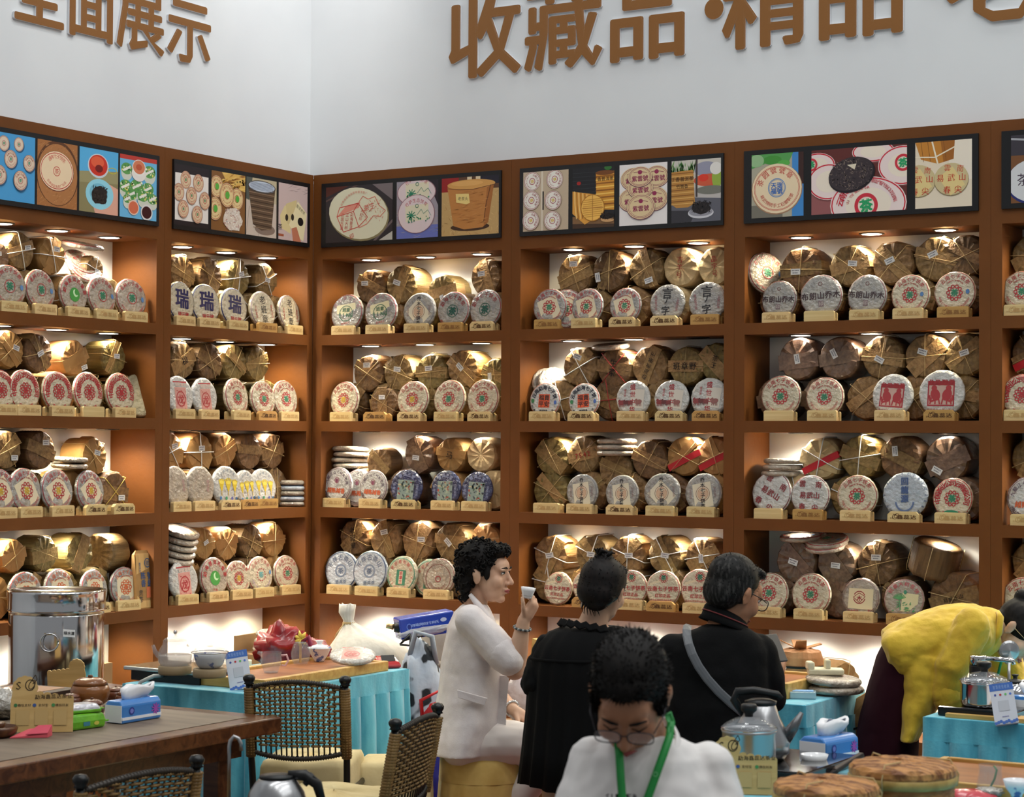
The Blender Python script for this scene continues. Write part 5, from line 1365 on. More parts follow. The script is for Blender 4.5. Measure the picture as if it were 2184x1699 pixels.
# ---- wicker chairs
def wicker_chair(p0, p1, top, seat_sign, label):
    """p0, p1: feet of the two back posts on the floor plan"""
    a = Vector((p0[0], p0[1], 0)); b = Vector((p1[0], p1[1], 0))
    mid = (a + b) / 2
    t = (b - a); wd = t.length / 2
    rz = atan2(t.y, t.x)
    root = thing('wicker_chair', label, 'chair', mid, rz, 'wicker chairs around the tea table')
    s = seat_sign                                      # +1: the seat lies on the far (+y) side of the back
    lean = -.07 * s
    zt, zb = top, top - .27
    for sx in (-1, 1):
        MB().tube([(sx * wd, lean, zt - .02), (sx * wd, lean * .4, zb), (sx * wd * .98, 0, .42), (sx * wd * 1.02, -.04 * s, 0)], .0125, 10).build('back_post', M_BLKMET, root)
        m_ = MB(); m_.tube([(sx * wd, lean, zt - .035), (sx * wd, lean * .4, zb - .02)], .0185, 10)
        for k in range(26):
            q = k / 25
            zc = zt - .04 - q * (zt - zb - .03)
            m_.lathe([(.0185, -.004), (.0205, 0), (.0185, .004)], 10, (sx * wd, lean + (lean * .4 - lean) * q, zc), caps=False)
        m_.build('rattan_wrap', M_RATTAN, root)
        m_ = MB(); m_.lathe([(.008, 0), (.02, .003), (.016, .008), (.022, .018), (.023, .026), (.016, .036), (.004, .039)], 14, (sx * wd, lean, zt - .025)); m_.build('finial', M_BLKMET, root)
        MB().tube([(sx * wd * .95, .38 * s, .43), (sx * wd, .4 * s, 0)], .0125, 10).build('front_leg', M_BLKMET, root)
        MB().tube([(sx * wd, -.02 * s, .2), (sx * wd, .39 * s, .2)], .008, 8).build('stretcher', M_BLKMET, root)
    def yb(x, z):                                      # the back is bowed between its posts
        q = (z - zb) / (zt - zb)
        return lean * (.4 + .6 * q) - .028 * s * (1 - (x / wd) ** 2)
    arch = lambda x: .028 * (1 - (x / wd) ** 2)
    ncol, nrow = 17, 17
    m_ = MB()
    for i in range(ncol):
        x = -wd + .02 + (2 * wd - .04) * i / (ncol - 1)
        z0, z1 = zb - arch(x) * .8, zt - .04 + arch(x)
        m_.tube([(x, yb(x, z0), z0), (x, yb(x, (z0 + z1) / 2), (z0 + z1) / 2), (x, yb(x, z1), z1)], .0034, 5)
    tag(m_.build('weave_uprights', M_RATDK, root), None, None, kind='stuff')
    m_ = MB()
    for j in range(nrow):
        for i in range(ncol - 1):
            if (i + j) % 2 == 0:
                continue
            x0 = -wd + .02 + (2 * wd - .04) * (i - .32) / (ncol - 1)
            x1 = -wd + .02 + (2 * wd - .04) * (i + 1.32) / (ncol - 1)
            x0, x1 = max(x0, -wd + .012), min(x1, wd - .012)
            xm = (x0 + x1) / 2
            z = zb + .025 + (zt - .045 - zb - .025) * j / (nrow - 1) + arch(xm) * (j / (nrow - 1)) * .9
            for q in (-1, 1):
                m_.tube([(x0, yb(x0, z) + q * .003, z), (xm, yb(xm, z) + q * .007, z), (x1, yb(x1, z) + q * .003, z)], .0042, 5)
    tag(m_.build('weave', M_RATTAN, root), None, None, kind='stuff')
    for nm, zf in (('top_rail', lambda x: zt - .038 + arch(x)), ('bottom_rail', lambda x: zb - arch(x) * .8)):
        m_ = MB()
        pts = [(-wd + 2 * wd * k / 16, yb(-wd + 2 * wd * k / 16, zf(-wd + 2 * wd * k / 16)), zf(-wd + 2 * wd * k / 16)) for k in range(17)]
        m_.tube(pts, .0085, 8)
        for k in range(40):
            q = k / 39 * 16
            i0 = min(15, int(q)); f = q - i0
            p = Vector(pts[i0]).lerp(Vector(pts[i0 + 1]), f)
            m_.ball(p, (.0035, .0115, .0115), 8, 4)
        m_.build(nm, M_RATDK, root)
    m_ = MB()
    n = 15
    for i in range(n):
        for j in range(n):
            x = -wd * .96 + 2 * wd * .96 * (i + .5) / n; y = (.0 + .4 * (j + .5) / n) * s
            hw, hh = wd * .96 / n, .2 / n
            if (i + j) % 2: m_.box(x - hw * 1.25, x + hw * 1.25, y - hh * .7, y + hh * .7, .43, .444)
            else: m_.box(x - hw * .7, x + hw * .7, y - hh * 1.25, y + hh * 1.25, .432, .445)
    tag(m_.build('woven_seat', M_RATTAN, root), None, None, kind='stuff')
    m_ = MB(); n = 56; rings = []
    for k, (sc, zz) in enumerate(((.02, .548), (.7, .546), (.95, .54), (1.0, .52), (1.02, .45), (1.05, .35), (1.08, .22), (1.1, .10))):
        ring = []
        for i in range(n):
            a = 2 * pi * i / n
            kk = 1 / max(abs(cos(a)), abs(sin(a))) ** .85
            f = sc * kk * (1 + (.012 * max(0, k - 3)) * sin(11 * a + 1.3 * sin(2 * a)))
            ring.append((wd * .93 * f * cos(a), (.225 + .2 * f * sin(a)) * s, zz + .004 * sin(5 * a)))
        rings.append(ring)
    m_.loft(rings, caps=False); clean(m_.build('seat_cover', M_CREAMC, root), solid=.003)
    m_ = MB(); m_.tube([(-wd, 0, .436), (wd, 0, .436), (wd * .97, .4 * s, .436), (-wd * .97, .4 * s, .436), (-wd, 0, .436)], .012, 8); m_.build('seat_frame', M_BLKMET, root)
    return root
pa, pb = at(541, 1440, 7.42), at(744, 1455, 7.38)
wicker_chair(pa, pb, pa.z, 1, 'wicker chair seen from behind, beside the tea table corner')
pa, pb = at(800, 1535, 6.55), at(892, 1508, 6.95)
wicker_chair(pa, pb, pa.z - .005, 1, 'wicker chair turned edge-on, beside the blue and red bag')
pa, pb = at(135, 1655, 5.5), at(383, 1612, 5.85)
wicker_chair(pa, pb, pa.z, 1, 'wicker chair in front of the tea table, cut by the lower edge')

# ---- covered stools
def covered_stool(x, y, w, z, m_, label, rz=0.0, round_=False, pleat=.01, folds=9):
    root = thing('covered_stool', label, 'stool', (x, y, 0), rz, 'fabric covered stools')
    n = 64
    def ring(s, zz, amp):
        out = []
        for i in range(n):
            a = 2 * pi * i / n
            k = 1.0 if round_ else 1 / max(abs(cos(a)), abs(sin(a))) ** .8
            r = w * s * k * (1 + amp * sin(a * folds + .7 * sin(3 * a)))
            out.append((r * cos(a), r * sin(a), zz))
        return out
    mb = MB(); mb.loft([ring(.02, z + .006, 0), ring(.6, z + .004, 0), ring(.93, z - .002, 0), ring(1.0, z - .018, 0), ring(1.02, z - .1, .004)], caps=False); mb.build('cover_top', m_, root)
    mb = MB(); mb.loft([ring(1.01, z - .098, .01), ring(1.04, z - .2, pleat * 2), ring(1.07, z * .35, pleat * 3.5), ring(1.1, .01, pleat * 4)], caps=False); mb.build('cover_skirt', m_, root)
    return root
covered_stool(1.83, -1.86, .14, .50, M_CREAMC, 'cream fabric covered stool beyond the wicker chair', .5, pleat=.006)
covered_stool(2.0, -3.2, .17, .47, M_CREAMC, 'cream fabric covered stool half hidden under the tea table edge', .1, pleat=.006)
WST = at(1030, 1610, 7.97)
covered_stool(WST.x, WST.y, .17, .50, M_YELC, 'yellow pleated stool under the woman in white', .2, True, .014, 15)

# ---- things on the tea table
def tissue_pack(p, rz, w, l, h, label, col=M_BLUEP):
    root = thing('tissue_pack', label, 'tissue pack', p, rz, 'soft packs of tissues')
    mb = MB()
    mb.loft([[(-w, -l, .001), (w, -l, .001), (w, l, .001), (-w, l, .001)], [(-w, -l, h * .8), (w, -l, h * .8), (w, l, h * .8), (-w, l, h * .8)], [(-w * .7, -l * .98, h), (w * .7, -l * .98, h), (w * .7, l * .98, h), (-w * .7, l * .98, h)]], smooth=False)
    clean(mb.build('pack', col, root), .006)
    mb = MB(); mb.box(-w * .93, w * .93, -l - .0012, -l + .004, .004, h * .8); mb.build('end_panel', M_TISSUE, root)
    mb = MB(); mb.box(w - .004, w + .0012, -l * .99, l * .99, .012, h * .28); mb.build('white_band', M_TISSUE, root)
    D = Draw(); D.ell(-.55, .62, .14, .24, (46, 60, 150)); D.ell(-.55, .62, .09, .15, (120, 130, 210))
    for k in range(9):
        a = k * .7
        D.line(.72, .55, .72 + .22 * cos(a), .55 + .35 * sin(a), .07, (170, 80, 180))
    link('print', D.mesh('print', lambda x, y, l_: (w + .0016 + .00006 * l_, x * l * .95, h * .1 + y * h * .7), M_INK), root)
    mb = MB()
    n = 18
    rings = []
    for k, (sc, zz) in enumerate(((1, 0), (1.25, .018), (1.5, .034), (1.35, .045), (.9, .04))):
        rings.append([(w * .42 * sc * cos(2 * pi * i / n), l * .55 * sc * sin(2 * pi * i / n) + .01 * k, h - .003 + zz + .006 * sin(3 * 2 * pi * i / n + k)) for i in range(n)])
    mb.loft(rings, caps=False); clean(mb.build('tissue', M_TISSUE, root), solid=.0015)
    return root
q = onz(258, 1545, TZ)
tissue_pack((q.x - .04, q.y + .105, TZ), 0, .04, .10, .078, 'blue and white soft tissue pack on the wooden tea table')
q = onz(152, 1561, TZ)
root = thing('wet_wipe_pack', 'bright green wet wipe pack, the lower one beside the tissue pack', 'wipe pack', (q.x - .045, q.y + .085, TZ), -.12, 'wet wipe packs')
mb = MB(); mb.loft([[(-.045, -.075, .001), (.045, -.075, .001), (.045, .075, .001), (-.045, .075, .001)], [(-.047, -.078, .028), (.047, -.078, .028), (.047, .078, .028), (-.047, .078, .028)], [(-.04, -.07, .052), (.04, -.07, .052), (.04, .07, .052), (-.04, .07, .052)]], smooth=False)
M_LIME = mat('lime_foil', rgb(118, 190, 40), .25, col2=rgb(96, 166, 30), scale=S(20), bump=.4, bscale=S(30), coat=.5)
clean(mb.build('pack', M_LIME, root), .008)
for s in (-1, 1):
    clean(MB().box(-.04, .04, s * .078 - .002, s * .078 + s * .014 + .002, .018, .024).build('crimped_end', M_LIME, root), .001)
MB().box(-.0465, -.046, -.03, -.018, .004, .046).build('barcode_strip', M_BLACK, root)
D = Draw(); D.rect(-.3, .3, .1, .75, (60, 130, 150)); D.ell(.5, .5, .16, .22, (206, 196, 80))
link('print', D.mesh('print', lambda x, y, l_: (.0476 + .00006 * l_, x * .07, y * .03 + .004), M_INK), root)
root = thing('wet_wipe_pack', 'silver and green wet wipe pack lying on top of the green one', 'wipe pack', (q.x - .05, q.y + .09, TZ + .053), -.35, 'wet wipe packs')
mb = MB(); mb.loft([[(-.035, -.06, .0), (.035, -.06, 0), (.035, .06, 0), (-.035, .06, 0)], [(-.037, -.063, .014), (.037, -.063, .014), (.037, .063, .014), (-.037, .063, .014)], [(-.03, -.05, .03), (.03, -.05, .03), (.03, .05, .03), (-.03, .05, .03)]], smooth=False)
clean(mb.build('pack', mat('silver_foil', rgb(206, 204, 210), .2, .3, bump=.6, bscale=S(40)), root), .006)
clean(MB().box(-.036, .038, -.064, .064, .001, .012).build('green_band', M_LIME, root), .003)
for s in (-1, 1):
    clean(MB().box(-.03, .03, s * .062 - .002, s * .062 + s * .014 + .002, .010, .014).build('crimped_end', M_LIME, root), .001)

def payment_sign(p, rz, w, label, logo=True, back=False, tilt=.16):
    root = thing('payment_sign', label, 'sign', p, rz, 'scalloped wooden payment signs')
    h = w * .92
    pts = [(-w / 2, .0), (w / 2, .0), (w / 2, h * .5)]
    # scalloped top: a low run of waves and a taller lobe for the emblem
    for k in range(5):
        cx = w / 2 - .06 * w - k * .12 * w
        for j in range(5):
            a = j / 4 * pi
            pts.append((cx + .06 * w * cos(a), h * (.60 + .018 * k) + .04 * w * sin(a)))
    for k in range(7):
        a = .1 + k / 6 * (pi - .1)
        cx, cy, r = -w * .28, h * .76, w * .2
        for j in range(4):
            b = a - .2 + .14 * j
            pts.append((cx + (r + .012 * w * sin(j / 3 * pi)) * cos(b), cy + (r + .012 * w * sin(j / 3 * pi)) * sin(b)))
    pts += [(-w / 2, h * .55)]
    T = Matrix.Rotation(-tilt, 4, 'X')
    mb = MB(); mb.T = T
    mb.loft([[(x, 0, y + .002) for x, y in pts], [(x, .006, y + .002) for x, y in pts]], smooth=False)
    mb.build('board', M_SIGNW, root)
    mb = MB(); mb.box(-w * .35, w * .35, .004, .06, .0, .008); mb.build('foot', M_SIGNW, root)
    if not back:
        D = Draw(); K = (60, 44, 24)
        D.ring(.30, .82, .08, .1, .016, K); D.ring(.33, .83, .05, .09, .014, K, 24, -.4); D.path([(.3, .86), (.38, 1.0), (.41, .92), (.34, .84)], .014, K); D.chars('S', .13, .82, .2, K)
        D.chars('勐海鑫蕊达茶业', .68, .62, .085, K, .03, .01, .086)
        for x, s, c in ((.2, '微信支付', (60, 120, 70)), (.5, '支付宝', (60, 90, 150)), (.8, '微信好友', (70, 140, 80))):
            D.ell(x - .12, .47, .03, .03, c, 0, 12); D.chars(s, x + .02, .47, .052, K, 0, .015)
            D.rect(x - .11, .12, x + .1, .38, (198, 166, 108))
        link('print', D.mesh('print', lambda x, y, l_: tuple(T @ Vector(((x - .5) * w, -.0006 - .00006 * l_, y * h + .002))), M_MATTE), root)
    return root
q = onz(88, 1562, TZ)
payment_sign((q.x, q.y, TZ), rz_facing(90) - .12, .205, 'scalloped wooden payment sign behind the pink paper')
q = onz(160, 1478, TZ)
payment_sign((q.x - .02, q.y - .02, TZ), rz_facing(160) + pi - .3, .15, 'scalloped wooden sign seen from its blank back, behind the round jar', back=True)
q = onz(68, 1572, TZ)
root = thing('pink_paper', 'folded pink paper packet lying in front of the payment sign', 'paper', (q.x, q.y, TZ), rz_facing(68))
mb = MB()
mb.loft([[(-.07, -.015, .001), (.05, -.02, .001), (.065, .03, .001), (-.01, .045, .001)], [(-.07, -.015, .004), (.05, -.02, .012), (.065, .03, .03), (-.01, .045, .022)]], smooth=False)
mb.build('packet', mat('pink_paper', rgb(222, 92, 104), .6), root)
mb = MB(); mb.loft([[(-.02, -.02, .012), (.05, -.021, .014), (.064, .03, .032), (.02, .035, .030)], [(-.02, -.02, .014), (.05, -.021, .017), (.064, .03, .036), (.02, .035, .034)]], smooth=False); mb.build('folded_flap', mat('pink_paper_flap', rgb(206, 76, 96), .6), root)
def round_jar(px, py, r, h, m_, label):
    p = onz(px, py, TZ)
    root = thing('wooden_jar', label, 'jar', (p.x, p.y, TZ), 0, 'round turned wooden jars')
    mb = MB(); mb.lathe([(r * .55, 0), (r * .85, h * .15), (r, h * .45), (r * .97, h * .6), (r * .88, h * .74)], 28); mb.build('body', m_, root)
    mb = MB(); mb.lathe([(r * .89, h * .745), (r * .8, h * .87), (r * .55, h * .97), (r * .2, h), (r * .02, h)], 28); mb.build('lid', m_, root)
    mb = MB(); mb.lathe([(r * .12, h * .99), (r * .13, h * 1.04), (r * .1, h * 1.08), (.001, h * 1.08)], 12); mb.build('knob', M_DKWOOD, root)
round_jar(192, 1505, .073, .105, M_AMBERW, 'largest round wooden jar, amber coloured, behind the tissue pack')
round_jar(196, 1532, .044, .068, M_PLUM, 'plum-brown round jar just behind the green wipe packs')
round_jar(152, 1512, .036, .058, M_PLUM, 'small plum-brown round jar beside the payment sign')
round_jar(247, 1497, .034, .056, M_PLUM, 'small plum-brown round jar close behind the large amber one')
round_jar(268, 1506, .038, .058, M_PLUM, 'small plum-brown round jar half behind the tissue')
q = onz(62, 1500, TZ)
root = thing('flat_box', 'flat brown box with dark sides behind the payment sign', 'box', (q.x, q.y, TZ), .1)
clean(MB().box(-.14, .14, -.09, .1, .0, .05).build('tray', mat('dark_box_side', rgb(58, 44, 38), .6), root), .003)
clean(MB().box(-.145, .145, -.095, .105, .035, .055).build('lid', mat('dark_box_lid', rgb(66, 48, 40), .6), root), .002)
MB().box(-.11, .1, -.07, .08, .0551, .0565).build('top_panel', mat('pinkish_board', rgb(172, 132, 104), .7), root)
def crumple(mb, c, r, seed, n=22, m=14, amp=.25, freq=3.0, R=None, flat=0.0):
    rings = []
    for k in range(m + 1):
        a = -pi / 2 + pi * min(max(k, .06), m - .06) / m
        ring = []
        for i in range(n):
            d = Vector((cos(a) * cos(2 * pi * i / n), cos(a) * sin(2 * pi * i / n), sin(a)))
            s = 1 + amp * noise.noise(d * freq + Vector((seed, seed * 2, 0))) + amp * .5 * noise.noise(d * freq * 2.7 + Vector((0, seed, 5)))
            p = Vector((d.x * r[0] * s, d.y * r[1] * s, d.z * r[2] * s))
            p.z = max(p.z, -r[2] * (1 - flat))
            if R is not None: p = R @ p
            ring.append(tuple(p + Vector(c)))
        rings.append(ring)
    return mb.loft(rings, True, True)
q = onz(8, 1530, TZ)
root = thing('leaf_bag', 'clear plastic bag of loose tea at the picture edge', 'bag', (q.x - .02, q.y, TZ), 0)
mb = MB(); crumple(mb, (0, 0, .05), (.07, .07, .055), 4, flat=.12); mb.build('bag', M_SILVERW, root)
mb = MB(); crumple(mb, (.015, -.02, .02), (.065, .06, .02), 9, amp=.5, flat=.0); mb.build('loose_tea', mat('dry_tea_leaf', rgb(96, 84, 66), .9, col2=rgb(60, 48, 36), scale=S(90), bump=.8), root)
q = onz(4, 1572, TZ)
root = thing('tea_boat', 'dark round wooden dish cut off at the picture edge', 'dish', (q.x - .02, q.y, TZ), 0)
mb = MB(); mb.lathe([(.04, 0), (.06, .01), (.066, .03), (.06, .036), (.05, .02), (.002, .018)], 24); mb.build('dish', M_DKWOOD, root)
mb = MB(); mb.lathe([(.018, .018), (.026, .045), (.022, .048), (.002, .04)], 18); mb.build('cup', M_DKWOOD, root)

# ---- polished steel drum behind the tea table
q = onz(86, 1470, .70)
root = thing('side_table', 'small wooden side table carrying the steel drum, mostly hidden', 'table', (q.x - .03, q.y + .12, 0))
clean(MB().box(-.22, .22, -.2, .2, .66, .70).build('tabletop', M_DKWOOD, root), .004)
for sx in (-1, 1):
    for sy in (-1, 1):
        MB().box(sx * .18 - .02, sx * .18 + .02, sy * .16 - .02, sy * .16 + .02, 0, .66).build('leg', M_DKWOOD, root)
DR = .2
root = thing('steel_drum', 'polished steel tea drum with lid and ring handle', 'drum', (q.x - .03, q.y + .12, .701), rz_facing(86))
ztop = at(86, 1262, (Vector((q.x, q.y, 0)) - Vector((CAM.x, CAM.y, 0))).length * .97).z - .70
mb = MB(); mb.lathe([(DR * .96, 0), (DR * .975, .01), (DR * .975, ztop - .1), (DR * .97, ztop - .095)], 48); mb.build('body', M_CHROME, root)
mb = MB(); mb.lathe([(DR * 1.0, ztop - .085), (DR * 1.015, ztop - .08), (DR * 1.0, ztop - .072), (DR * 1.0, ztop - .012), (DR * 1.012, ztop - .006), (DR * 1.0, ztop), (DR * .96, ztop - .002), (DR * .9, ztop - .012), (.004, ztop - .01)], 48); mb.build('lid', M_CHROME, root)
mb = MB(); mb.T = Matrix.Translation((-.03, -DR * 1.0, ztop - .20)); mb.tube([(.036 * cos(a), -.008, .036 * sin(a)) for a in [2 * pi * k / 24 for k in range(25)]], .0032, 8); mb.build('ring_handle', M_CHROME, root)
mb = MB(); mb.box(-.05, -.01, -DR * 1.0 - .006, -DR * .95, ztop - .17, ztop - .162); mb.build('handle_clip', M_CHROME, root)
D = Draw(); D.rect(-.025, -.015, .025, .015, (236, 236, 236)); D.chars('绿水潭', 0, 0, .015, (30, 30, 34), 0, .02)
link('sticker', D.mesh('sticker', lambda x, y, l_: ((DR * .98 + .001 + .0001 * l_) * sin((x + .05) / DR), -(DR * .98 + .001 + .0001 * l_) * cos((x + .05) / DR), ztop - .165 + y - x * .1), M_MATTE), root)

# ---- kettles, cards and tea things on the kettle table
M_GLASSB = mat('thin_glass', rgb(170, 176, 182), .02, alpha=.26, spec=1.0, coat=1.0, coat_rough=.02)
root = thing('tea_stove', 'flat black and silver double tea stove under the glass kettles', 'stove', (.86, -1.985, TZ), .0)
MB().box(-.18, .18, -.105, .12, .0, .04).build('base', M_BLACK, root)
clean(MB().box(-.205, .205, -.125, .14, .041, .056).build('rim_plate', mat('satin_aluminium', rgb(190, 190, 188), .3, .8), root), .003)
clean(MB().box(-.2, .2, -.12, .135, .056, .0575).build('top_plate', mat('tan_glass_top', rgb(150, 122, 92), .2, coat=.6), root), .001)
root = thing('stove_cord', 'grey cord hanging from the tea stove over the table edge', 'cord', (.845, -2.09, 0))
MB().tube([(0, .02, .775), (0, -.05, .78), (-.02, -.105, .76), (-.035, -.125, .70), (-.05, -.13, .6), (-.06, -.135, .35), (-.03, -.16, .02)], .008, 10).build('cord', mat('grey_cable', rgb(150, 152, 150), .5), root)
M_TAUPE = mat('taupe_ceramic', rgb(150, 130, 98), .5)
p1 = onz(373, 1437, TZ + .058)
root = thing('glass_kettle', 'round glass kettle with ball knob on the tea stove', 'kettle', (p1.x, p1.y, TZ + .058), rz_facing(380), 'glass kettles on the tea stove')
mb = MB(); mb.lathe([(.062, 0), (.065, .006), (.065, .03), (.06, .034)], 32); mb.build('base_ring', M_TAUPE, root)
mb = MB(); mb.lathe([(.059, .034), (.066, .05), (.067, .075), (.06, .1), (.05, .115), (.046, .128), (.048, .132)], 32, caps=False); mb.build('glass_body', M_GLASSB, root)
mb = MB(); mb.lathe([(.002, .036), (.058, .036), (.064, .05), (.065, .072), (.0645, .076), (.002, .076)], 32); mb.build('water', mat('water_in_glass', rgb(214, 206, 200), .02, alpha=.45, spec=.8), root)
mb = MB(); mb.lathe([(.047, .131), (.04, .14), (.02, .147), (.006, .15), (.005, .158)], 28); mb.build('lid', M_GLASSB, root)
mb = MB(); mb.ball((0, 0, .164), .008); mb.build('knob', M_CHROME, root)
mb = MB(); mb.tube([(.046, -.02, .115), (.075, -.03, .11), (.082, -.032, .085), (.07, -.03, .055), (.058, -.025, .045)], .0055, 8); mb.build('handle', M_GLASSB, root)
mb = MB(); mb.tube([(-.06, 0, .07), (-.078, 0, .09), (-.086, 0, .115)], [.012, .009, .007], 10); mb.build('spout', M_GLASSB, root)
p2 = onz(447, 1443, TZ + .058)
root = thing('glass_kettle', 'wide glass pot with blue and white bowl inside, on the tea stove', 'kettle', (p2.x, p2.y, TZ + .058), rz_facing(450), 'glass kettles on the tea stove')
mb = MB(); mb.lathe([(.062, 0), (.065, .006), (.065, .03), (.06, .034)], 32); mb.build('base_ring', M_TAUPE, root)
mb = MB(); mb.lathe([(.05, .036), (.062, .05), (.068, .075), (.07, .094)], 32, caps=False); mb.build('glass_body', M_GLASSB, root)
mb = MB(); mb.lathe([(.04, .037), (.052, .05), (.06, .075), (.063, .09), (.06, .09), (.05, .05), (.002, .045)], 32); mb.build('china_bowl', M_CHINA, root)
mb = MB(); mb.lathe([(.072, .094), (.073, .097), (.06, .108), (.03, .117), (.014, .119)], 32); mb.build('lid', M_GLASSB, root)
mb = MB(); mb.lathe([(.072, .0935), (.0735, .0955), (.072, .0975)], 32, caps=False); mb.build('steel_rim', M_CHROME, root)
mb = MB(); mb.lathe([(.013, .118), (.013, .126), (.017, .134), (.002, .135)], 18); mb.build('knob', M_GLASSB, root)
def code_card(px, py, z, h, label, lean=.16):
    p = onz(px, py, z)
    w = h * .56
    root = thing('payment_card', label, 'card', (p.x, p.y, z), rz_facing(px), 'white and blue payment cards')
    T = Matrix.Rotation(-.22, 4, 'X') @ Matrix.Rotation(-lean, 4, 'Y')
    mb = MB(); mb.T = T; mb.box(-w / 2, w / 2, 0, .003, .004, h); mb.build('card', mat('white_acrylic', rgb(226, 228, 238), .25, coat=.4), root)
    mb = MB(); mb.T = T; mb.box(-w / 2 + .002, w / 2 - .002, .004, .05, .002, .006); mb.build('foot', mat('white_acrylic', rgb(226, 228, 238), .25), root)
    D = Draw(); D.rect(-.5, .82, .5, 1.0, (72, 116, 196)); D.chars('智慧经营收款', 0, .91, .1, (150, 180, 226), 0, .01, .12)
    for x, c in ((-.3, (70, 90, 170)), (-.08, (200, 60, 70)), (.14, (110, 200, 110)), (.34, (90, 130, 220))): D.ell(x, .72, .05, .028, c, 0, 10)
    D.rect(-.22, .32, .22, .57, (206, 208, 216)); D.rect(-.14, .17, .14, .19, (150, 150, 190))
    for k in range(9): D.ell(-.44 + .11 * k, .03 + .02 * (k % 3), .07, .04, (80, 120, 200), 0, 8)
    link('print', D.mesh('print', lambda x, y, l_: tuple(T @ Vector((x * w, -.0005 - .00006 * l_, .004 + y * (h - .004)))), M_INK), root)
code_card(515, 1471, TZ, .155, 'white and blue payment card standing before the glass pot')
root = thing('tea_tray', 'long bamboo tea tray with brown board on the kettle table', 'tray', (1.175, -1.66, TZ), 0, 'bamboo tea trays')
clean(MB().box(-.16, .16, -.4, .4, .012, .03).build('board', M_TRAY, root), .002)
for a_ in ((-.185, -.155, -.42, .42), (.155, .185, -.42, .42), (-.155, .155, -.42, -.395), (-.155, .155, .395, .42)):
    clean(MB().box(*a_, .0, .042).build('rail', M_BAMBOO, root), .004)
def on_tray(px, py):
    return onz(px, py, TZ + .031)
p = on_tray(578, 1434)
root = thing('glass_pitcher', 'clear glass pitcher with pink-tinted handle on the tea tray', 'pitcher', p, rz_facing(578))
mb = MB(); mb.lathe([(.028, 0), (.032, .01), (.044, .05), (.04, .072), (.043, .084)], 28, caps=False); mb.build('body', M_GLASSB, root)
mb = MB(); mb.lathe([(.028, 0), (.028, .006), (.001, .006)], 24); mb.build('foot', M_GLASSB, root)
mb = MB(); mb.tube([(.04, 0, .07), (.062, 0, .072), (.07, 0, .05), (.058, 0, .028), (.042, 0, .03)], .0045, 8); mb.build('handle', mat('pink_glass', rgb(236, 190, 196), .05, alpha=.6, coat=1), root)
mb = MB(); mb.tube([(-.038, 0, .076), (-.055, 0, .083)], [.01, .005], 8); mb.build('spout', M_GLASSB, root)
p = on_tray(641, 1416)
root = thing('glass_infuser', 'egg-shaped clear glass cup with a bamboo strip inside', 'glass', p, 0)
mb = MB(); mb.lathe([(.028, 0), (.038, .02), (.042, .045), (.036, .07), (.028, .088)], 28, caps=False); mb.build('body', M_GLASSB, root)
mb = MB(); mb.lathe([(.029, .088), (.024, .094), (.001, .095)], 24); mb.build('rim', M_GLASSB, root)
MB().box(-.005, .005, -.004, .0, .006, .085).build('bamboo_strip', M_BAMBOO, root)
def gaiwan(p, s, label):
    root = thing('lidded_cup', label, 'lidded cup', p, 0, 'blue and white lidded cups')
    mb = MB(); mb.lathe([(.02 * s, 0), (.022 * s, .006 * s), (.038 * s, .03 * s), (.048 * s, .055 * s), (.052 * s, .06 * s), (.046 * s, .055 * s), (.03 * s, .02 * s), (.001, .015 * s)], 28); mb.build('cup', M_CHINA, root)
    mb = MB(); mb.lathe([(.043 * s, .056 * s), (.03 * s, .068 * s), (.012 * s, .073 * s), (.01 * s, .078 * s), (.017 * s, .088 * s), (.016 * s, .09 * s), (.001, .088 * s)], 28); mb.build('lid', M_WHITEP, root)
gaiwan(on_tray(681, 1410), 1.0, 'blue and white lidded cup standing on the tea tray')
gaiwan(on_tray(637, 1399), .95, 'blue and white lidded cup half hidden behind the glass one')
p = onz(752, 1416, TZ + .04)
o = tea_cake('rect', (p.x, p.y, TZ + .075), .6, 1.0, -1.33, .12, 'plastic-wrapped tea cake lying aslant on the tea tray end', 'loose tea cakes between the bundles')
p = onz(826, 1424, TZ)
root = thing('card_terminal', 'red and black device on the corner of the kettle table', 'device', (p.x, p.y, TZ), rz_facing(826) + .3)
mb = MB(); mb.loft([[(-.05, -.035, .002), (.05, -.035, .002), (.05, .04, .002), (-.05, .04, .002)], [(-.053, -.04, .014), (.053, -.04, .014), (.053, .045, .014), (-.053, .045, .014)], [(-.05, -.02, .03), (.045, -.025, .03), (.045, .045, .034), (-.05, .045, .034)], [(-.045, .012, .046), (.04, .012, .046), (.04, .045, .05), (-.045, .045, .05)]], smooth=False)
clean(mb.build('case', mat('red_gloss_plastic', rgb(176, 24, 28), .25, coat=.4), root), .006)
MB().T
mb = MB(); mb.T = Matrix.Translation((0, -.008, .041)) @ Matrix.Rotation(.75, 4, 'X'); mb.box(-.03, .03, -.017, .017, 0, .003); mb.build('display', M_BLACK, root)
p = onz(527, 1432, TZ)
root = thing('bamboo_cup', 'small cream cup behind the payment card', 'cup', (p.x, p.y, TZ), 0)
mb = MB(); mb.lathe([(.018, 0), (.02, .045), (.019, .05), (.017, .045), (.001, .01)], 20); mb.build('cup', mat('cream_ceramic', rgb(232, 224, 200), .3), root)

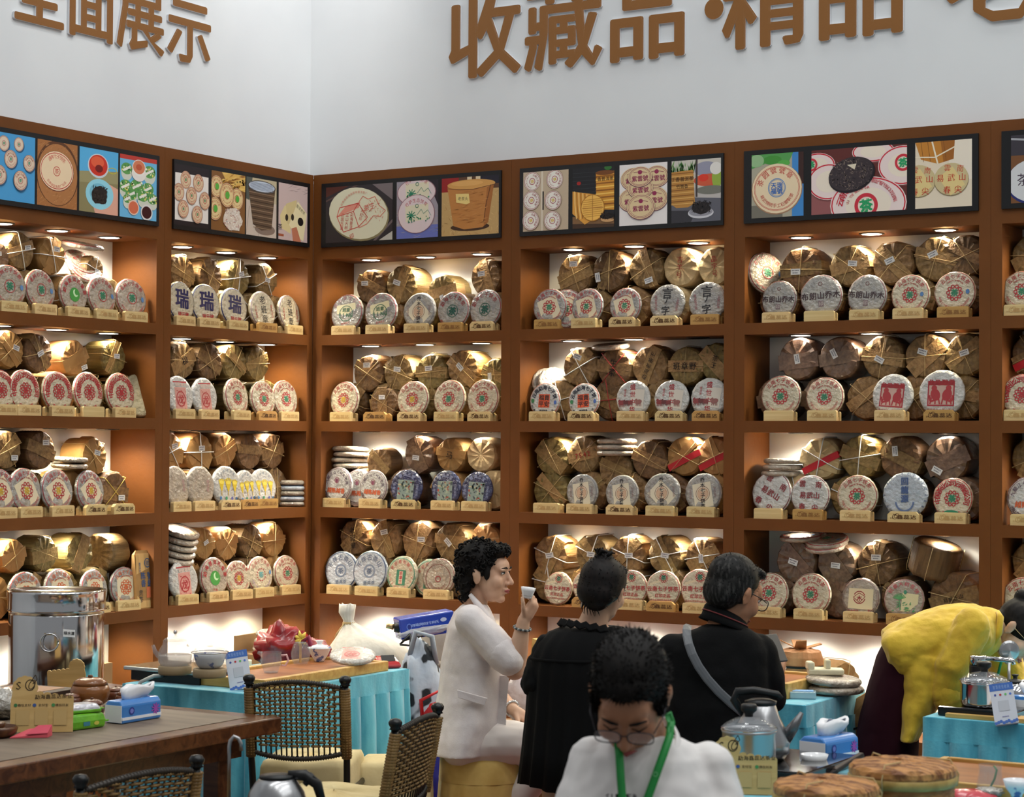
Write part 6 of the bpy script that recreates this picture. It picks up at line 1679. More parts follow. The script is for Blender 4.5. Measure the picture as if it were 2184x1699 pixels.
# ---- goods piled below the shelves
p = Vector((.90, -1.30, TZ))
root = thing('gift_bag', 'red foil gift bag with a yellow flower on the kettle table', 'bag', p, rz_facing(520))
M_REDF = mat('red_foil', rgb(172, 28, 30), .3, col2=rgb(130, 14, 22), scale=S(14), coat=.5)
mb = MB(); crumple(mb, (-.05, 0, .08), (.105, .075, .09), 5.7, amp=.55, freq=2.2, flat=.12); o = mb.build('bag_body', M_REDF, root)
mb = MB(); crumple(mb, (.08, -.01, .055), (.08, .065, .06), 8.1, amp=.3, flat=.1); mb.build('bag_fold', mat('dark_red_foil', rgb(140, 22, 30), .35, coat=.4), root)
mb = MB(); mb.tube([(.03, -.06, .10), (.06, -.075, .13), (.075, -.07, .08), (.08, -.065, .0)], [.012, .012, .013, .014], 6); mb.build('ribbon', mat('maroon_ribbon', rgb(128, 24, 60), .5), root)
mb = MB()
for k in range(7):
    a = 2 * pi * k / 7
    mb.tube([(.028, -.06, .12), (.028 + .02 * cos(a), -.065, .12 + .02 * sin(a)), (.028 + .034 * cos(a), -.06, .122 + .034 * sin(a))], [.004, .009, .002], 6)
mb.build('flower', mat('yellow_petal', rgb(236, 206, 90), .6), root)
p = at(590, 1400, 9.35)
root = thing('cardboard_carton', 'cardboard carton under three silver tea cakes by the corner', 'carton', (p.x, p.y, 0), .1, 'cardboard cartons')
zt_ = p.z + .02
clean(MB().box(-.14, .14, -.13, .13, 0, zt_).build('box', M_CARTON, root), .003)
clean(MB().box(-.15, -.14, -.13, .13, zt_ - .1, zt_ + .08).build('flap', M_CARTON, root), .001)
for k in range(3):
    tea_cake('plain', (p.x - .02 + .01 * k, p.y, zt_ + .02 + .034 * k), .3 * k, 1.0, -pi / 2 + .06, .03, '%s of three silver-wrapped tea cakes on the carton by the corner' % ('lowest', 'middle', 'topmost')[k], 'loose tea cakes between the bundles')
p = W('L', -1.42, .1, ZBASE)
root = thing('cardboard_carton', 'cardboard carton beside the steel drum, under the shelves', 'carton', W('L', -1.62, .04, ZBASE), pi / 2, 'cardboard cartons')
clean(MB().box(-.17, .17, -.03, .2, .001, .27).build('box', M_CARTON, root), .003)
MB().box(-.17, .17, -.0315, -.03, .12, .15).build('tape', mat('brown_tape', rgb(140, 104, 62), .3), root)
o = link('plastic_parcel', None); o.location = W('L', -1.58, .1, ZBASE + .27); o.rotation_euler = (0, 0, pi / 2); tag(o, 'crinkled clear plastic parcel on the carton beside the steel drum', 'parcel')
mb = MB(); crumple(mb, (0, 0, .06), (.13, .09, .07), 6.6, amp=.3, flat=.1); mb.build('wrap', M_SILVERW, o)
p = at(790, 1400, 9.15)
root = thing('white_sack', 'white woven sack tied at the neck, by the corner post', 'sack', (p.x, p.y, 0), rz_facing(790))
M_SACK = mat('white_woven_plastic', rgb(222, 216, 204), .6, col2=rgb(206, 198, 184), scale=S(10), bump=.5, bscale=S(20))
rings = []
for k, (r, zz, ox) in enumerate(((.17, .0, 0), (.19, .2, 0), (.19, .45, 0), (.195, .62, 0), (.19, .72, .0), (.165, .79, -.01), (.115, .84, -.035), (.06, .875, -.07), (.028, .9, -.095), (.022, .915, -.10), (.034, .95, -.108), (.036, .985, -.105))):
    rings.append([(ox + r * 1.05 * cos(2 * pi * i / 36) * (1 + .07 * noise.noise(Vector((cos(2 * pi * i / 36) * 3, sin(2 * pi * i / 36) * 3, zz * 14)))), r * sin(2 * pi * i / 36) * (1 + .12 * noise.noise(Vector((cos(2 * pi * i / 36) * 4, 5 + sin(2 * pi * i / 36) * 4, zz * 16)))), zz + .012 * noise.noise(Vector((i * .8, zz * 9, 1)))) for i in range(36)])
mb = MB(); mb.loft(rings); mb.build('sack', M_SACK, root)
mb = MB(); mb.lathe([(.027, .893), (.031, .9), (.027, .908)], 14, (-.098, 0, 0), caps=False); mb.tube([(-.12, -.02, .9), (-.15, -.03, .86), (-.16, -.03, .84)], .003, 5); mb.build('tie', M_TWINE, root)
D = Draw(); D.chars('云南普洱茶叶有限公司', 0, 0, .022, (200, 60, 56), 0, .01)
link('print', D.mesh('print', lambda x, y, l_: (.205 * sin(x / .2), -.202 * cos(x / .2) - .004, .66 + y), M_MATTE), root)
p = at(905, 1330, 9.0)
root = thing('tissue_carton', 'long blue tissue packs in clear film on the pile behind the white jacket', 'carton', p, rz_facing(905) + .25)
root.rotation_euler[1] = -.14
clean(MB().box(-.125, .125, -.06, .06, -.05, .045).build('pack', mat('royal_blue_film', rgb(30, 66, 176), .25, coat=.5), root), .006)
D = Draw(); D.ell(-.7, .1, .1, .35, (96, 130, 220)); D.ell(-.7, .1, .07, .24, (30, 50, 140)); D.chars('柔软面巾纸', -.1, .2, .3, (150, 176, 236), 0, .02, .2); D.ell(.62, .3, .12, .2, (190, 206, 240))
link('print', D.mesh('print', lambda x, y, l_: (x * .12, -.0606 - .00006 * l_, y * .045), M_INK), root)
mb = MB(); crumple(mb, (-.02, -.065, -.025), (.12, .012, .018), 2.2, amp=.5); mb.build('loose_film', M_PLASTIC, root)
p = at(855, 1340, 8.95)
root = thing('heat_gun', 'black heat gun with bare metal nozzle lying on the white sack', 'tool', p, rz_facing(855))
mb = MB(); mb.tube([(-.03, 0, .006), (.0, 0, .004), (.06, 0, -.008), (.1, 0, -.015)], [.021, .025, .028, .024], 14); mb.build('body', M_BLACK, root)
mb = MB(); mb.tube([(-.065, 0, .014), (-.03, 0, .007)], [.012, .014], 14); mb.build('nozzle', mat('brass_metal', rgb(206, 176, 130), .3, 1.0), root)
mb = MB(); mb.tube([(.05, 0, -.02), (.07, 0, -.1)], [.018, .016], 10); mb.build('grip', M_BLACK, root)
p = at(882, 1400, 8.9)
root = thing('wire_rack', 'black wire rack folded beside the patterned bag', 'rack', (p.x, p.y, 0), rz_facing(880))
zc = p.z
for a_ in (((-.02, 0, .0), (-.015, 0, zc + .10)), ((-.05, 0, zc + .07), (.04, .02, zc + .09)), ((-.015, 0, zc + .1), (-.06, -.02, zc + .055)), ((-.06, -.02, zc + .055), (.0, -.02, zc + .05)), ((-.015, 0, zc), (.07, .02, zc + .03)), ((-.015, 0, zc - .02), (.06, 0, zc - .01))):
    MB().tube(a_, .005, 6).build('rod', M_BLKMET, root)
p = at(896, 1440, 8.8)
root = thing('patterned_bag', 'grey bag with black blotches behind the white jacket', 'bag', (p.x, p.y, 0), rz_facing(895))
mb = MB(); crumple(mb, (0, 0, .40), (.13, .11, .44), 12.3, n=30, m=24, amp=.16, freq=2.5, flat=.1)
mb.build('bag', mat('blotched_cloth', rgb(176, 186, 200), .7, col2=rgb(26, 30, 36), scale=S(11), detail=1.5, lo=.52, hi=.56, bump=.3, bscale=S(30)), root)
mb = MB(); mb.tube([(-.05, -.02, .78), (-.02, -.05, .9), (.05, -.04, .88), (.07, -.02, .76)], .012, 8); mb.build('strap', mat('grey_webbing', rgb(150, 160, 172), .7), root)
p = at(942, 1420, 9.3)
root = thing('beige_tarp_bag', 'tall beige canvas bag against the shelves behind the white jacket', 'bag', (p.x, p.y, 0), rz_facing(935))
mb = MB()
rings = []
for k in range(12):
    t = k / 11
    rings.append([((.15 - .03 * t) * cos(2 * pi * i / 24) * (1 + .1 * noise.noise(Vector((i * .5, t * 6, 2)))), (.11 - .02 * t) * sin(2 * pi * i / 24) * (1 + .1 * noise.noise(Vector((i * .7, t * 7, 9)))), t * .92) for i in range(24)])
mb.loft(rings); mb.build('bag', mat('beige_canvas', rgb(196, 186, 172), .8, col2=rgb(176, 166, 152), scale=S(8), bump=.3, bscale=S(16)), root)
mb = MB(); mb.lathe([(.135, .7), (.15, .715), (.135, .73)], 24, caps=False); mb.build('seam_band', mat('beige_canvas', rgb(196, 186, 172)), root)
p = at(922, 1600, 8.75)
root = thing('blue_red_bag', 'big blue nylon bag with red top on the floor', 'bag', (p.x, p.y, 0), rz_facing(925))
M_NYB, M_NYR = mat('blue_nylon', rgb(32, 40, 140), .35, bump=.4, bscale=S(14)), mat('red_nylon', rgb(196, 36, 40), .4, bump=.3, bscale=S(14))
mb = MB(); crumple(mb, (0, 0, .26), (.16, .16, .27), 21.3, n=28, m=20, amp=.12, flat=.06); mb.build('lower_part', M_NYB, root)
mb = MB(); crumple(mb, (.03, .01, .50), (.10, .11, .12), 14.3, n=24, m=14, amp=.15); mb.build('upper_part', M_NYR, root)
mb = MB(); mb.tube([(-.04, -.1, .5), (-.05, -.12, .62), (.03, -.11, .66), (.07, -.09, .55)], .009, 8); mb.build('handle', M_NYR, root)
p = at(1118, 1490, 8.2)
root = thing('shopping_bag', 'thin white plastic shopping bag with a magenta box inside', 'bag', (p.x, p.y, 0), rz_facing(1118))
MB().box(-.09, .09, -.08, .08, 0, p.z - .09).build('support_crate', M_CARTON, root)
mb = MB(); crumple(mb, (-.0, 0, p.z + .0), (.085, .07, .10), 31.3, amp=.25, flat=.1); mb.build('bag', mat('thin_white_plastic', rgb(232, 222, 222), .35, alpha=.75, bump=.8, bscale=S(30)), root)
mb = MB(); mb.T = Matrix.Translation((.035, -.03, p.z + .07)) @ Matrix.Rotation(.5, 4, 'Y'); mb.box(-.04, .04, -.02, .02, -.04, .04); mb.build('magenta_box', mat('magenta_card', rgb(206, 40, 110), .5), root)
mb = MB(); mb.tube([(-.05, -.02, p.z + .08), (-.03, -.03, p.z + .14), (.0, -.02, p.z + .1)], .008, 6); mb.build('bag_handle', mat('thin_white_plastic', rgb(232, 222, 222)), root)
o = MB().box(-.012, .012, -.08, .08, 0, .62).build('wood_board', M_BAMBOO); o.location = (at(1128, 1400, 8.9).x, at(1128, 1400, 8.9).y, .30 + .001); o.rotation_euler = (0, .14, -.3)
o.location.z = 0.0; o.scale.z = 1.42
tag(o, 'narrow pale board leaning behind the black dress', 'board')

# ---- things on the table between the people in black and yellow
p = onz(1690, 1462, TZ)
root = thing('tea_tray', 'bamboo tea tray beside the man in black', 'tray', (2.98, -.99, TZ), 0.0, 'bamboo tea trays')
clean(MB().box(-.22, .16, -.16, .2, .03, .05).build('board', M_TRAY, root), .002)
for a_ in ((-.245, -.22, -.185, .225), (.16, .185, -.185, .225), (-.22, .16, -.185, -.16), (-.22, .16, .2, .225)):
    clean(MB().box(*a_, .0, .06).build('rail', M_BAMBOO, root), .003)
p = onz(1657, 1450, TZ + .05)
root = thing('tea_cup', 'white porcelain cup with dark marks on the tray by the man in black', 'cup', p, 0)
mb = MB(); mb.lathe([(.016, 0), (.018, .006), (.03, .035), (.037, .05), (.034, .05), (.02, .012), (.001, .01)], 24); mb.build('cup', M_WHITEP, root)
D = Draw(); D.chars('茶香', 0, 0, .014, (60, 60, 70), vertical=True)
link('print', D.mesh('print', lambda x, y, l_: (x + .006, -.0275 - y * .55, .026 + y), M_MATTE), root)
p = onz(1772, 1483, TZ)
for k in range(2):
    tea_cake('plain', (p.x - .01 * k, p.y + .05, TZ + .02 + .034 * k), .4 + k, 1.12, -pi / 2 + .08 * k, 0, '%s of two silver plastic-wrapped cakes on the skirted table corner' % ('lower', 'upper')[k], 'loose tea cakes between the bundles')
root = thing('plaster_block', 'cream broken moulded block lying on the wrapped cakes', 'block', (p.x - .05, p.y + .06, TZ + .072), rz_facing(1750) + .2)
mb = MB()
mb.loft([[(-.07, -.03, 0), (.07, -.03, 0), (.075, .03, 0), (-.065, .03, 0)], [(-.07, -.032, .025), (.072, -.03, .022), (.075, .03, .025), (-.068, .03, .03)]], smooth=False)
mb.box(-.072, -.045, -.03, .03, .02, .052); mb.box(.0, .02, -.02, .02, .02, .06)
clean(mb.build('block', mat('cream_plaster', rgb(214, 206, 176), .8, bump=.4, bscale=S(30)), root), .006)
p = onz(1708, 1490, TZ)
root = thing('clear_box', 'small clear plastic box with blue label on the skirted table', 'box', (p.x, p.y + .02, TZ), rz_facing(1708))
clean(MB().box(-.05, .05, -.03, .04, .0005, .028).build('box', mat('frosted_plastic', rgb(186, 212, 222), .2, alpha=.7, coat=.6), root), .004)
clean(MB().box(-.04, .04, -.02, .03, .0285, .03).build('label_slip', mat('pale_blue_slip', rgb(110, 160, 210), .5), root), .001)
p = at(1707, 1425, 8.55)
def open_bundle(p, s, rz, label):
    root = thing('opened_bundle', label, 'tea bundle', p, rz, 'opened leaf bundles below the shelves')
    m1 = mat('fresh_leaf_wrap', rgb(196, 142, 96), .6, col2=rgb(166, 112, 68), scale=(20, 20, 6), bump=.3, bscale=S(30))
    mb = MB(); rings = []
    for r, z in ((.6, 0), (.95, .03), (1.0, .07), (.98, .1), (.9, .125), (.5, .135), (.02, .135)):
        rings.append([(s * r * cos(2 * pi * i / 26) * (1 + .05 * noise.noise(Vector((i, z * 20, 3)))), s * r * sin(2 * pi * i / 26), z * s / .1 + .006 * noise.noise(Vector((i * .9, r * 5, 1)))) for i in range(26)])
    mb.loft(rings, smooth=False); mb.build('body', m1, root)
    for k in range(4):
        mb = MB(); mb.T = Matrix.Rotation(k * 1.5 + .3, 4, 'Z') @ Matrix.Translation((s * .15, 0, s * 1.33)) @ Matrix.Rotation(-.25 - .1 * k, 4, 'Y')
        mb.loft([[(-s * .7, -s * .35, 0), (s * .8, -s * .25, 0), (s * .85, s * .2, 0), (-s * .7, s * .3, 0)], [(-s * .7, -s * .35, .004), (s * .8, -s * .25, .004), (s * .85, s * .2, .004), (-s * .7, s * .3, .004)]], smooth=False); mb.build('loose_leaf', m1, root)
    mb = MB(); mb.lathe([(s * 1.01, .055 * s / .1), (s * 1.025, .06 * s / .1), (s * 1.01, .065 * s / .1)], 26, caps=False); mb.build('string', M_BLKMET, root)
sup = thing('cardboard_carton', 'cardboard carton carrying the opened bundle behind the skirted table', 'carton', (p.x, p.y, 0), .1, 'cardboard cartons')
clean(MB().box(-.09, .085, -.1, .1, 0, p.z - .045).build('box', M_CARTON, sup), .003)
open_bundle((p.x, p.y, p.z - .044), .095, rz_facing(1707), 'opened brown leaf bundle with torn top behind the tea tray')
p = at(1800, 1470, 8.6)
sup = thing('cardboard_carton', 'cardboard carton carrying the closed bundle beside the maroon trousers', 'carton', (p.x, p.y, 0), .1, 'cardboard cartons')
clean(MB().box(-.085, .1, -.1, .1, 0, p.z - .10).build('box', M_CARTON, sup), .003)
o_ = tea_bundle('kraft', (p.x, p.y, p.z + .012), rz_facing(1800) + .9, 1.05, 'large tan leaf bundle lying behind the wrapped cakes', 'opened leaf bundles below the shelves', string='t', strap=False)
p = at(1838, 1530, 7.95)
root = thing('paper_sack', 'brown paper sack with black handwritten number beside the maroon trousers', 'sack', (p.x, p.y, 0), rz_facing(1845))
mb = MB(); mb.loft([[(-.08, -.05, 0), (.09, -.05, 0), (.09, .06, 0), (-.08, .06, 0)], [(-.085, -.06, .3), (.095, -.06, .3), (.09, .07, .3), (-.085, .07, .3)], [(-.075, -.04, .62), (.085, -.045, .66), (.08, .04, .66), (-.07, .035, .62)], [(-.06, .0, .70), (.07, -.01, .78), (.07, .01, .78), (-.06, .01, .70)]], smooth=False)
mb.build('sack', B_KRAFT, root)
D = Draw(); D.chars('1632', 0, 0, .06, (40, 34, 34), -1.3, .02)
link('print', D.mesh('print', lambda x, y, l_: (x + .0, -.062 + (y > 0) * 0 + max(0, y + .0) * .05, .56 + y), M_MATTE), root)

# ---- pot, pump and card on the table by the yellow jacket
p = onz(2078, 1530, TZ)
root = thing('induction_plate', 'black glass induction plate under the steel pot', 'stove', (p.x, p.y + .08, TZ), 0, 'black induction plates')
clean(MB().box(-.13, .16, -.1, .12, .0, .035).build('plate', mat('black_glass', rgb(10, 10, 12), .08, coat=.5), root), .006)
MB().box(-.12, .15, -.102, -.1, .006, .026).build('control_strip', M_BLACK, root)
PT = Vector((p.x + .01, p.y + .08, TZ + .036))
def steel_pot(p, r, h, label, glass=True, rz=0.0, metal=M_CHROME):
    root = thing('steel_pot', label, 'pot', p, rz, 'steel pots with lids')
    mb = MB(); mb.lathe([(r * .94, 0), (r * .97, .006), (r, .014), (r, h * .92), (r * 1.05, h), (r * 1.0, h), (r * .97, h * .9), (r * .95, .02), (.002, .015)], 36); mb.build('body', metal, root)
    mb = MB(); mb.lathe([(r * 1.04, h), (r * 1.05, h + .004), (r * .9, h + .016), (r * .5, h + .032), (r * .15, h + .038)], 36); mb.build('lid', M_GLASSB if glass else M_CHROME, root)
    mb = MB(); mb.lathe([(r * 1.04, h - .001), (r * 1.065, h + .002), (r * 1.04, h + .006)], 36, caps=False); mb.build('rim', M_CHROME, root)
    mb = MB(); mb.lathe([(r * .15, h + .036), (r * .16, h + .045), (r * .3, h + .055), (r * .3, h + .068), (r * .25, h + .073), (.002, h + .073)], 18); mb.build('knob', M_BLACK, root)
steel_pot(PT, .085, .085, 'polished steel pot with glass lid on the black induction plate')
p = onz(2046, 1478, TZ)
root = thing('water_pump', 'black and chrome water dispenser behind the steel pot', 'dispenser', (PT.x - .07, PT.y + .14, TZ), rz_facing(2046))
mb = MB(); mb.lathe([(.032, 0), (.032, .16), (.031, .165)], 24); mb.build('column', M_BLACK, root)
mb = MB(); mb.lathe([(.033, .166), (.033, .196), (.03, .2), (.002, .2)], 24); mb.build('chrome_cap', M_CHROME, root)
mb = MB(); mb.tube([(.03, 0, .19), (.1, -.005, .186), (.125, -.006, .184), (.128, -.006, .17)], [.009, .009, .009, .008], 10); mb.build('spout', M_CHROME, root)
MB().box(.012, .03, -.034, -.028, .06, .12).build('blue_label', M_BLUEP, root)
root = thing('chrome_kettle', 'round chrome kettle behind the steel pot', 'kettle', (PT.x + .075, PT.y + .12, TZ), rz_facing(2110))
mb = MB(); mb.lathe([(.045, 0), (.06, .03), (.062, .07), (.05, .1), (.035, .112)], 28); mb.build('body', M_CHROME, root)
mb = MB(); mb.lathe([(.036, .112), (.03, .12), (.008, .124), (.008, .132), (.014, .14), (.002, .142)], 22); mb.build('lid', M_BLACK, root)
mb = MB(); mb.tube([(.055, 0, .05), (.08, 0, .08), (.088, 0, .1)], [.012, .008, .006], 10); mb.build('spout', M_CHROME, root)
mb = MB(); mb.tube([(-.05, 0, .09), (-.085, 0, .09), (-.085, 0, .04), (-.058, 0, .035)], .007, 8); mb.build('handle', M_BLACK, root)
root = thing('tea_strainer', 'round ribbed metal strainer standing behind the chrome kettle', 'strainer', (PT.x + .02, PT.y + .22, TZ), rz_facing(2085))
mb = MB(); mb.T = Matrix.Translation((0, 0, .215)) @ Matrix.Rotation(pi / 2, 4, 'X') @ Matrix.Rotation(.3, 4, 'Y')
mb.lathe([(.036, 0), (.038, .004), (.03, .008), (.001, .016)], 24, smooth=False); mb.build('dish', M_STEEL, root)
mb = MB(); mb.tube([(0, 0, .18), (.0, 0, .0)], .006, 8); mb.build('stem', M_STEEL, root)
mb = MB(); mb.lathe([(.03, 0), (.03, .006), (.002, .008)], 20); mb.build('base', M_STEEL, root)
code_card(2148, 1545, TZ, .145, 'white and blue payment card leaning at the picture edge')
p = onz(2060, 1545, TZ)
root = thing('bamboo_tray', 'low pale bamboo tray in front of the black induction plate', 'tray', (4.0, -1.28, TZ), 0, 'bamboo tea trays')
for k in range(3):
    clean(MB().box(-.16, .16, -.045 + k * .03, -.02 + k * .03, .0, .016).build('slat', M_BAMBOO, root), .002)
p = onz(2172, 1525, TZ)
tissue_pack((p.x + .02, p.y + .06, TZ), -.2, .045, .09, .075, 'blue tissue pack at the picture edge by the payment card')

# ---- things on the front table
p = onz(1612, 1648, TZ)
root = thing('induction_plate', 'black induction plate under the pot on the front table', 'stove', (p.x, p.y + .04, TZ), 0, 'black induction plates')
clean(MB().box(-.13, .2, -.13, .28, .0, .03).build('plate', mat('black_glass', rgb(10, 10, 12), .08), root), .006)
MB().box(-.1, .2, -.132, -.13, .006, .022).build('control_strip', M_BLACK, root)
p = onz(1597, 1640, TZ + .03)
steel_pot((p.x, p.y, TZ + .031), .078, .115, 'steel pot with glass lid behind the front payment sign', metal=M_STEEL)
p = onz(1622, 1618, TZ + .03)
KP = Vector((p.x, p.y, TZ + .031))
root = thing('steel_kettle', 'brushed steel kettle with black handle beside the glass-lidded pot', 'kettle', KP, rz_facing(1640))
mb = MB(); mb.lathe([(.07, 0), (.085, .02), (.087, .05), (.075, .09), (.055, .13), (.045, .16), (.04, .165)], 32); mb.build('body', M_STEEL, root)
mb = MB(); mb.lathe([(.046, .162), (.048, .172), (.03, .178), (.002, .18)], 24); mb.build('lid', M_BLACK, root)
mb = MB(); mb.tube([(-.05, 0, .13), (-.08, 0, .175), (-.07, 0, .198), (-.02, 0, .203), (.05, 0, .192), (.062, 0, .18)], [.011, .013, .013, .012, .011, .008], 10); mb.build('handle', M_BLACK, root)
mb = MB(); mb.tube([(.07, 0, .06), (.1, 0, .1), (.122, 0, .14)], [.022, .016, .006], 12); mb.build('spout', mat('grey_metal', rgb(110, 110, 112), .35, .8), root)
q = onz(1590, 1695, TZ)
payment_sign((q.x, q.y, TZ), rz_facing(1590) + .02, .175, 'scalloped wooden payment sign in front of the steel pot')
q = onz(1735, 1628, TZ)
tissue_pack((q.x, q.y + .12, TZ), rz_facing(1735) - .6, .05, .09, .075, 'blue and white tissue pack behind the white bowl')
def small_bowl(p, r, label, m_=M_WHITEP, h=.045):
    root = thing('tea_bowl', label, 'bowl', p, 0, 'small tea bowls')
    mb = MB(); mb.lathe([(r * .42, 0), (r * .45, .006), (r * .8, h * .5), (r, h), (r * .96, h), (r * .7, h * .45), (.001, .01)], 28); mb.build('bowl', m_, root)
    mb = MB(); mb.lathe([(r * .4, 0), (r * .42, .005), (r * .38, .006)], 24); mb.build('foot_ring', m_, root)
q = onz(1737, 1640, TZ)
small_bowl((q.x, q.y, TZ), .042, 'white tea bowl in front of the tissue pack')
q = onz(1716, 1648, TZ)
root = thing('glass_dish', 'small fluted glass dish beside the white bowl', 'dish', (q.x - .02, q.y - .04, TZ), 0)
mb = MB(); mb.lathe([(.02, 0), (.034, .02), (.038, .024), (.032, .02), (.001, .006)], 16, smooth=False); mb.build('dish', mat('silver_glass', rgb(190, 190, 190), .1, .6), root)
mb = MB(); mb.lathe([(.019, 0), (.02, .004), (.017, .005)], 16); mb.build('foot_ring', M_STEEL, root)
q = onz(1790, 1648, TZ)
root = thing('tea_brush', 'dark flat tea brush beside the white bowl', 'brush', (q.x, q.y - .03, TZ + .012), rz_facing(1790) + .7)
mb = MB(); mb.T = Matrix.Rotation(-.35, 4, 'Y'); mb.box(-.05, -.005, -.016, .016, -.004, .006); mb.build('bristles', mat('dark_bristle', rgb(40, 34, 32), .8), root)
mb = MB(); mb.T = Matrix.Rotation(-.35, 4, 'Y'); mb.loft([[(-.006, -.014, -.006), (-.006, .014, -.006), (-.006, .014, .008), (-.006, -.014, .008)], [(.06, -.008, -.004), (.06, .008, -.004), (.06, .008, .008), (.06, -.008, .008)], [(.11, -.01, -.005), (.11, .01, -.005), (.11, .01, .009), (.11, -.01, .009)]], smooth=False); clean(mb.build('handle', mat('dark_brush_wood', rgb(62, 48, 42), .4), root), .003)
# baskets
M_BSK = mat('woven_bamboo', rgb(176, 118, 62), .55, col2=rgb(136, 84, 40), scale=(30, 30, 90), bump=.6, bscale=(40, 40, 120))
M_BSKL = mat('bamboo_lid_strips', rgb(196, 138, 78), .5, col2=rgb(122, 72, 34), scale=(14, 80, 30), detail=2, dist=.4, lo=.42, hi=.6, bump=.8, bscale=(14, 80, 30))
M_BSK2 = mat('pale_bamboo_rim', rgb(196, 166, 96), .5, col2=rgb(160, 128, 66), scale=S(20))
def lidded_basket(px, py, d, r, label):
    top = at(px, py, d)
    h = top.z - TZ
    root = thing('lidded_basket', label, 'basket', (top.x, top.y, TZ), 0, 'lidded bamboo baskets')
    n = 48
    mb = MB(); rings = []
    nb = 14
    for k in range(nb * 2 + 1):
        z = (h - .05) * k / (nb * 2)
        rings.append([(r * (.97 + (.012 if (k + (i // 2) % 2 * 1) % 2 else -.008)) * cos(2 * pi * i / n), r * (.97 + (.012 if (k + (i // 2) % 2) % 2 else -.008)) * sin(2 * pi * i / n), z) for i in range(n)])
    mb.loft(rings); mb.build('woven_body', M_BSK, root)
    mb = MB(); mb.lathe([(r * .98, h - .055), (r * 1.03, h - .05), (r * 1.04, h - .035), (r * 1.0, h - .03)], n, caps=False); mb.build('rim_hoop', M_BSK2, root)
    mb = MB(); rings = []
    for k, (rr, z) in enumerate(((1.0, -.034), (1.02, -.028), (1.01, -.016), (.96, -.008), (.75, -.002), (.5, .001), (.25, .002), (.01, .002))):
        rings.append([(r * rr * cos(2 * pi * i / n), r * rr * sin(2 * pi * i / n), h + z + .0025 * ((i // 2 + k) % 2)) for i in range(n)])
    mb.loft(rings, smooth=False); mb.build('woven_lid', M_BSKL, root)
    for k in range(3):
        a = .5 + 2.1 * k
        MB().tube([(r * 1.03 * cos(a), r * 1.03 * sin(a), h - .06), (r * 1.06 * cos(a), r * 1.06 * sin(a), h - .03), (r * .9 * cos(a), r * .9 * sin(a), h + .004), (r * .5 * cos(a + .3), r * .5 * sin(a + .3), h + .006)], .0022, 5).build('tie', M_TWINE, root)
lidded_basket(1762, 1662, 4.75, .122, 'lower lidded bamboo basket at the lower edge, beside the payment sign')
lidded_basket(1925, 1622, 4.95, .128, 'taller lidded bamboo basket at the lower edge')
q = onz(2115, 1682, TZ + .03)
root = thing('tea_tray', 'brown tea tray at the lower picture corner', 'tray', (4.55, -2.66, TZ), 0, 'bamboo tea trays')
clean(MB().box(-.3, .3, -.2, .2, .01, .03).build('board', M_TRAY, root), .002)
for a_ in ((-.32, -.3, -.22, .22), (.3, .32, -.22, .22), (-.3, .3, .2, .22), (-.3, .3, -.22, -.2)):
    clean(MB().box(*a_, 0, .04).build('rail', M_BAMBOO, root), .003)
q = onz(2112, 1684, TZ + .03)
root = thing('glass_jar', 'small clear glass with a green stem inside, on the corner tray', 'glass', (q.x, q.y, TZ + .031), 0)
mb = MB(); mb.lathe([(.036, 0), (.038, .01), (.03, .05), (.032, .068)], 24, caps=False); mb.build('glass_body', M_GLASSB, root)
mb = MB(); mb.lathe([(.035, .001), (.035, .005), (.001, .005)], 24); mb.build('glass_base', M_GLASSB, root)
mb = MB(); mb.tube([(.0, 0, .006), (.012, 0, .03), (.018, 0, .055), (.01, 0, .066)], .003, 6); mb.build('stem', mat('green_stem', rgb(90, 130, 70), .5), root)
q = onz(2168, 1699, TZ + .03)
small_bowl((q.x, q.y, TZ + .031), .036, 'blue and white painted bowl in the lower picture corner', M_CHINA)
q = onz(2080, 1706, TZ)
root = thing('red_packet', 'shiny red packets lying beside the taller basket', 'packet', (q.x, q.y - .05, TZ), .3)
mb = MB(); crumple(mb, (0, 0, .018), (.07, .05, .02), 5.2, amp=.2, flat=.2); mb.build('packet', mat('red_shiny_film', rgb(206, 60, 72), .25, coat=.6), root)
mb = MB(); crumple(mb, (.05, .02, .03), (.04, .03, .012), 7.2, amp=.3); mb.build('clear_end', M_SILVERW, root)
# tea trolley at the lower edge with kettle and water tap
root = thing('tea_trolley', 'low wicker tea trolley cut by the lower picture edge', 'trolley', (2.78, -3.92, 0), .2)
clean(MB().box(-.22, .22, -.2, .2, .64, .67).build('tray', M_RATDK, root), .004)
mb = MB()
for k in range(26): mb.tube([(-.22 + .44 * k / 25, -.2, .672), (-.22 + .44 * k / 25, .2, .672)], .006, 5)
tag(mb.build('woven_top', M_RATTAN, root), None, None, kind='stuff')
for sx in (-1, 1):
    for sy in (-1, 1):
        MB().tube([(sx * .2, sy * .18, 0), (sx * .2, sy * .18, .65)], .012, 8).build('leg', M_BLKMET, root)
p = at(590, 1690, 5.5)
root = thing('steel_kettle', 'silver kettle with black handle at the lower edge', 'kettle', (p.x, p.y, .68), rz_facing(590))
kz = at(590, 1650, 5.5).z - .68
mb = MB(); mb.lathe([(.075, 0), (.085, .01), (.086, kz * .35), (.075, kz * .65), (.058, kz * .84), (.046, kz * .93)], 32); mb.build('body', M_STEEL, root)
mb = MB(); mb.lathe([(.048, kz * .92), (.046, kz * .98), (.02, kz * 1.01), (.002, kz * 1.02)], 24); mb.build('lid', M_BLACK, root)
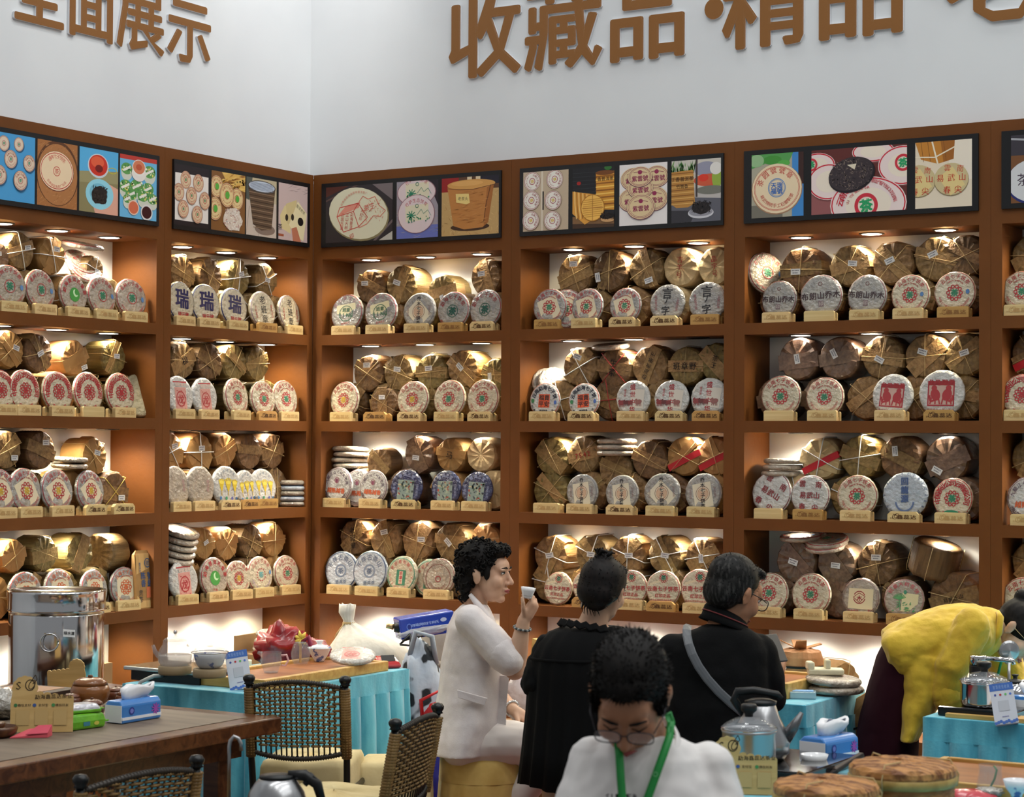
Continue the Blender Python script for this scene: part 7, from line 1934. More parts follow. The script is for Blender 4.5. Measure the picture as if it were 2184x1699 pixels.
mb = MB(); mb.tube([(.03, 0, kz * .98), (.075, 0, kz * .97), (.11, 0, kz * .78), (.125, 0, kz * .4)], [.012, .016, .015, .011], 10); mb.tube([(.075, 0, kz * .78), (.1, 0, kz * .97)], [.008, .012], 8); mb.build('handle', M_BLACK, root)
p = at(500, 1660, 5.6)
root = thing('water_tap', 'curved steel water pipe rising beside the silver kettle', 'tap', (p.x, p.y, .68), rz_facing(500))
zh = at(500, 1570, 5.6).z - .68
mb = MB(); mb.tube([(-.015, 0, .02), (-.015, 0, zh - .03), (-.012, 0, zh - .012), (-.002, 0, zh), (.01, 0, zh - .006), (.017, 0, zh - .02), (.018, 0, zh - .04)], .0055, 10); mb.build('pipe', M_STEEL, root)
mb = MB(); mb.lathe([(.026, 0), (.026, .03), (.02, .035), (.002, .036)], 18); mb.build('base', M_BLACK, root)

# ================================================================= people
_CLOUD = {}
def wrinkle(scale):
    if scale not in _CLOUD:
        t = bpy.data.textures.new('wrinkle', 'CLOUDS')
        t.noise_scale = scale; t.noise_depth = 2
        _CLOUD[scale] = t
    return _CLOUD[scale]
class Blob(MB):
    """overlapping rounded forms grown together into one continuous skin"""
    def cone(self, p0, p1, r0, r1, n=14, sq=None):
        p0, p1 = Vector(p0), Vector(p1)
        self.tube([p0, p0.lerp(p1, .5), p1], [r0, (r0 + r1) / 2, r1], n)
        self.ball(p0, r0, n, 8); self.ball(p1, r1, n, 8)
        return self
    def chain(self, pts, rs, n=14):
        for a, b, r0, r1 in zip(pts, pts[1:], rs, rs[1:]):
            self.cone(a, b, r0, r1, n)
        return self
    def ering(self, rows, n=32, fold=0.0, nf=9, seed=0):
        """stack of ellipses: rows of (centre, half width x, half depth y)"""
        rings = []
        for k, (c, a, b) in enumerate(rows):
            t = k / (len(rows) - 1)
            rings.append([(c[0] + a * (1 + fold * t * sin(nf * 2 * pi * i / n + seed + 2 * sin(4 * pi * i / n))) * cos(2 * pi * i / n), c[1] + b * (1 + fold * t * sin(nf * 2 * pi * i / n + seed)) * sin(2 * pi * i / n), c[2]) for i in range(n)])
        return self.loft(rings)
    def grow(self, name, m_, parent, voxel=.006, smooth=6, wr=0.0, wscale=.07):
        o = self.build(name, m_, parent)
        r = o.modifiers.new('grow', 'REMESH'); r.mode = 'VOXEL'; r.voxel_size = voxel; r.use_smooth_shade = True
        if wr:
            d = o.modifiers.new('wrinkle', 'DISPLACE'); d.texture = wrinkle(wscale); d.strength = wr; d.mid_level = .5; d.texture_coords = 'LOCAL'
        if smooth:
            s = o.modifiers.new('smooth', 'SMOOTH'); s.factor = .5; s.iterations = smooth
        return o
def skin_mat(name, c, c2):
    m_ = mat(name, rgb(*c), .5, col2=rgb(*c2), scale=S(14), detail=2)
    m_.node_tree.nodes['Principled BSDF'].inputs['Subsurface Weight'].default_value = 0.0
    m_.node_tree.nodes['Principled BSDF'].inputs['Subsurface Radius'].default_value = (.01, .004, .002)
    return m_
SKIN_W = skin_mat('light_skin', (216, 176, 148), (204, 158, 130))
SKIN_M = skin_mat('tan_skin', (180, 128, 96), (164, 112, 82))
M_HAIR = mat('black_hair', rgb(13, 11, 11), .6, spec=.2, col2=rgb(24, 20, 18), scale=(120, 120, 30))
M_HAIRG = mat('greying_hair', rgb(18, 17, 16), .55, spec=.25, col2=rgb(70, 68, 66), scale=(90, 90, 24), lo=.5, hi=.75)
M_LIP = mat('lips', rgb(170, 84, 82), .45)
M_EYEW = mat('eye_white', rgb(226, 222, 218), .3)
M_LENS = mat('spectacle_glass', rgb(220, 220, 230), .02, alpha=.18, spec=.9)
M_GOLDW = mat('thin_gold_wire', rgb(200, 180, 140), .3, 1.0)

def frame(c, f, u):
    f = Vector(f).normalized(); u = Vector(u)
    y = -f
    x = y.cross(u).normalized()
    z = x.cross(y).normalized()
    return Matrix(((x.x, y.x, z.x, c[0]), (x.y, y.y, z.y, c[1]), (x.z, y.z, z.z, c[2]), (0, 0, 0, 1)))
def head_forms(B, H, s=1.0, jaw=1.0, ear=1.0):
    T = B.T
    B.T = T @ H @ Matrix.Scale(s, 4)
    B.ball((0, .016, .032), (.073, .093, .083), 20, 14)
    B.ball((0, -.03, -.02), (.062 * jaw, .064, .088), 18, 14)
    B.ball((0, -.036, -.074), (.049 * jaw, .048, .04), 14, 10)
    B.ball((0, -.068, -.1), (.022, .02, .017), 10, 8)
    B.ball((0, -.062, .03), (.052, .036, .04), 14, 10)
    for q in (-1, 1):
        B.ball((q * .037, -.062, -.03), (.026, .027, .03), 12, 8)
        B.ball((q * .03, -.086, .019), (.024, .011, .008), 10, 6)
        B.ball((q * .076 * (.96 + .04 * ear), .008, -.012), (.007, .019, .031), 10, 8)
        B.ball((q * .083, .014, .002), (.006, .014, .02), 8, 6)
        B.ball((q * .011, -.101, -.037), (.0085, .010, .0075), 8, 6)
    B.chain([(0, -.09, .012), (0, -.102, -.012), (0, -.113, -.031)], [.0075, .009, .0115], 8)
    B.ball((0, -.092, -.06), (.021, .010, .007), 10, 6)
    B.ball((0, -.090, -.071), (.018, .011, .008), 10, 6)
    B.T = T
def face_parts(H, parent, s=1.0, eyes=True, brow=M_HAIR, down=False):
    T = H @ Matrix.Scale(s, 4)
    for q in (-1, 1):
        mb = MB(); mb.T = T
        mb.tube([(q * .012, -.099, .0235), (q * .028, -.099, .029), (q * .047, -.086, .0255)], [.002, .0035, .0015], 6)
        mb.build('eyebrow', brow, parent)
        if eyes:
            mb = MB(); mb.T = T; mb.ball((q * .03, -.0845, .006), (.0125, .007, .0055), 12, 8); mb.build('eye', M_EYEW, parent)
            mb = MB(); mb.T = T; mb.ball((q * .031, -.0895, .0055), (.005, .003, .005), 10, 6); mb.build('iris', M_HAIR, parent)
            mb = MB(); mb.T = T; mb.tube([(q * .016, -.0885, .005), (q * .03, -.0925, .0115), (q * .044, -.083, .006)], [.0012, .0022, .0014], 6); mb.build('lash_line', M_HAIR, parent)
    mb = MB(); mb.T = T
    mb.tube([(-.022, -.092, -.0655), (-.01, -.1005, -.0625), (0, -.1015, -.0635), (.01, -.1005, -.0625), (.022, -.092, -.0655)], [.001, .0035, .003, .0035, .001], 8)
    mb.tube([(-.02, -.092, -.067), (0, -.1005, -.0715), (.02, -.092, -.067)], [.001, .0045, .001], 8)
    mb.build('lips', M_LIP, parent)
def hair_cap(H, s, name, m_, parent, forms, cuts=None, voxel=.005, tufts=0, tl=.012, seed=1, smooth=3):
    B = Blob(); B.T = H @ Matrix.Scale(s, 4)
    for c, r in forms:
        B.ball(c, r, 18, 12)
    o = B.grow(name, m_, parent, voxel, smooth)
    if tufts:
        rnd = random.Random(seed)
        mb = MB(); mb.T = H @ Matrix.Scale(s, 4)
        for _ in range(tufts):
            c, r = forms[rnd.randrange(len(forms))]
            a, z = rnd.uniform(0, 2 * pi), rnd.uniform(-.5, 1)
            k = sqrt(1 - z * z)
            d = Vector((k * cos(a), k * sin(a), z))
            p = Vector((c[0] + d.x * r[0], c[1] + d.y * r[1], c[2] + d.z * r[2])) * .985
            if p.y < -.05 and p.z < .045: continue
            t = d.orthogonal().normalized() * tl * .22
            q = p + d * tl * rnd.uniform(.4, 1.1) + Vector((rnd.uniform(-1, 1), rnd.uniform(-1, 1), rnd.uniform(-.5, .8))) * tl * .5
            b = d.cross(t).normalized() * tl * .22
            mb.add([tuple(p + t), tuple(p - t * .5 + b), tuple(p - t * .5 - b), tuple(q)], [(0, 1, 3), (1, 2, 3), (2, 0, 3)])
        tag(mb.build('hair_tufts', m_, o), None, None, kind='stuff')
    return o
def spectacles(H, s, parent, m_, lens=True, z=.0, wire=.0014):
    T = H @ Matrix.Scale(s, 4)
    root = link('spectacles', None, parent)
    for q in (-1, 1):
        pts = []
        for k in range(21):
            a = 2 * pi * k / 20
            x, y = cos(a), sin(a)
            f = (abs(x) ** 3 + abs(y) ** 3) ** (-1 / 3)
            pts.append((q * .034 + .027 * x * f, -.108 + .18 * (abs(q * .034 + .027 * x * f)) ** 2 * 2, z + .019 * y * f))
        mb = MB(); mb.T = T; mb.tube(pts, wire, 6); mb.build('rim', m_, root)
        if lens:
            mb = MB(); mb.T = T; mb.add([p for p in pts[:-1]], [tuple(range(20))]); mb.build('lens', M_LENS, root)
        mb = MB(); mb.T = T; mb.tube([(q * .061, -.098, z + .008), (q * .077, -.05, z + .008), (q * .079, .0, z + .006), (q * .077, .022, z - .012)], wire, 6); mb.build('temple', m_, root)
    mb = MB(); mb.T = T; mb.tube([(-.008, -.108, z + .006), (0, -.112, z + .009), (.008, -.108, z + .006)], wire, 6); mb.build('bridge', m_, root)
def hand(B, wrist, d, n, side, s=1.0, curl=.5, spread=.10, thumb_out=.7):
    """wrist point, d = direction of the palm, n = back-of-hand normal, side = direction of the thumb"""
    d, n = Vector(d).normalized(), Vector(n).normalized()
    n = (n - d * n.dot(d)).normalized()
    t = Vector(side); t = (t - d * t.dot(d) - n * t.dot(n)).normalized()
    w = Vector(wrist)
    B.chain([w - d * .01 * s, w + d * .03 * s, w + d * .07 * s], [.024 * s, .028 * s, .026 * s])
    B.cone(w + d * .03 * s + t * .018 * s, w + d * .075 * s + t * .026 * s, .015 * s, .012 * s)
    B.cone(w + d * .03 * s - t * .018 * s, w + d * .07 * s - t * .026 * s, .015 * s, .012 * s)
    for k, (off, ln) in enumerate(((.027, .068), (.010, .076), (-.009, .071), (-.027, .056))):
        p = w + d * .078 * s + t * off * s
        dd = (d + t * spread * (1.5 - k)).normalized()
        pts, ang = [p], 0.0
        for j, f in enumerate((.45, .32, .23)):
            ang += curl * (1.0, 1.25, .9)[j]
            p = p + (dd * cos(ang) - n * sin(ang)) * ln * f * s
            pts.append(p)
        B.chain(pts, [.0098 * s, .009 * s, .0082 * s, .0072 * s], 8)
    p = w + d * .022 * s + t * .024 * s
    dd = (d * .65 + t * thumb_out - n * .25).normalized()
    p1 = p + dd * .034 * s
    p2 = p1 + (dd * .75 + d * .5 - n * .35 * curl).normalized() * .026 * s
    p3 = p2 + (dd * .45 + d * .6 - n * .7 * curl).normalized() * .02 * s
    B.chain([p, p1, p2, p3], [.0125 * s, .0105 * s, .0095 * s, .008 * s], 8)
def person(px, d, label):
    p = at(px, 1400, d)
    root = thing('person', label, 'person', (p.x, p.y, 0), rz_facing(px))
    M = (Matrix.Translation((p.x, p.y, 0)) @ Matrix.Rotation(rz_facing(px), 4, 'Z')).inverted()
    return root, (lambda x, y, dy=0.0: M @ at(x, y, d + dy)), d / FPX
V = Vector

# ---------------------------------------------------------------- woman in the white jacket, seated in profile, raising a cup
root, J, s = person(1030, 7.97, 'woman in white short-sleeved jacket seated in profile, raising a small cup')
Hc = J(1036, 1222); Hm = frame(Hc, (.93, -.36, -.03), (.05, .0, 1))
B = Blob()
head_forms(B, Hm, .97)
neck0 = J(1020, 1262, .01)
B.chain([neck0, J(1012, 1300, .01), J(1008, 1330, .0)], [.046, .046, .05])
B.chain([J(1008, 1335), J(1005, 1420), J(1000, 1520), J(990, 1580)], [.05, .07, .07, .07])
sh, el, wr = J(1010, 1326, -.15), J(1098, 1428, -.19), J(1117, 1322, -.22)
B.chain([sh, sh.lerp(el, .5), el], [.04, .042, .04])
B.chain([el, el.lerp(wr, .35), el.lerp(wr, .75), wr], [.039, .039, .03, .0245])
hd = (J(1143, 1276, -.215) - wr).normalized()
hand(B, wr, (hd.x + .05, hd.y, hd.z), (.9, -.35, .1), (-.6, -.6, .1), .92, .75, .06, .9)
shl, ell, wrl = J(1010, 1330, .16), J(1050, 1470, .22), J(1096, 1514, .05)
B.chain([shl, shl.lerp(ell, .5), ell], [.04, .042, .038])
B.chain([ell, ell.lerp(wrl, .5), wrl], [.037, .032, .024])
hand(B, wrl, (.8, -.2, -.55), (.45, -.3, .8), (-.2, -.9, .3), .92, .5)
for dy, kx in ((-.09, 0), (.09, 4)):
    B.chain([J(1000, 1590, dy), J(1175 + kx, 1592, dy)], [.06, .05])
    B.chain([J(1175 + kx, 1592, dy), J(1110, 1700, dy), J(1068, 1790, dy * .8)], [.05, .042, .034])
B.grow('body', SKIN_W, root, .0042, 4)
face_parts(Hm, root, .97)
# curly hair
forms = [((0, .03, .046), (.088, .1, .088)), ((0, .075, -.03), (.068, .045, .075)), ((.06, .035, .022), (.026, .055, .044)), ((-.06, .035, .022), (.026, .055, .044)), ((0, -.045, .092), (.062, .046, .028)), ((-.066, -.03, .006), (.010, .015, .034)), ((.066, -.03, .006), (.010, .015, .034)), ((.058, .06, -.03), (.02, .03, .05)), ((-.058, .06, -.03), (.02, .03, .05)), ((0, .07, -.09), (.05, .03, .04))]
hair = hair_cap(Hm, .97, 'hair', M_HAIR, root, forms, voxel=.006)
mb = MB(); mb.T = Hm @ Matrix.Scale(.97, 4)
rnd = random.Random(4)
for _ in range(620):
    c, r = forms[rnd.choice((0, 0, 0, 0, 0, 1, 1, 4, 4, 7, 8, 9))]
    a, z = rnd.uniform(0, 2 * pi), rnd.uniform(-.6, 1)
    k = sqrt(1 - z * z)
    p = V((c[0] + r[0] * k * cos(a), c[1] + r[1] * k * sin(a), c[2] + r[2] * z))
    if p.y < -.06 and p.z < .07: continue
    rr = rnd.uniform(.006, .0115)
    ax = V((rnd.uniform(-1, 1), rnd.uniform(-1, 1), rnd.uniform(-1, 1))).normalized()
    u_ = ax.orthogonal().normalized(); w_ = ax.cross(u_)
    mb.tube([p + (u_ * cos(q) + w_ * sin(q)) * rr + ax * rr * .25 * q for q in (0, 1.1, 2.2, 3.3, 4.4, 5.5)], [.002, .0036, .004, .004, .0036, .0015], 5)
tag(mb.build('curls', M_HAIR, hair), None, None, kind='stuff')
# jacket
M_WJ = mat('white_suit_cloth', rgb(232, 224, 222), .75, col2=rgb(222, 213, 212), scale=S(20), bump=.08, bscale=S(200))
B = Blob()
def prow(x0, x1, y, hw, cy=0.0):
    a, b = J(x0, y), J(x1, y)
    return (V(((a.x + b.x) / 2, cy, a.z)), (b.x - a.x) / 2, hw)
B.ering([prow(984, 1040, 1288, .075), prow(968, 1050, 1306, .155), prow(955, 1062, 1335, .195), prow(946, 1074, 1380, .19), prow(940, 1078, 1430, .175), prow(933, 1080, 1480, .185), prow(924, 1074, 1530, .205), prow(917, 1062, 1570, .215), prow(914, 1048, 1600, .22)], 36, .03, 7)
for sgn, a, b in ((-1, J(1004, 1322, -.165), J(1077, 1398, -.2)), (1, J(1006, 1324, .165), J(1045, 1440, .22))):
    B.chain([a, a.lerp(b, .5), b], [.062, .066, .066])
B.grow('jacket', M_WJ, root, .0065, 5, .012, .09)
B = Blob(); a_ = J(1068, 1389, -.2); b_ = J(1085, 1407, -.205)
B.chain([a_, b_], [.064, .062]); B.grow('sleeve_cuff', M_WJ, root, .006, 3)
mb = MB(); mb.loft([[J(975, 1470, -.215) + V(q) for q in ((0, 0, 0), (.0, -.012, 0), (.003, -.012, -.03), (.003, 0, -.03))], [J(1040, 1488, -.195) + V(q) for q in ((0, 0, 0), (0, -.012, 0), (-.012, -.012, -.028), (-.012, 0, -.028))]], smooth=False)
clean(mb.build('pocket_flap', M_WJ, root), .002)
mb = MB()
for k in range(2):
    pts = [J(1072, 1440, -.1), J(1066, 1500, -.12), J(1064, 1580, -.13), J(1055, 1658, -.13)]
rings = [[tuple(p + V((-.022, 0, 0))), tuple(p + V((.026, -.008, 0))), tuple(p + V((.026, -.002, 0))), tuple(p + V((-.022, .006, 0)))] for p in pts]
mb.loft(rings, smooth=False); clean(mb.build('belt_tail', M_WJ, root), .001)
mb = MB(); mb.tube([J(1003, 1268, -.045), J(1022, 1292, -.075), J(1043, 1318, -.09), J(1058, 1360, -.08)], [.009, .014, .014, .006], 8); mb.build('collar', M_WJ, root)
B = Blob()
for dy, kx in ((-.09, 0), (.09, 4)):
    B.chain([J(990, 1584, dy), J(1090, 1583, dy), J(1180 + kx, 1592, dy)], [.1, .088, .07])
    B.chain([J(1180 + kx, 1592, dy), J(1115, 1690, dy), J(1075, 1765, dy * .8)], [.068, .06, .055])
B.grow('trousers', mat('white_trouser_cloth', rgb(224, 214, 208), .8), root, .008, 5, .012, .08)
for dy in (-.075, .075):
    q = J(1070, 1800, dy); B = Blob(); B.chain([V((q.x - .04, q.y, .035)), V((q.x + .06, q.y, .032)), V((q.x + .14, q.y, .028))], [.033, .034, .026]); B.grow('shoe', mat('beige_shoe', rgb(206, 190, 170), .5), root, .006, 4)
def bracelet(c, d, r, name, m_, bead=True, n=18):
    d = V(d).normalized(); u_ = d.orthogonal().normalized(); w_ = d.cross(u_)
    mb = MB()
    for k in range(n):
        a = 2 * pi * k / n
        p = V(c) + (u_ * cos(a) + w_ * sin(a)) * r
        mb.mi = k % 2
        mb.ball(p, .0052 if bead else .006, 8, 6)
    mb.build(name, m_, root)
bracelet(el.lerp(wr, .84), wr - el, .032, 'bead_bracelet', [mat('grey_bead', rgb(150, 156, 156), .25), mat('dark_bead', rgb(60, 66, 66), .25)], True, 22)
bracelet(wrl - (wrl - ell).normalized() * .02, wrl - ell, .029, 'wrist_watch', [M_CHROME, M_CHROME], False, 20)
# the cup she holds
cp = J(1124, 1275, -.235) + V((.0, -.012, .0))
cup = thing('tea_cup', 'small white cup held up by the woman in white', 'cup', root.matrix_basis @ cp, rz_facing(1126))
mb = MB(); mb.T = Matrix.Rotation(.12, 4, 'Y'); mb.lathe([(.016, 0), (.018, .004), (.026, .03), (.029, .042), (.027, .042), (.02, .01), (.001, .008)], 26); mb.build('cup', M_WHITEP, cup)
mb = MB(); mb.T = Matrix.Rotation(.12, 4, 'Y'); mb.lathe([(.023, .028), (.001, .028)], 20); mb.build('tea', mat('tea_liquid', rgb(150, 80, 40), .1), cup)

# ---------------------------------------------------------------- woman in the black dress, seen from behind
root, J, s = person(1245, 7.45, 'woman in loose black dress seen from behind, hair pinned up')
Hm = frame(J(1288, 1256, .0), (.42, .88, -.22), (.14, .05, 1))
B = Blob()
head_forms(B, Hm, .97)
B.chain([J(1280, 1285, .01), J(1268, 1318, -.0), J(1258, 1350, .0)], [.05, .052, .06])
B.chain([J(1258, 1345, .0), J(1212, 1372, .01), J(1195, 1380, .01)], [.06, .04, .03]); B.chain([J(1258, 1345, .0), J(1300, 1366, .01), J(1312, 1380, .01)], [.06, .04, .03])
B.chain([J(1252, 1390, .01), J(1245, 1460, .02), J(1240, 1600, .02)], [.07, .08, .08])
for q, x in ((-1, 1165), (1, 1330)):
    B.chain([J(x + 10, 1385, .02), J(x - 6 if q < 0 else x + 6, 1450, .03), J(x + (10 if q < 0 else 0), 1510, .16)], [.035, .038, .03])
    B.chain([J(1200 if q < 0 else 1275, 1610, .03), J(1205 if q < 0 else 1290, 1620, .38)], [.06, .05])
    B.chain([J(1205 if q < 0 else 1290, 1620, .38), J(1190 if q < 0 else 1280, 1770, .30), J(1190 if q < 0 else 1280, 1880, .28)], [.055, .05, .035])
    hand(B, J(x + (10 if q < 0 else 0), 1510, .16), (.3 * -q, .9, -.1), (0, 0, 1), (-q, 0, 0), .92, .4)
B.chain([J(1182, 1660, .05), J(1185, 1760, .0), J(1180, 1880, .02)], [.05, .045, .034])
B.grow('body', SKIN_W, root, .0055, 4)
face_parts(Hm, root, .97)
forms = [((0, .024, .034), (.09, .098, .09)), ((0, .06, -.018), (.08, .06, .066)), ((0, .035, .01), (.088, .085, .075)), ((0, -.045, .082), (.06, .045, .03)), ((0, .05, .11), (.038, .04, .026)), ((-.01, .07, -.058), (.05, .03, .036))]
hair = hair_cap(Hm, .97, 'hair', mat('dark_brown_hair', rgb(14, 11, 11), .55, spec=.25, col2=rgb(28, 20, 18), scale=(90, 90, 30)), root, forms, voxel=.005, tufts=900, tl=.008, seed=3, smooth=6)
mb = MB(); mb.T = Hm @ Matrix.Scale(.97, 4)
rnd = random.Random(8)
for k in range(26):
    a = rnd.uniform(0, 2 * pi); r0 = rnd.uniform(.004, .03)
    mb.tube([(r0 * cos(a), .06 + r0 * sin(a), .118), (r0 * 1.2 * cos(a + .4), .06 + r0 * 1.2 * sin(a + .4), .135), (r0 * 1.5 * cos(a + .9), .06 + r0 * 1.6 * sin(a + .9), .128 + rnd.uniform(0, .02))], [.006, .007, .002], 5)
mb.build('pinned_tuft', M_HAIR, hair)
mb = MB(); mb.T = Hm @ Matrix.Scale(.97, 4)
for k in range(7):
    x0 = -.03 + .01 * k
    mb.tube([(x0, .088, -.07), (x0 * 1.1 + .004, .08, -.09), (x0 * 1.2 + rnd.uniform(-.008, .008), .072, -.108 - rnd.uniform(0, .012))], [.006, .0025, .0006], 5)
tag(mb.build('nape_strands', M_HAIR, hair), None, None, kind='stuff')
mb = MB(); mb.T = Hm
for k in range(3): mb.tube([(.085, -.03, -.03), (.088 + .004 * k, -.035, -.06), (.09 + .006 * k, -.03 - .005 * k, -.075)], .0011, 5)
mb.build('earring', M_CHROME, root)
M_BD = mat('black_dress_cloth', rgb(9, 9, 10), .8, spec=.2)
B = Blob()
def crow(xc, y, hx, hy, cy=.0):
    c = J(xc, y, cy)
    return (c, hx * s, hy)
rows = [crow(1264, 1336, 66, .088, .005), crow(1258, 1347, 88, .108, .005), crow(1250, 1372, 104, .13, .01), crow(1245, 1405, 114, .15, .01), crow(1243, 1450, 116, .155, .015), crow(1241, 1520, 118, .165, .02), crow(1237, 1600, 122, .185, .03), crow(1233, 1672, 126, .20, .04)]
n = 72; rings = []
for k, (c, a, b) in enumerate(rows):
    t = k / (len(rows) - 1)
    rings.append([(c.x + a * (1 + .05 * t * sin(17 * 2 * pi * i / n + sin(6 * pi * i / n))) * cos(2 * pi * i / n), c.y + b * (1 + .07 * t * sin(17 * 2 * pi * i / n + 1.1 * sin(6 * pi * i / n))) * sin(2 * pi * i / n), c.z - .012 * t * sin(2 * pi * i / n * 3)) for i in range(n)])
B.loft(rings); B.build('dress', M_BD, root)
for q, x in ((-1, 1152), (1, 1340)):
    B = Blob()
    B.chain([J(x + (16 if q < 0 else -12), 1380, .01), J(x, 1425, .01), J(x - 8 if q < 0 else x + 8, 1455, .01)], [.05, .056, .06])
    B.grow('sleeve', M_BD, root, .008, 3, .02, .04)
mb = MB(); rings = []
c = J(1264, 1337, .005)
for k in range(4):
    rr = 1.0 + .05 * k
    rings.append([(c.x + 64 * s * rr * cos(2 * pi * i / 60) * (1 + .05 * sin(20 * 2 * pi * i / 60)), c.y + .088 * rr * sin(2 * pi * i / 60), c.z + (.010, .003, -.006, -.012)[k] + .006 * sin(20 * 2 * pi * i / 60) + .02 * cos(2 * pi * i / 60 + 2.6)) for i in range(60)])
mb.loft(rings, caps=False); clean(mb.build('neck_ruffle', M_BD, root), solid=.004)
mb = MB(); c = J(1244, 1402, .01); mb.loft([[(c.x + 115 * s * r_ * cos(2 * pi * i / 48), c.y + .152 * r_ * sin(2 * pi * i / 48), c.z + dz) for i in range(48)] for r_, dz in ((1.0, .006), (1.025, 0), (1.0, -.006))], caps=False); mb.build('yoke_seam', M_BD, root)

# ---------------------------------------------------------------- man in the black polo shirt, from behind
root, J, s = person(1530, 7.15, 'man in black polo shirt with grey shoulder strap, seen from behind')
Hm = frame(J(1566, 1262, .0), (.66, .62, -.42), (.30, .2, .93))
B = Blob()
head_forms(B, Hm, 1.06, 1.08)
B.chain([J(1556, 1300, .0), J(1545, 1330, -.01), J(1535, 1355, -.02)], [.056, .056, .06])
B.chain([J(1535, 1385, .0), J(1530, 1470, .0), J(1525, 1600, .0)], [.07, .08, .09])
a0, a1, a2 = J(1625, 1395, .0), J(1640, 1490, .04), J(1655, 1440, .26)
B.chain([a0, a0.lerp(a1, .6), a1], [.045, .044, .042]); B.chain([a1, a1.lerp(a2, .4), a2], [.042, .04, .028])
hand(B, a2, (.15, .5, .45), (.6, -.2, .3), (-.3, .6, .6), 1.0, .6)
b0, b1, b2 = J(1435, 1390, .0), J(1420, 1500, .06), J(1500, 1480, .28)
B.chain([b0, b1], [.045, .042]); B.chain([b1, b2], [.042, .03])
hand(B, b2, (.9, .3, .2), (-.1, -.3, .9), (.3, .8, .3), 1.0, .5)
for q in (-1, 1):
    B.chain([J(1525 + q * 55, 1600, .0), J(1540 + q * 70, 1610, .42)], [.07, .055]); B.chain([J(1540 + q * 70, 1610, .42), J(1540 + q * 75, 1750, .4), J(1540 + q * 75, 1930, .38)], [.065, .055, .04])
B.grow('body', SKIN_M, root, .0055, 4)
face_parts(Hm, root, 1.06)
forms = [((0, .026, .042), (.080, .096, .082)), ((0, .05, -.012), (.075, .062, .07)), ((.055, .03, .01), (.024, .06, .055)), ((-.055, .03, .01), (.024, .06, .055)), ((0, -.045, .09), (.058, .04, .022))]
hair_cap(Hm, 1.06, 'hair', M_HAIRG, root, forms, voxel=.005, tufts=900, tl=.007, seed=6, smooth=8)
spectacles(Hm, 1.06, root, M_BLACK, True, .0, .0018)
M_BP = mat('black_polo_knit', rgb(9, 9, 10), .85, spec=.2, bump=.1, bscale=S(160))
B = Blob()
B.ering([crow(1543, 1328, 34, .07, -.01), crow(1540, 1340, 58, .09, -.01), crow(1530, 1358, 96, .115, .0), crow(1527, 1384, 116, .13, .0), crow(1525, 1430, 117, .15, .0), crow(1524, 1500, 116, .16, -.01), crow(1522, 1580, 118, .165, -.01), crow(1522, 1640, 120, .17, .0)], 40, .02, 6)
B.chain([J(1618, 1392, .0), J(1636, 1440, .01), J(1641, 1486, .03)], [.068, .064, .062])
B.chain([J(1438, 1390, .0), J(1424, 1450, .02), J(1420, 1490, .04)], [.068, .064, .062])
B.grow('polo_shirt', M_BP, root, .0075, 5, .016, .1)
c = J(1547, 1322, -.005)
mb = MB(); mb.loft([[(c.x + a * cos(2 * pi * i / 32), c.y + b * sin(2 * pi * i / 32), c.z + z + .03 * cos(2 * pi * i / 32 + pi) - .012 * sin(2 * pi * i / 32)) for i in range(32)] for a, b, z in ((.064, .064, .03), (.072, .072, .022), (.082, .082, -.008), (.094, .09, -.022))], caps=False)
clean(mb.build('collar', M_BP, root), solid=.004)
mb = MB(); mb.loft([[(c.x + a * cos(2 * pi * i / 32), c.y + b * sin(2 * pi * i / 32), c.z + z + .03 * cos(2 * pi * i / 32 + pi) - .012 * sin(2 * pi * i / 32)) for i in range(32)] for a, b, z in ((.0795, .0795, .010), (.0815, .0815, .006))], caps=False)
clean(mb.build('collar_stripe', mat('dull_red_trim', rgb(110, 40, 40), .7), root), solid=.002)
pts = [J(1470, 1330, -.02), J(1463, 1338, -.085), J(1466, 1370, -.145), J(1486, 1420, -.165), J(1530, 1475, -.172), J(1590, 1525, -.165), J(1640, 1560, -.11)]
mb = MB(); rings = []
for k, p in enumerate(pts):
    t = (pts[min(k + 1, len(pts) - 1)] - pts[max(k - 1, 0)]).normalized(); w_ = t.cross(V((0, -1, .2))).normalized() * .017; nn = V((0, -.004, .001))
    rings.append([tuple(p + w_ + nn), tuple(p - w_ + nn), tuple(p - w_ - nn), tuple(p + w_ - nn)])
mb.loft(rings, smooth=False); o = mb.build('shoulder_strap', mat('grey_strap', rgb(96, 98, 102), .35), root); clean(o, sub=1)
B = Blob()
for q in (-1, 1):
    B.chain([J(1525 + q * 55, 1605, .0), J(1540 + q * 70, 1612, .42)], [.105, .08]); B.chain([J(1540 + q * 70, 1612, .42), J(1540 + q * 75, 1930, .38)], [.075, .06])
B.grow('trousers', mat('dark_trouser_cloth', rgb(34, 34, 38), .8), root, .009, 4)
tp = J(1642, 1383, .2)
tab = thing('tablet', 'dark tablet held up by the man in black', 'tablet', root.matrix_basis @ tp, rz_facing(1642) + .9)
tab.rotation_euler[0] = -.5
clean(MB().box(-.07, .07, -.004, .004, -.055, .055).build('case', mat('dark_blue_case', rgb(34, 38, 48), .4), tab), .003)
MB().box(-.064, .064, .0041, .0046, -.049, .049).build('screen', mat('dark_screen', rgb(10, 12, 18), .1), tab)

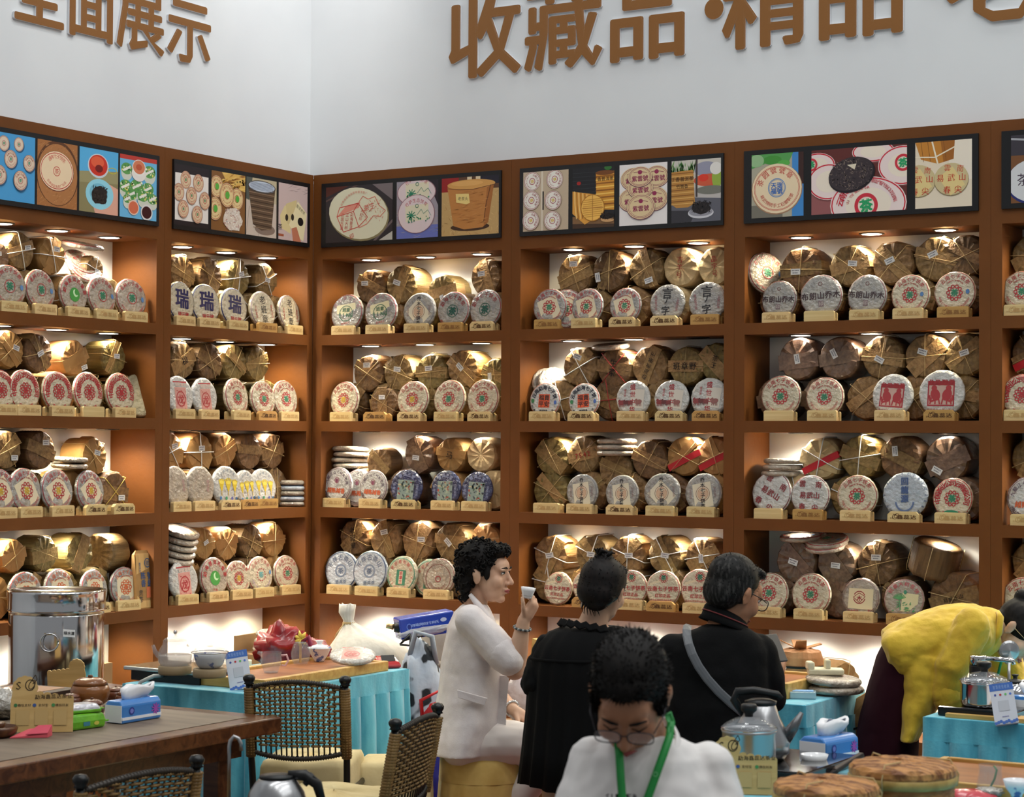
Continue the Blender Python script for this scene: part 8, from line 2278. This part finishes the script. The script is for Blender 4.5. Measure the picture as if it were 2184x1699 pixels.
# ---------------------------------------------------------------- woman in the yellow jacket, bending over the table
root, J, s = person(1960, 7.75, 'woman in yellow jacket and maroon trousers bending over the table')
Hm = frame(J(2168, 1345, .02), (.62, -.30, -.72), (.55, .05, .62))
B = Blob()
head_forms(B, Hm, .98)
B.chain([J(2142, 1332, .03), J(2118, 1330, .03), J(2095, 1335, .03)], [.045, .046, .05])
B.chain([J(2095, 1342, .02), J(2010, 1350, .02), J(1935, 1390, .02)], [.05, .06, .06])
a0, a1, a2 = J(2075, 1345, -.13), J(2040, 1430, -.15), J(2035, 1490, -.12)
B.chain([a0, a1], [.05, .04]); B.chain([a1, a2], [.038, .026]); hand(B, a2, (.5, .3, -.6), (.2, -.6, .4), (.5, -.3, .2), .92, .5)
b0, b1, b2 = J(2090, 1345, .17), J(2150, 1430, .19), J(2165, 1500, .12)
B.chain([b0, b1], [.05, .04]); B.chain([b1, b2], [.038, .026]); hand(B, b2, (.2, -.2, -.8), (.7, .1, .1), (.1, -.8, -.1), .92, .5)
for dy in (-.085, .085):
    B.chain([J(1925, 1400, dy), J(1895, 1560, dy), J(1885, 1690, dy), J(1880, 1880, dy)], [.06, .055, .05, .04])
B.grow('body', SKIN_W, root, .0055, 4)
face_parts(Hm, root, .98)
forms = [((0, .022, .040), (.078, .092, .080)), ((0, .062, -.01), (.066, .045, .055)), ((.052, .0, .02), (.026, .07, .045)), ((-.052, .0, .02), (.026, .07, .045)), ((0, -.05, .075), (.055, .035, .028)), ((0, .085, .105), (.040, .036, .036))]
hair_cap(Hm, .98, 'hair', M_HAIR, root, forms, voxel=.005, tufts=60, tl=.012, seed=9)
spectacles(Hm, .98, root, M_GOLDW, True, -.004, .0012)
M_YJ = mat('mustard_cotton', rgb(206, 172, 44), .8, col2=rgb(192, 156, 34), scale=S(14), bump=.1, bscale=S(120), sheen=.2)
def brow(x, y0, y1, hw, dy=.02):                       # a slice of the bent torso: from the back line y0 down to y1
    a, b = J(x, y0, dy), J(x, y1, dy)
    c = (a + b) / 2
    h = (a.z - b.z) / 2
    return [(c.x + .06 * (cos(2 * pi * i / 32) > 0) * 0, c.y + hw * sin(2 * pi * i / 32), c.z + h * cos(2 * pi * i / 32)) for i in range(32)]
B = Blob()
B.loft([brow(1882, 1344, 1378, .13), brow(1896, 1334, 1420, .19), brow(1922, 1320, 1452, .205), brow(1960, 1307, 1452, .195), brow(2000, 1294, 1440, .19), brow(2040, 1289, 1425, .19), brow(2080, 1289, 1412, .195), brow(2110, 1294, 1395, .17), brow(2132, 1304, 1380, .10)])
B.chain([J(2070, 1340, -.14), J(2030, 1420, -.17), J(2018, 1478, -.16)], [.075, .068, .058])
B.chain([J(2085, 1345, .17), J(2150, 1420, .2), J(2165, 1470, .16)], [.075, .068, .058])
B.loft([[(q.x + a * cos(2 * pi * i / 28), q.y + b * sin(2 * pi * i / 28), q.z) for i in range(28)] for q, a, b in ((J(1968, 1390, .02), .13, .2), (J(1964, 1440, .02), .105, .21), (J(1957, 1490, .02), .09, .225), (J(1946, 1535, .02), .065, .23), (J(1936, 1566, .02), .045, .235))])
B.grow('jacket', M_YJ, root, .0055, 5, .026, .09)
mb = MB(); q = J(2130, 1312, .02); mb.tube([J(2128, 1304, -.04), J(2134, 1316, -.075), J(2130, 1350, -.09), J(2112, 1385, -.08)], [.008, .013, .014, .008], 8); mb.build('collar', M_YJ, root)
B = Blob(); B.chain([J(2019, 1476, -.16), J(2021, 1487, -.16)], [.061, .06]); B.grow('sleeve_cuff', M_YJ, root, .006, 3)
B = Blob()
B.loft([[(q.x + a * cos(2 * pi * i / 28), q.y + b * sin(2 * pi * i / 28), q.z) for i in range(28)] for q, a, b in ((J(1925, 1360, .02), .06, .15), (J(1918, 1400, .02), .085, .17), (J(1905, 1470, .02), .10, .175), (J(1895, 1540, .02), .115, .18), (J(1889, 1600, .02), .125, .185), (J(1880, 1720, .02), .13, .19), (J(1878, 1850, .02), .135, .19))])
B.grow('trousers', mat('maroon_velvet', rgb(40, 10, 20), .9, spec=.15), root, .009, 4, .012, .1)
mb = MB(); mb.tube([J(2128, 1345, -.03), J(2138, 1400, -.04), J(2128, 1440, -.03)], .006, 6); mb.build('lanyard', mat('green_lanyard', rgb(36, 130, 70), .5), root)

# ---------------------------------------------------------------- young man in the white T-shirt, head bent, nearest the viewer
root, J, s = person(1375, 4.2, 'young man in white T-shirt with green lanyard, head bent down')
Hm = frame(J(1343, 1482, .02), (-.10, -.72, -.68), (-.05, -.66, .75))
B = Blob()
head_forms(B, Hm, 1.0, 1.04)
B.chain([J(1358, 1540, .07), J(1375, 1590, .10), J(1380, 1640, .12)], [.054, .056, .06])
B.chain([J(1385, 1690, .1), J(1388, 1800, .08), J(1390, 2000, .05)], [.07, .09, .09])
for q, x in ((-1, 1252), (1, 1520)):
    e, w_ = J(x + q * 22, 1890, .0), J(x - q * 40, 2010, -.3)
    B.chain([J(x, 1660, .1), e, w_], [.042, .043, .028])
    hand(B, w_, (-q * .4, -.8, -.1), (0, .1, .9), (-q, .2, 0), 1.0, .5)
    B.chain([J(1388 + q * 75, 2020, .0), J(1388 + q * 95, 2060, -.45)], [.09, .065]); B.chain([J(1388 + q * 95, 2060, -.45), J(1388 + q * 95, 2500, -.4)], [.06, .045])
B.grow('body', SKIN_M, root, .004, 4)
face_parts(Hm, root, 1.0, eyes=False)
for q in (-1, 1):
    mb = MB(); mb.T = Hm; mb.tube([(q * .014, -.0895, .001), (q * .03, -.0935, -.001), (q * .046, -.083, .003)], [.001, .002, .001], 6); mb.build('lash_line', M_HAIR, root)
forms = [((0, .024, .050), (.081, .097, .082)), ((0, .066, -.02), (.068, .048, .058)), ((.056, .022, .026), (.025, .066, .05)), ((-.056, .022, .026), (.025, .066, .05)), ((0, -.048, .096), (.060, .044, .030)), ((0, .0, .108), (.066, .072, .04)), ((.066, -.022, .0), (.010, .018, .03)), ((-.066, -.022, .0), (.010, .018, .03))]
hair_cap(Hm, 1.0, 'hair', M_HAIR, root, forms, voxel=.004, tufts=4200, tl=.0105, seed=12, smooth=8)
spectacles(Hm, 1.0, root, mat('grey_wire', rgb(70, 68, 72), .3, .8), True, -.006, .0013)
M_TEE = mat('white_tee_cotton', rgb(226, 222, 220), .85, col2=rgb(218, 213, 212), scale=S(9))
B = Blob()
B.ering([crow(1376, 1562, 62, .075, .10), crow(1376, 1578, 98, .095, .11), crow(1376, 1604, 132, .115, .11), crow(1378, 1645, 156, .13, .11), crow(1381, 1700, 172, .145, .1), crow(1386, 1800, 178, .16, .08), crow(1390, 1950, 185, .165, .05), crow(1390, 2060, 190, .17, .03)], 44, .02, 7)
for q, x, y in ((-1, 1262, 1632), (1, 1506, 1640)):
    B.chain([J(x, y, .11), J(x + q * 14, y + 70, .09), J(x + q * 24, y + 150, .05)], [.06, .066, .07])
B.grow('tee_shirt', M_TEE, root, .005, 5, .034, .13)
c = J(1374, 1586, .075)
mb = MB(); mb.loft([[(c.x + a * cos(2 * pi * i / 40), c.y + b * sin(2 * pi * i / 40), c.z + z + .045 * sin(2 * pi * i / 40) + .012 * cos(2 * pi * i / 40)) for i in range(40)] for a, b, z in ((.066, .078, .006), (.07, .084, .004), (.075, .09, -.006), (.077, .093, -.014))], caps=False)
clean(mb.build('neckband', M_TEE, root), solid=.004)
M_LAN = mat('green_ribbon', rgb(30, 140, 62), .5)
def ribbon(pts, w, name, m_):
    mb = MB(); rings = []
    for k, p in enumerate(pts):
        t = (pts[min(k + 1, len(pts) - 1)] - pts[max(k - 1, 0)]).normalized()
        ww = t.cross(V((0, -1, 0))).normalized() * w
        nn = V((0, -.0012, 0))
        rings.append([tuple(p + ww + nn), tuple(p - ww + nn), tuple(p - ww - nn), tuple(p + ww - nn)])
    mb.loft(rings, smooth=True); return mb.build(name, m_, root)
lan = ribbon([J(1424, 1520, .08), J(1431, 1540, .03), J(1428, 1570, -.005), J(1416, 1605, -.03), J(1398, 1655, -.045), J(1380, 1705, -.055), J(1362, 1770, -.065), J(1352, 1830, -.08)], .0085, 'lanyard', M_LAN)
ribbon([J(1318, 1560, .06), J(1318, 1585, -.01), J(1321, 1610, -.035), J(1324, 1660, -.048), J(1328, 1710, -.058), J(1338, 1770, -.068), J(1348, 1830, -.08)], .0085, 'lanyard', M_LAN)
D = Draw(); D.ring(0, 0, .005, .005, .0012, (140, 200, 150), 14)
q = J(1398, 1650, -.048)
link('lanyard_mark', D.mesh('lanyard_mark', lambda x, y, l_: (q.x + x, q.y - .0025, q.z + y), M_MATTE), lan)
D = Draw(); D.chars('SUMMER', 0, 0, .018, (50, 50, 60), 0, .02)
q2 = J(1330, 1697, -.042)
link('chest_print', D.mesh('chest_print', lambda x, y, l_: (q2.x + x - .004, q2.y - .006 - .12 * abs(x), q2.z + y), M_MATTE), root)
B = Blob()
for q in (-1, 1):
    B.chain([J(1388 + q * 70, 2010, .0), J(1388 + q * 95, 2060, -.45)], [.1, .075]); B.chain([J(1388 + q * 95, 2060, -.45), J(1388 + q * 95, 2480, -.4)], [.07, .055])
B.grow('trousers', mat('dark_trouser_cloth', rgb(34, 34, 38), .8), root, .01, 4)
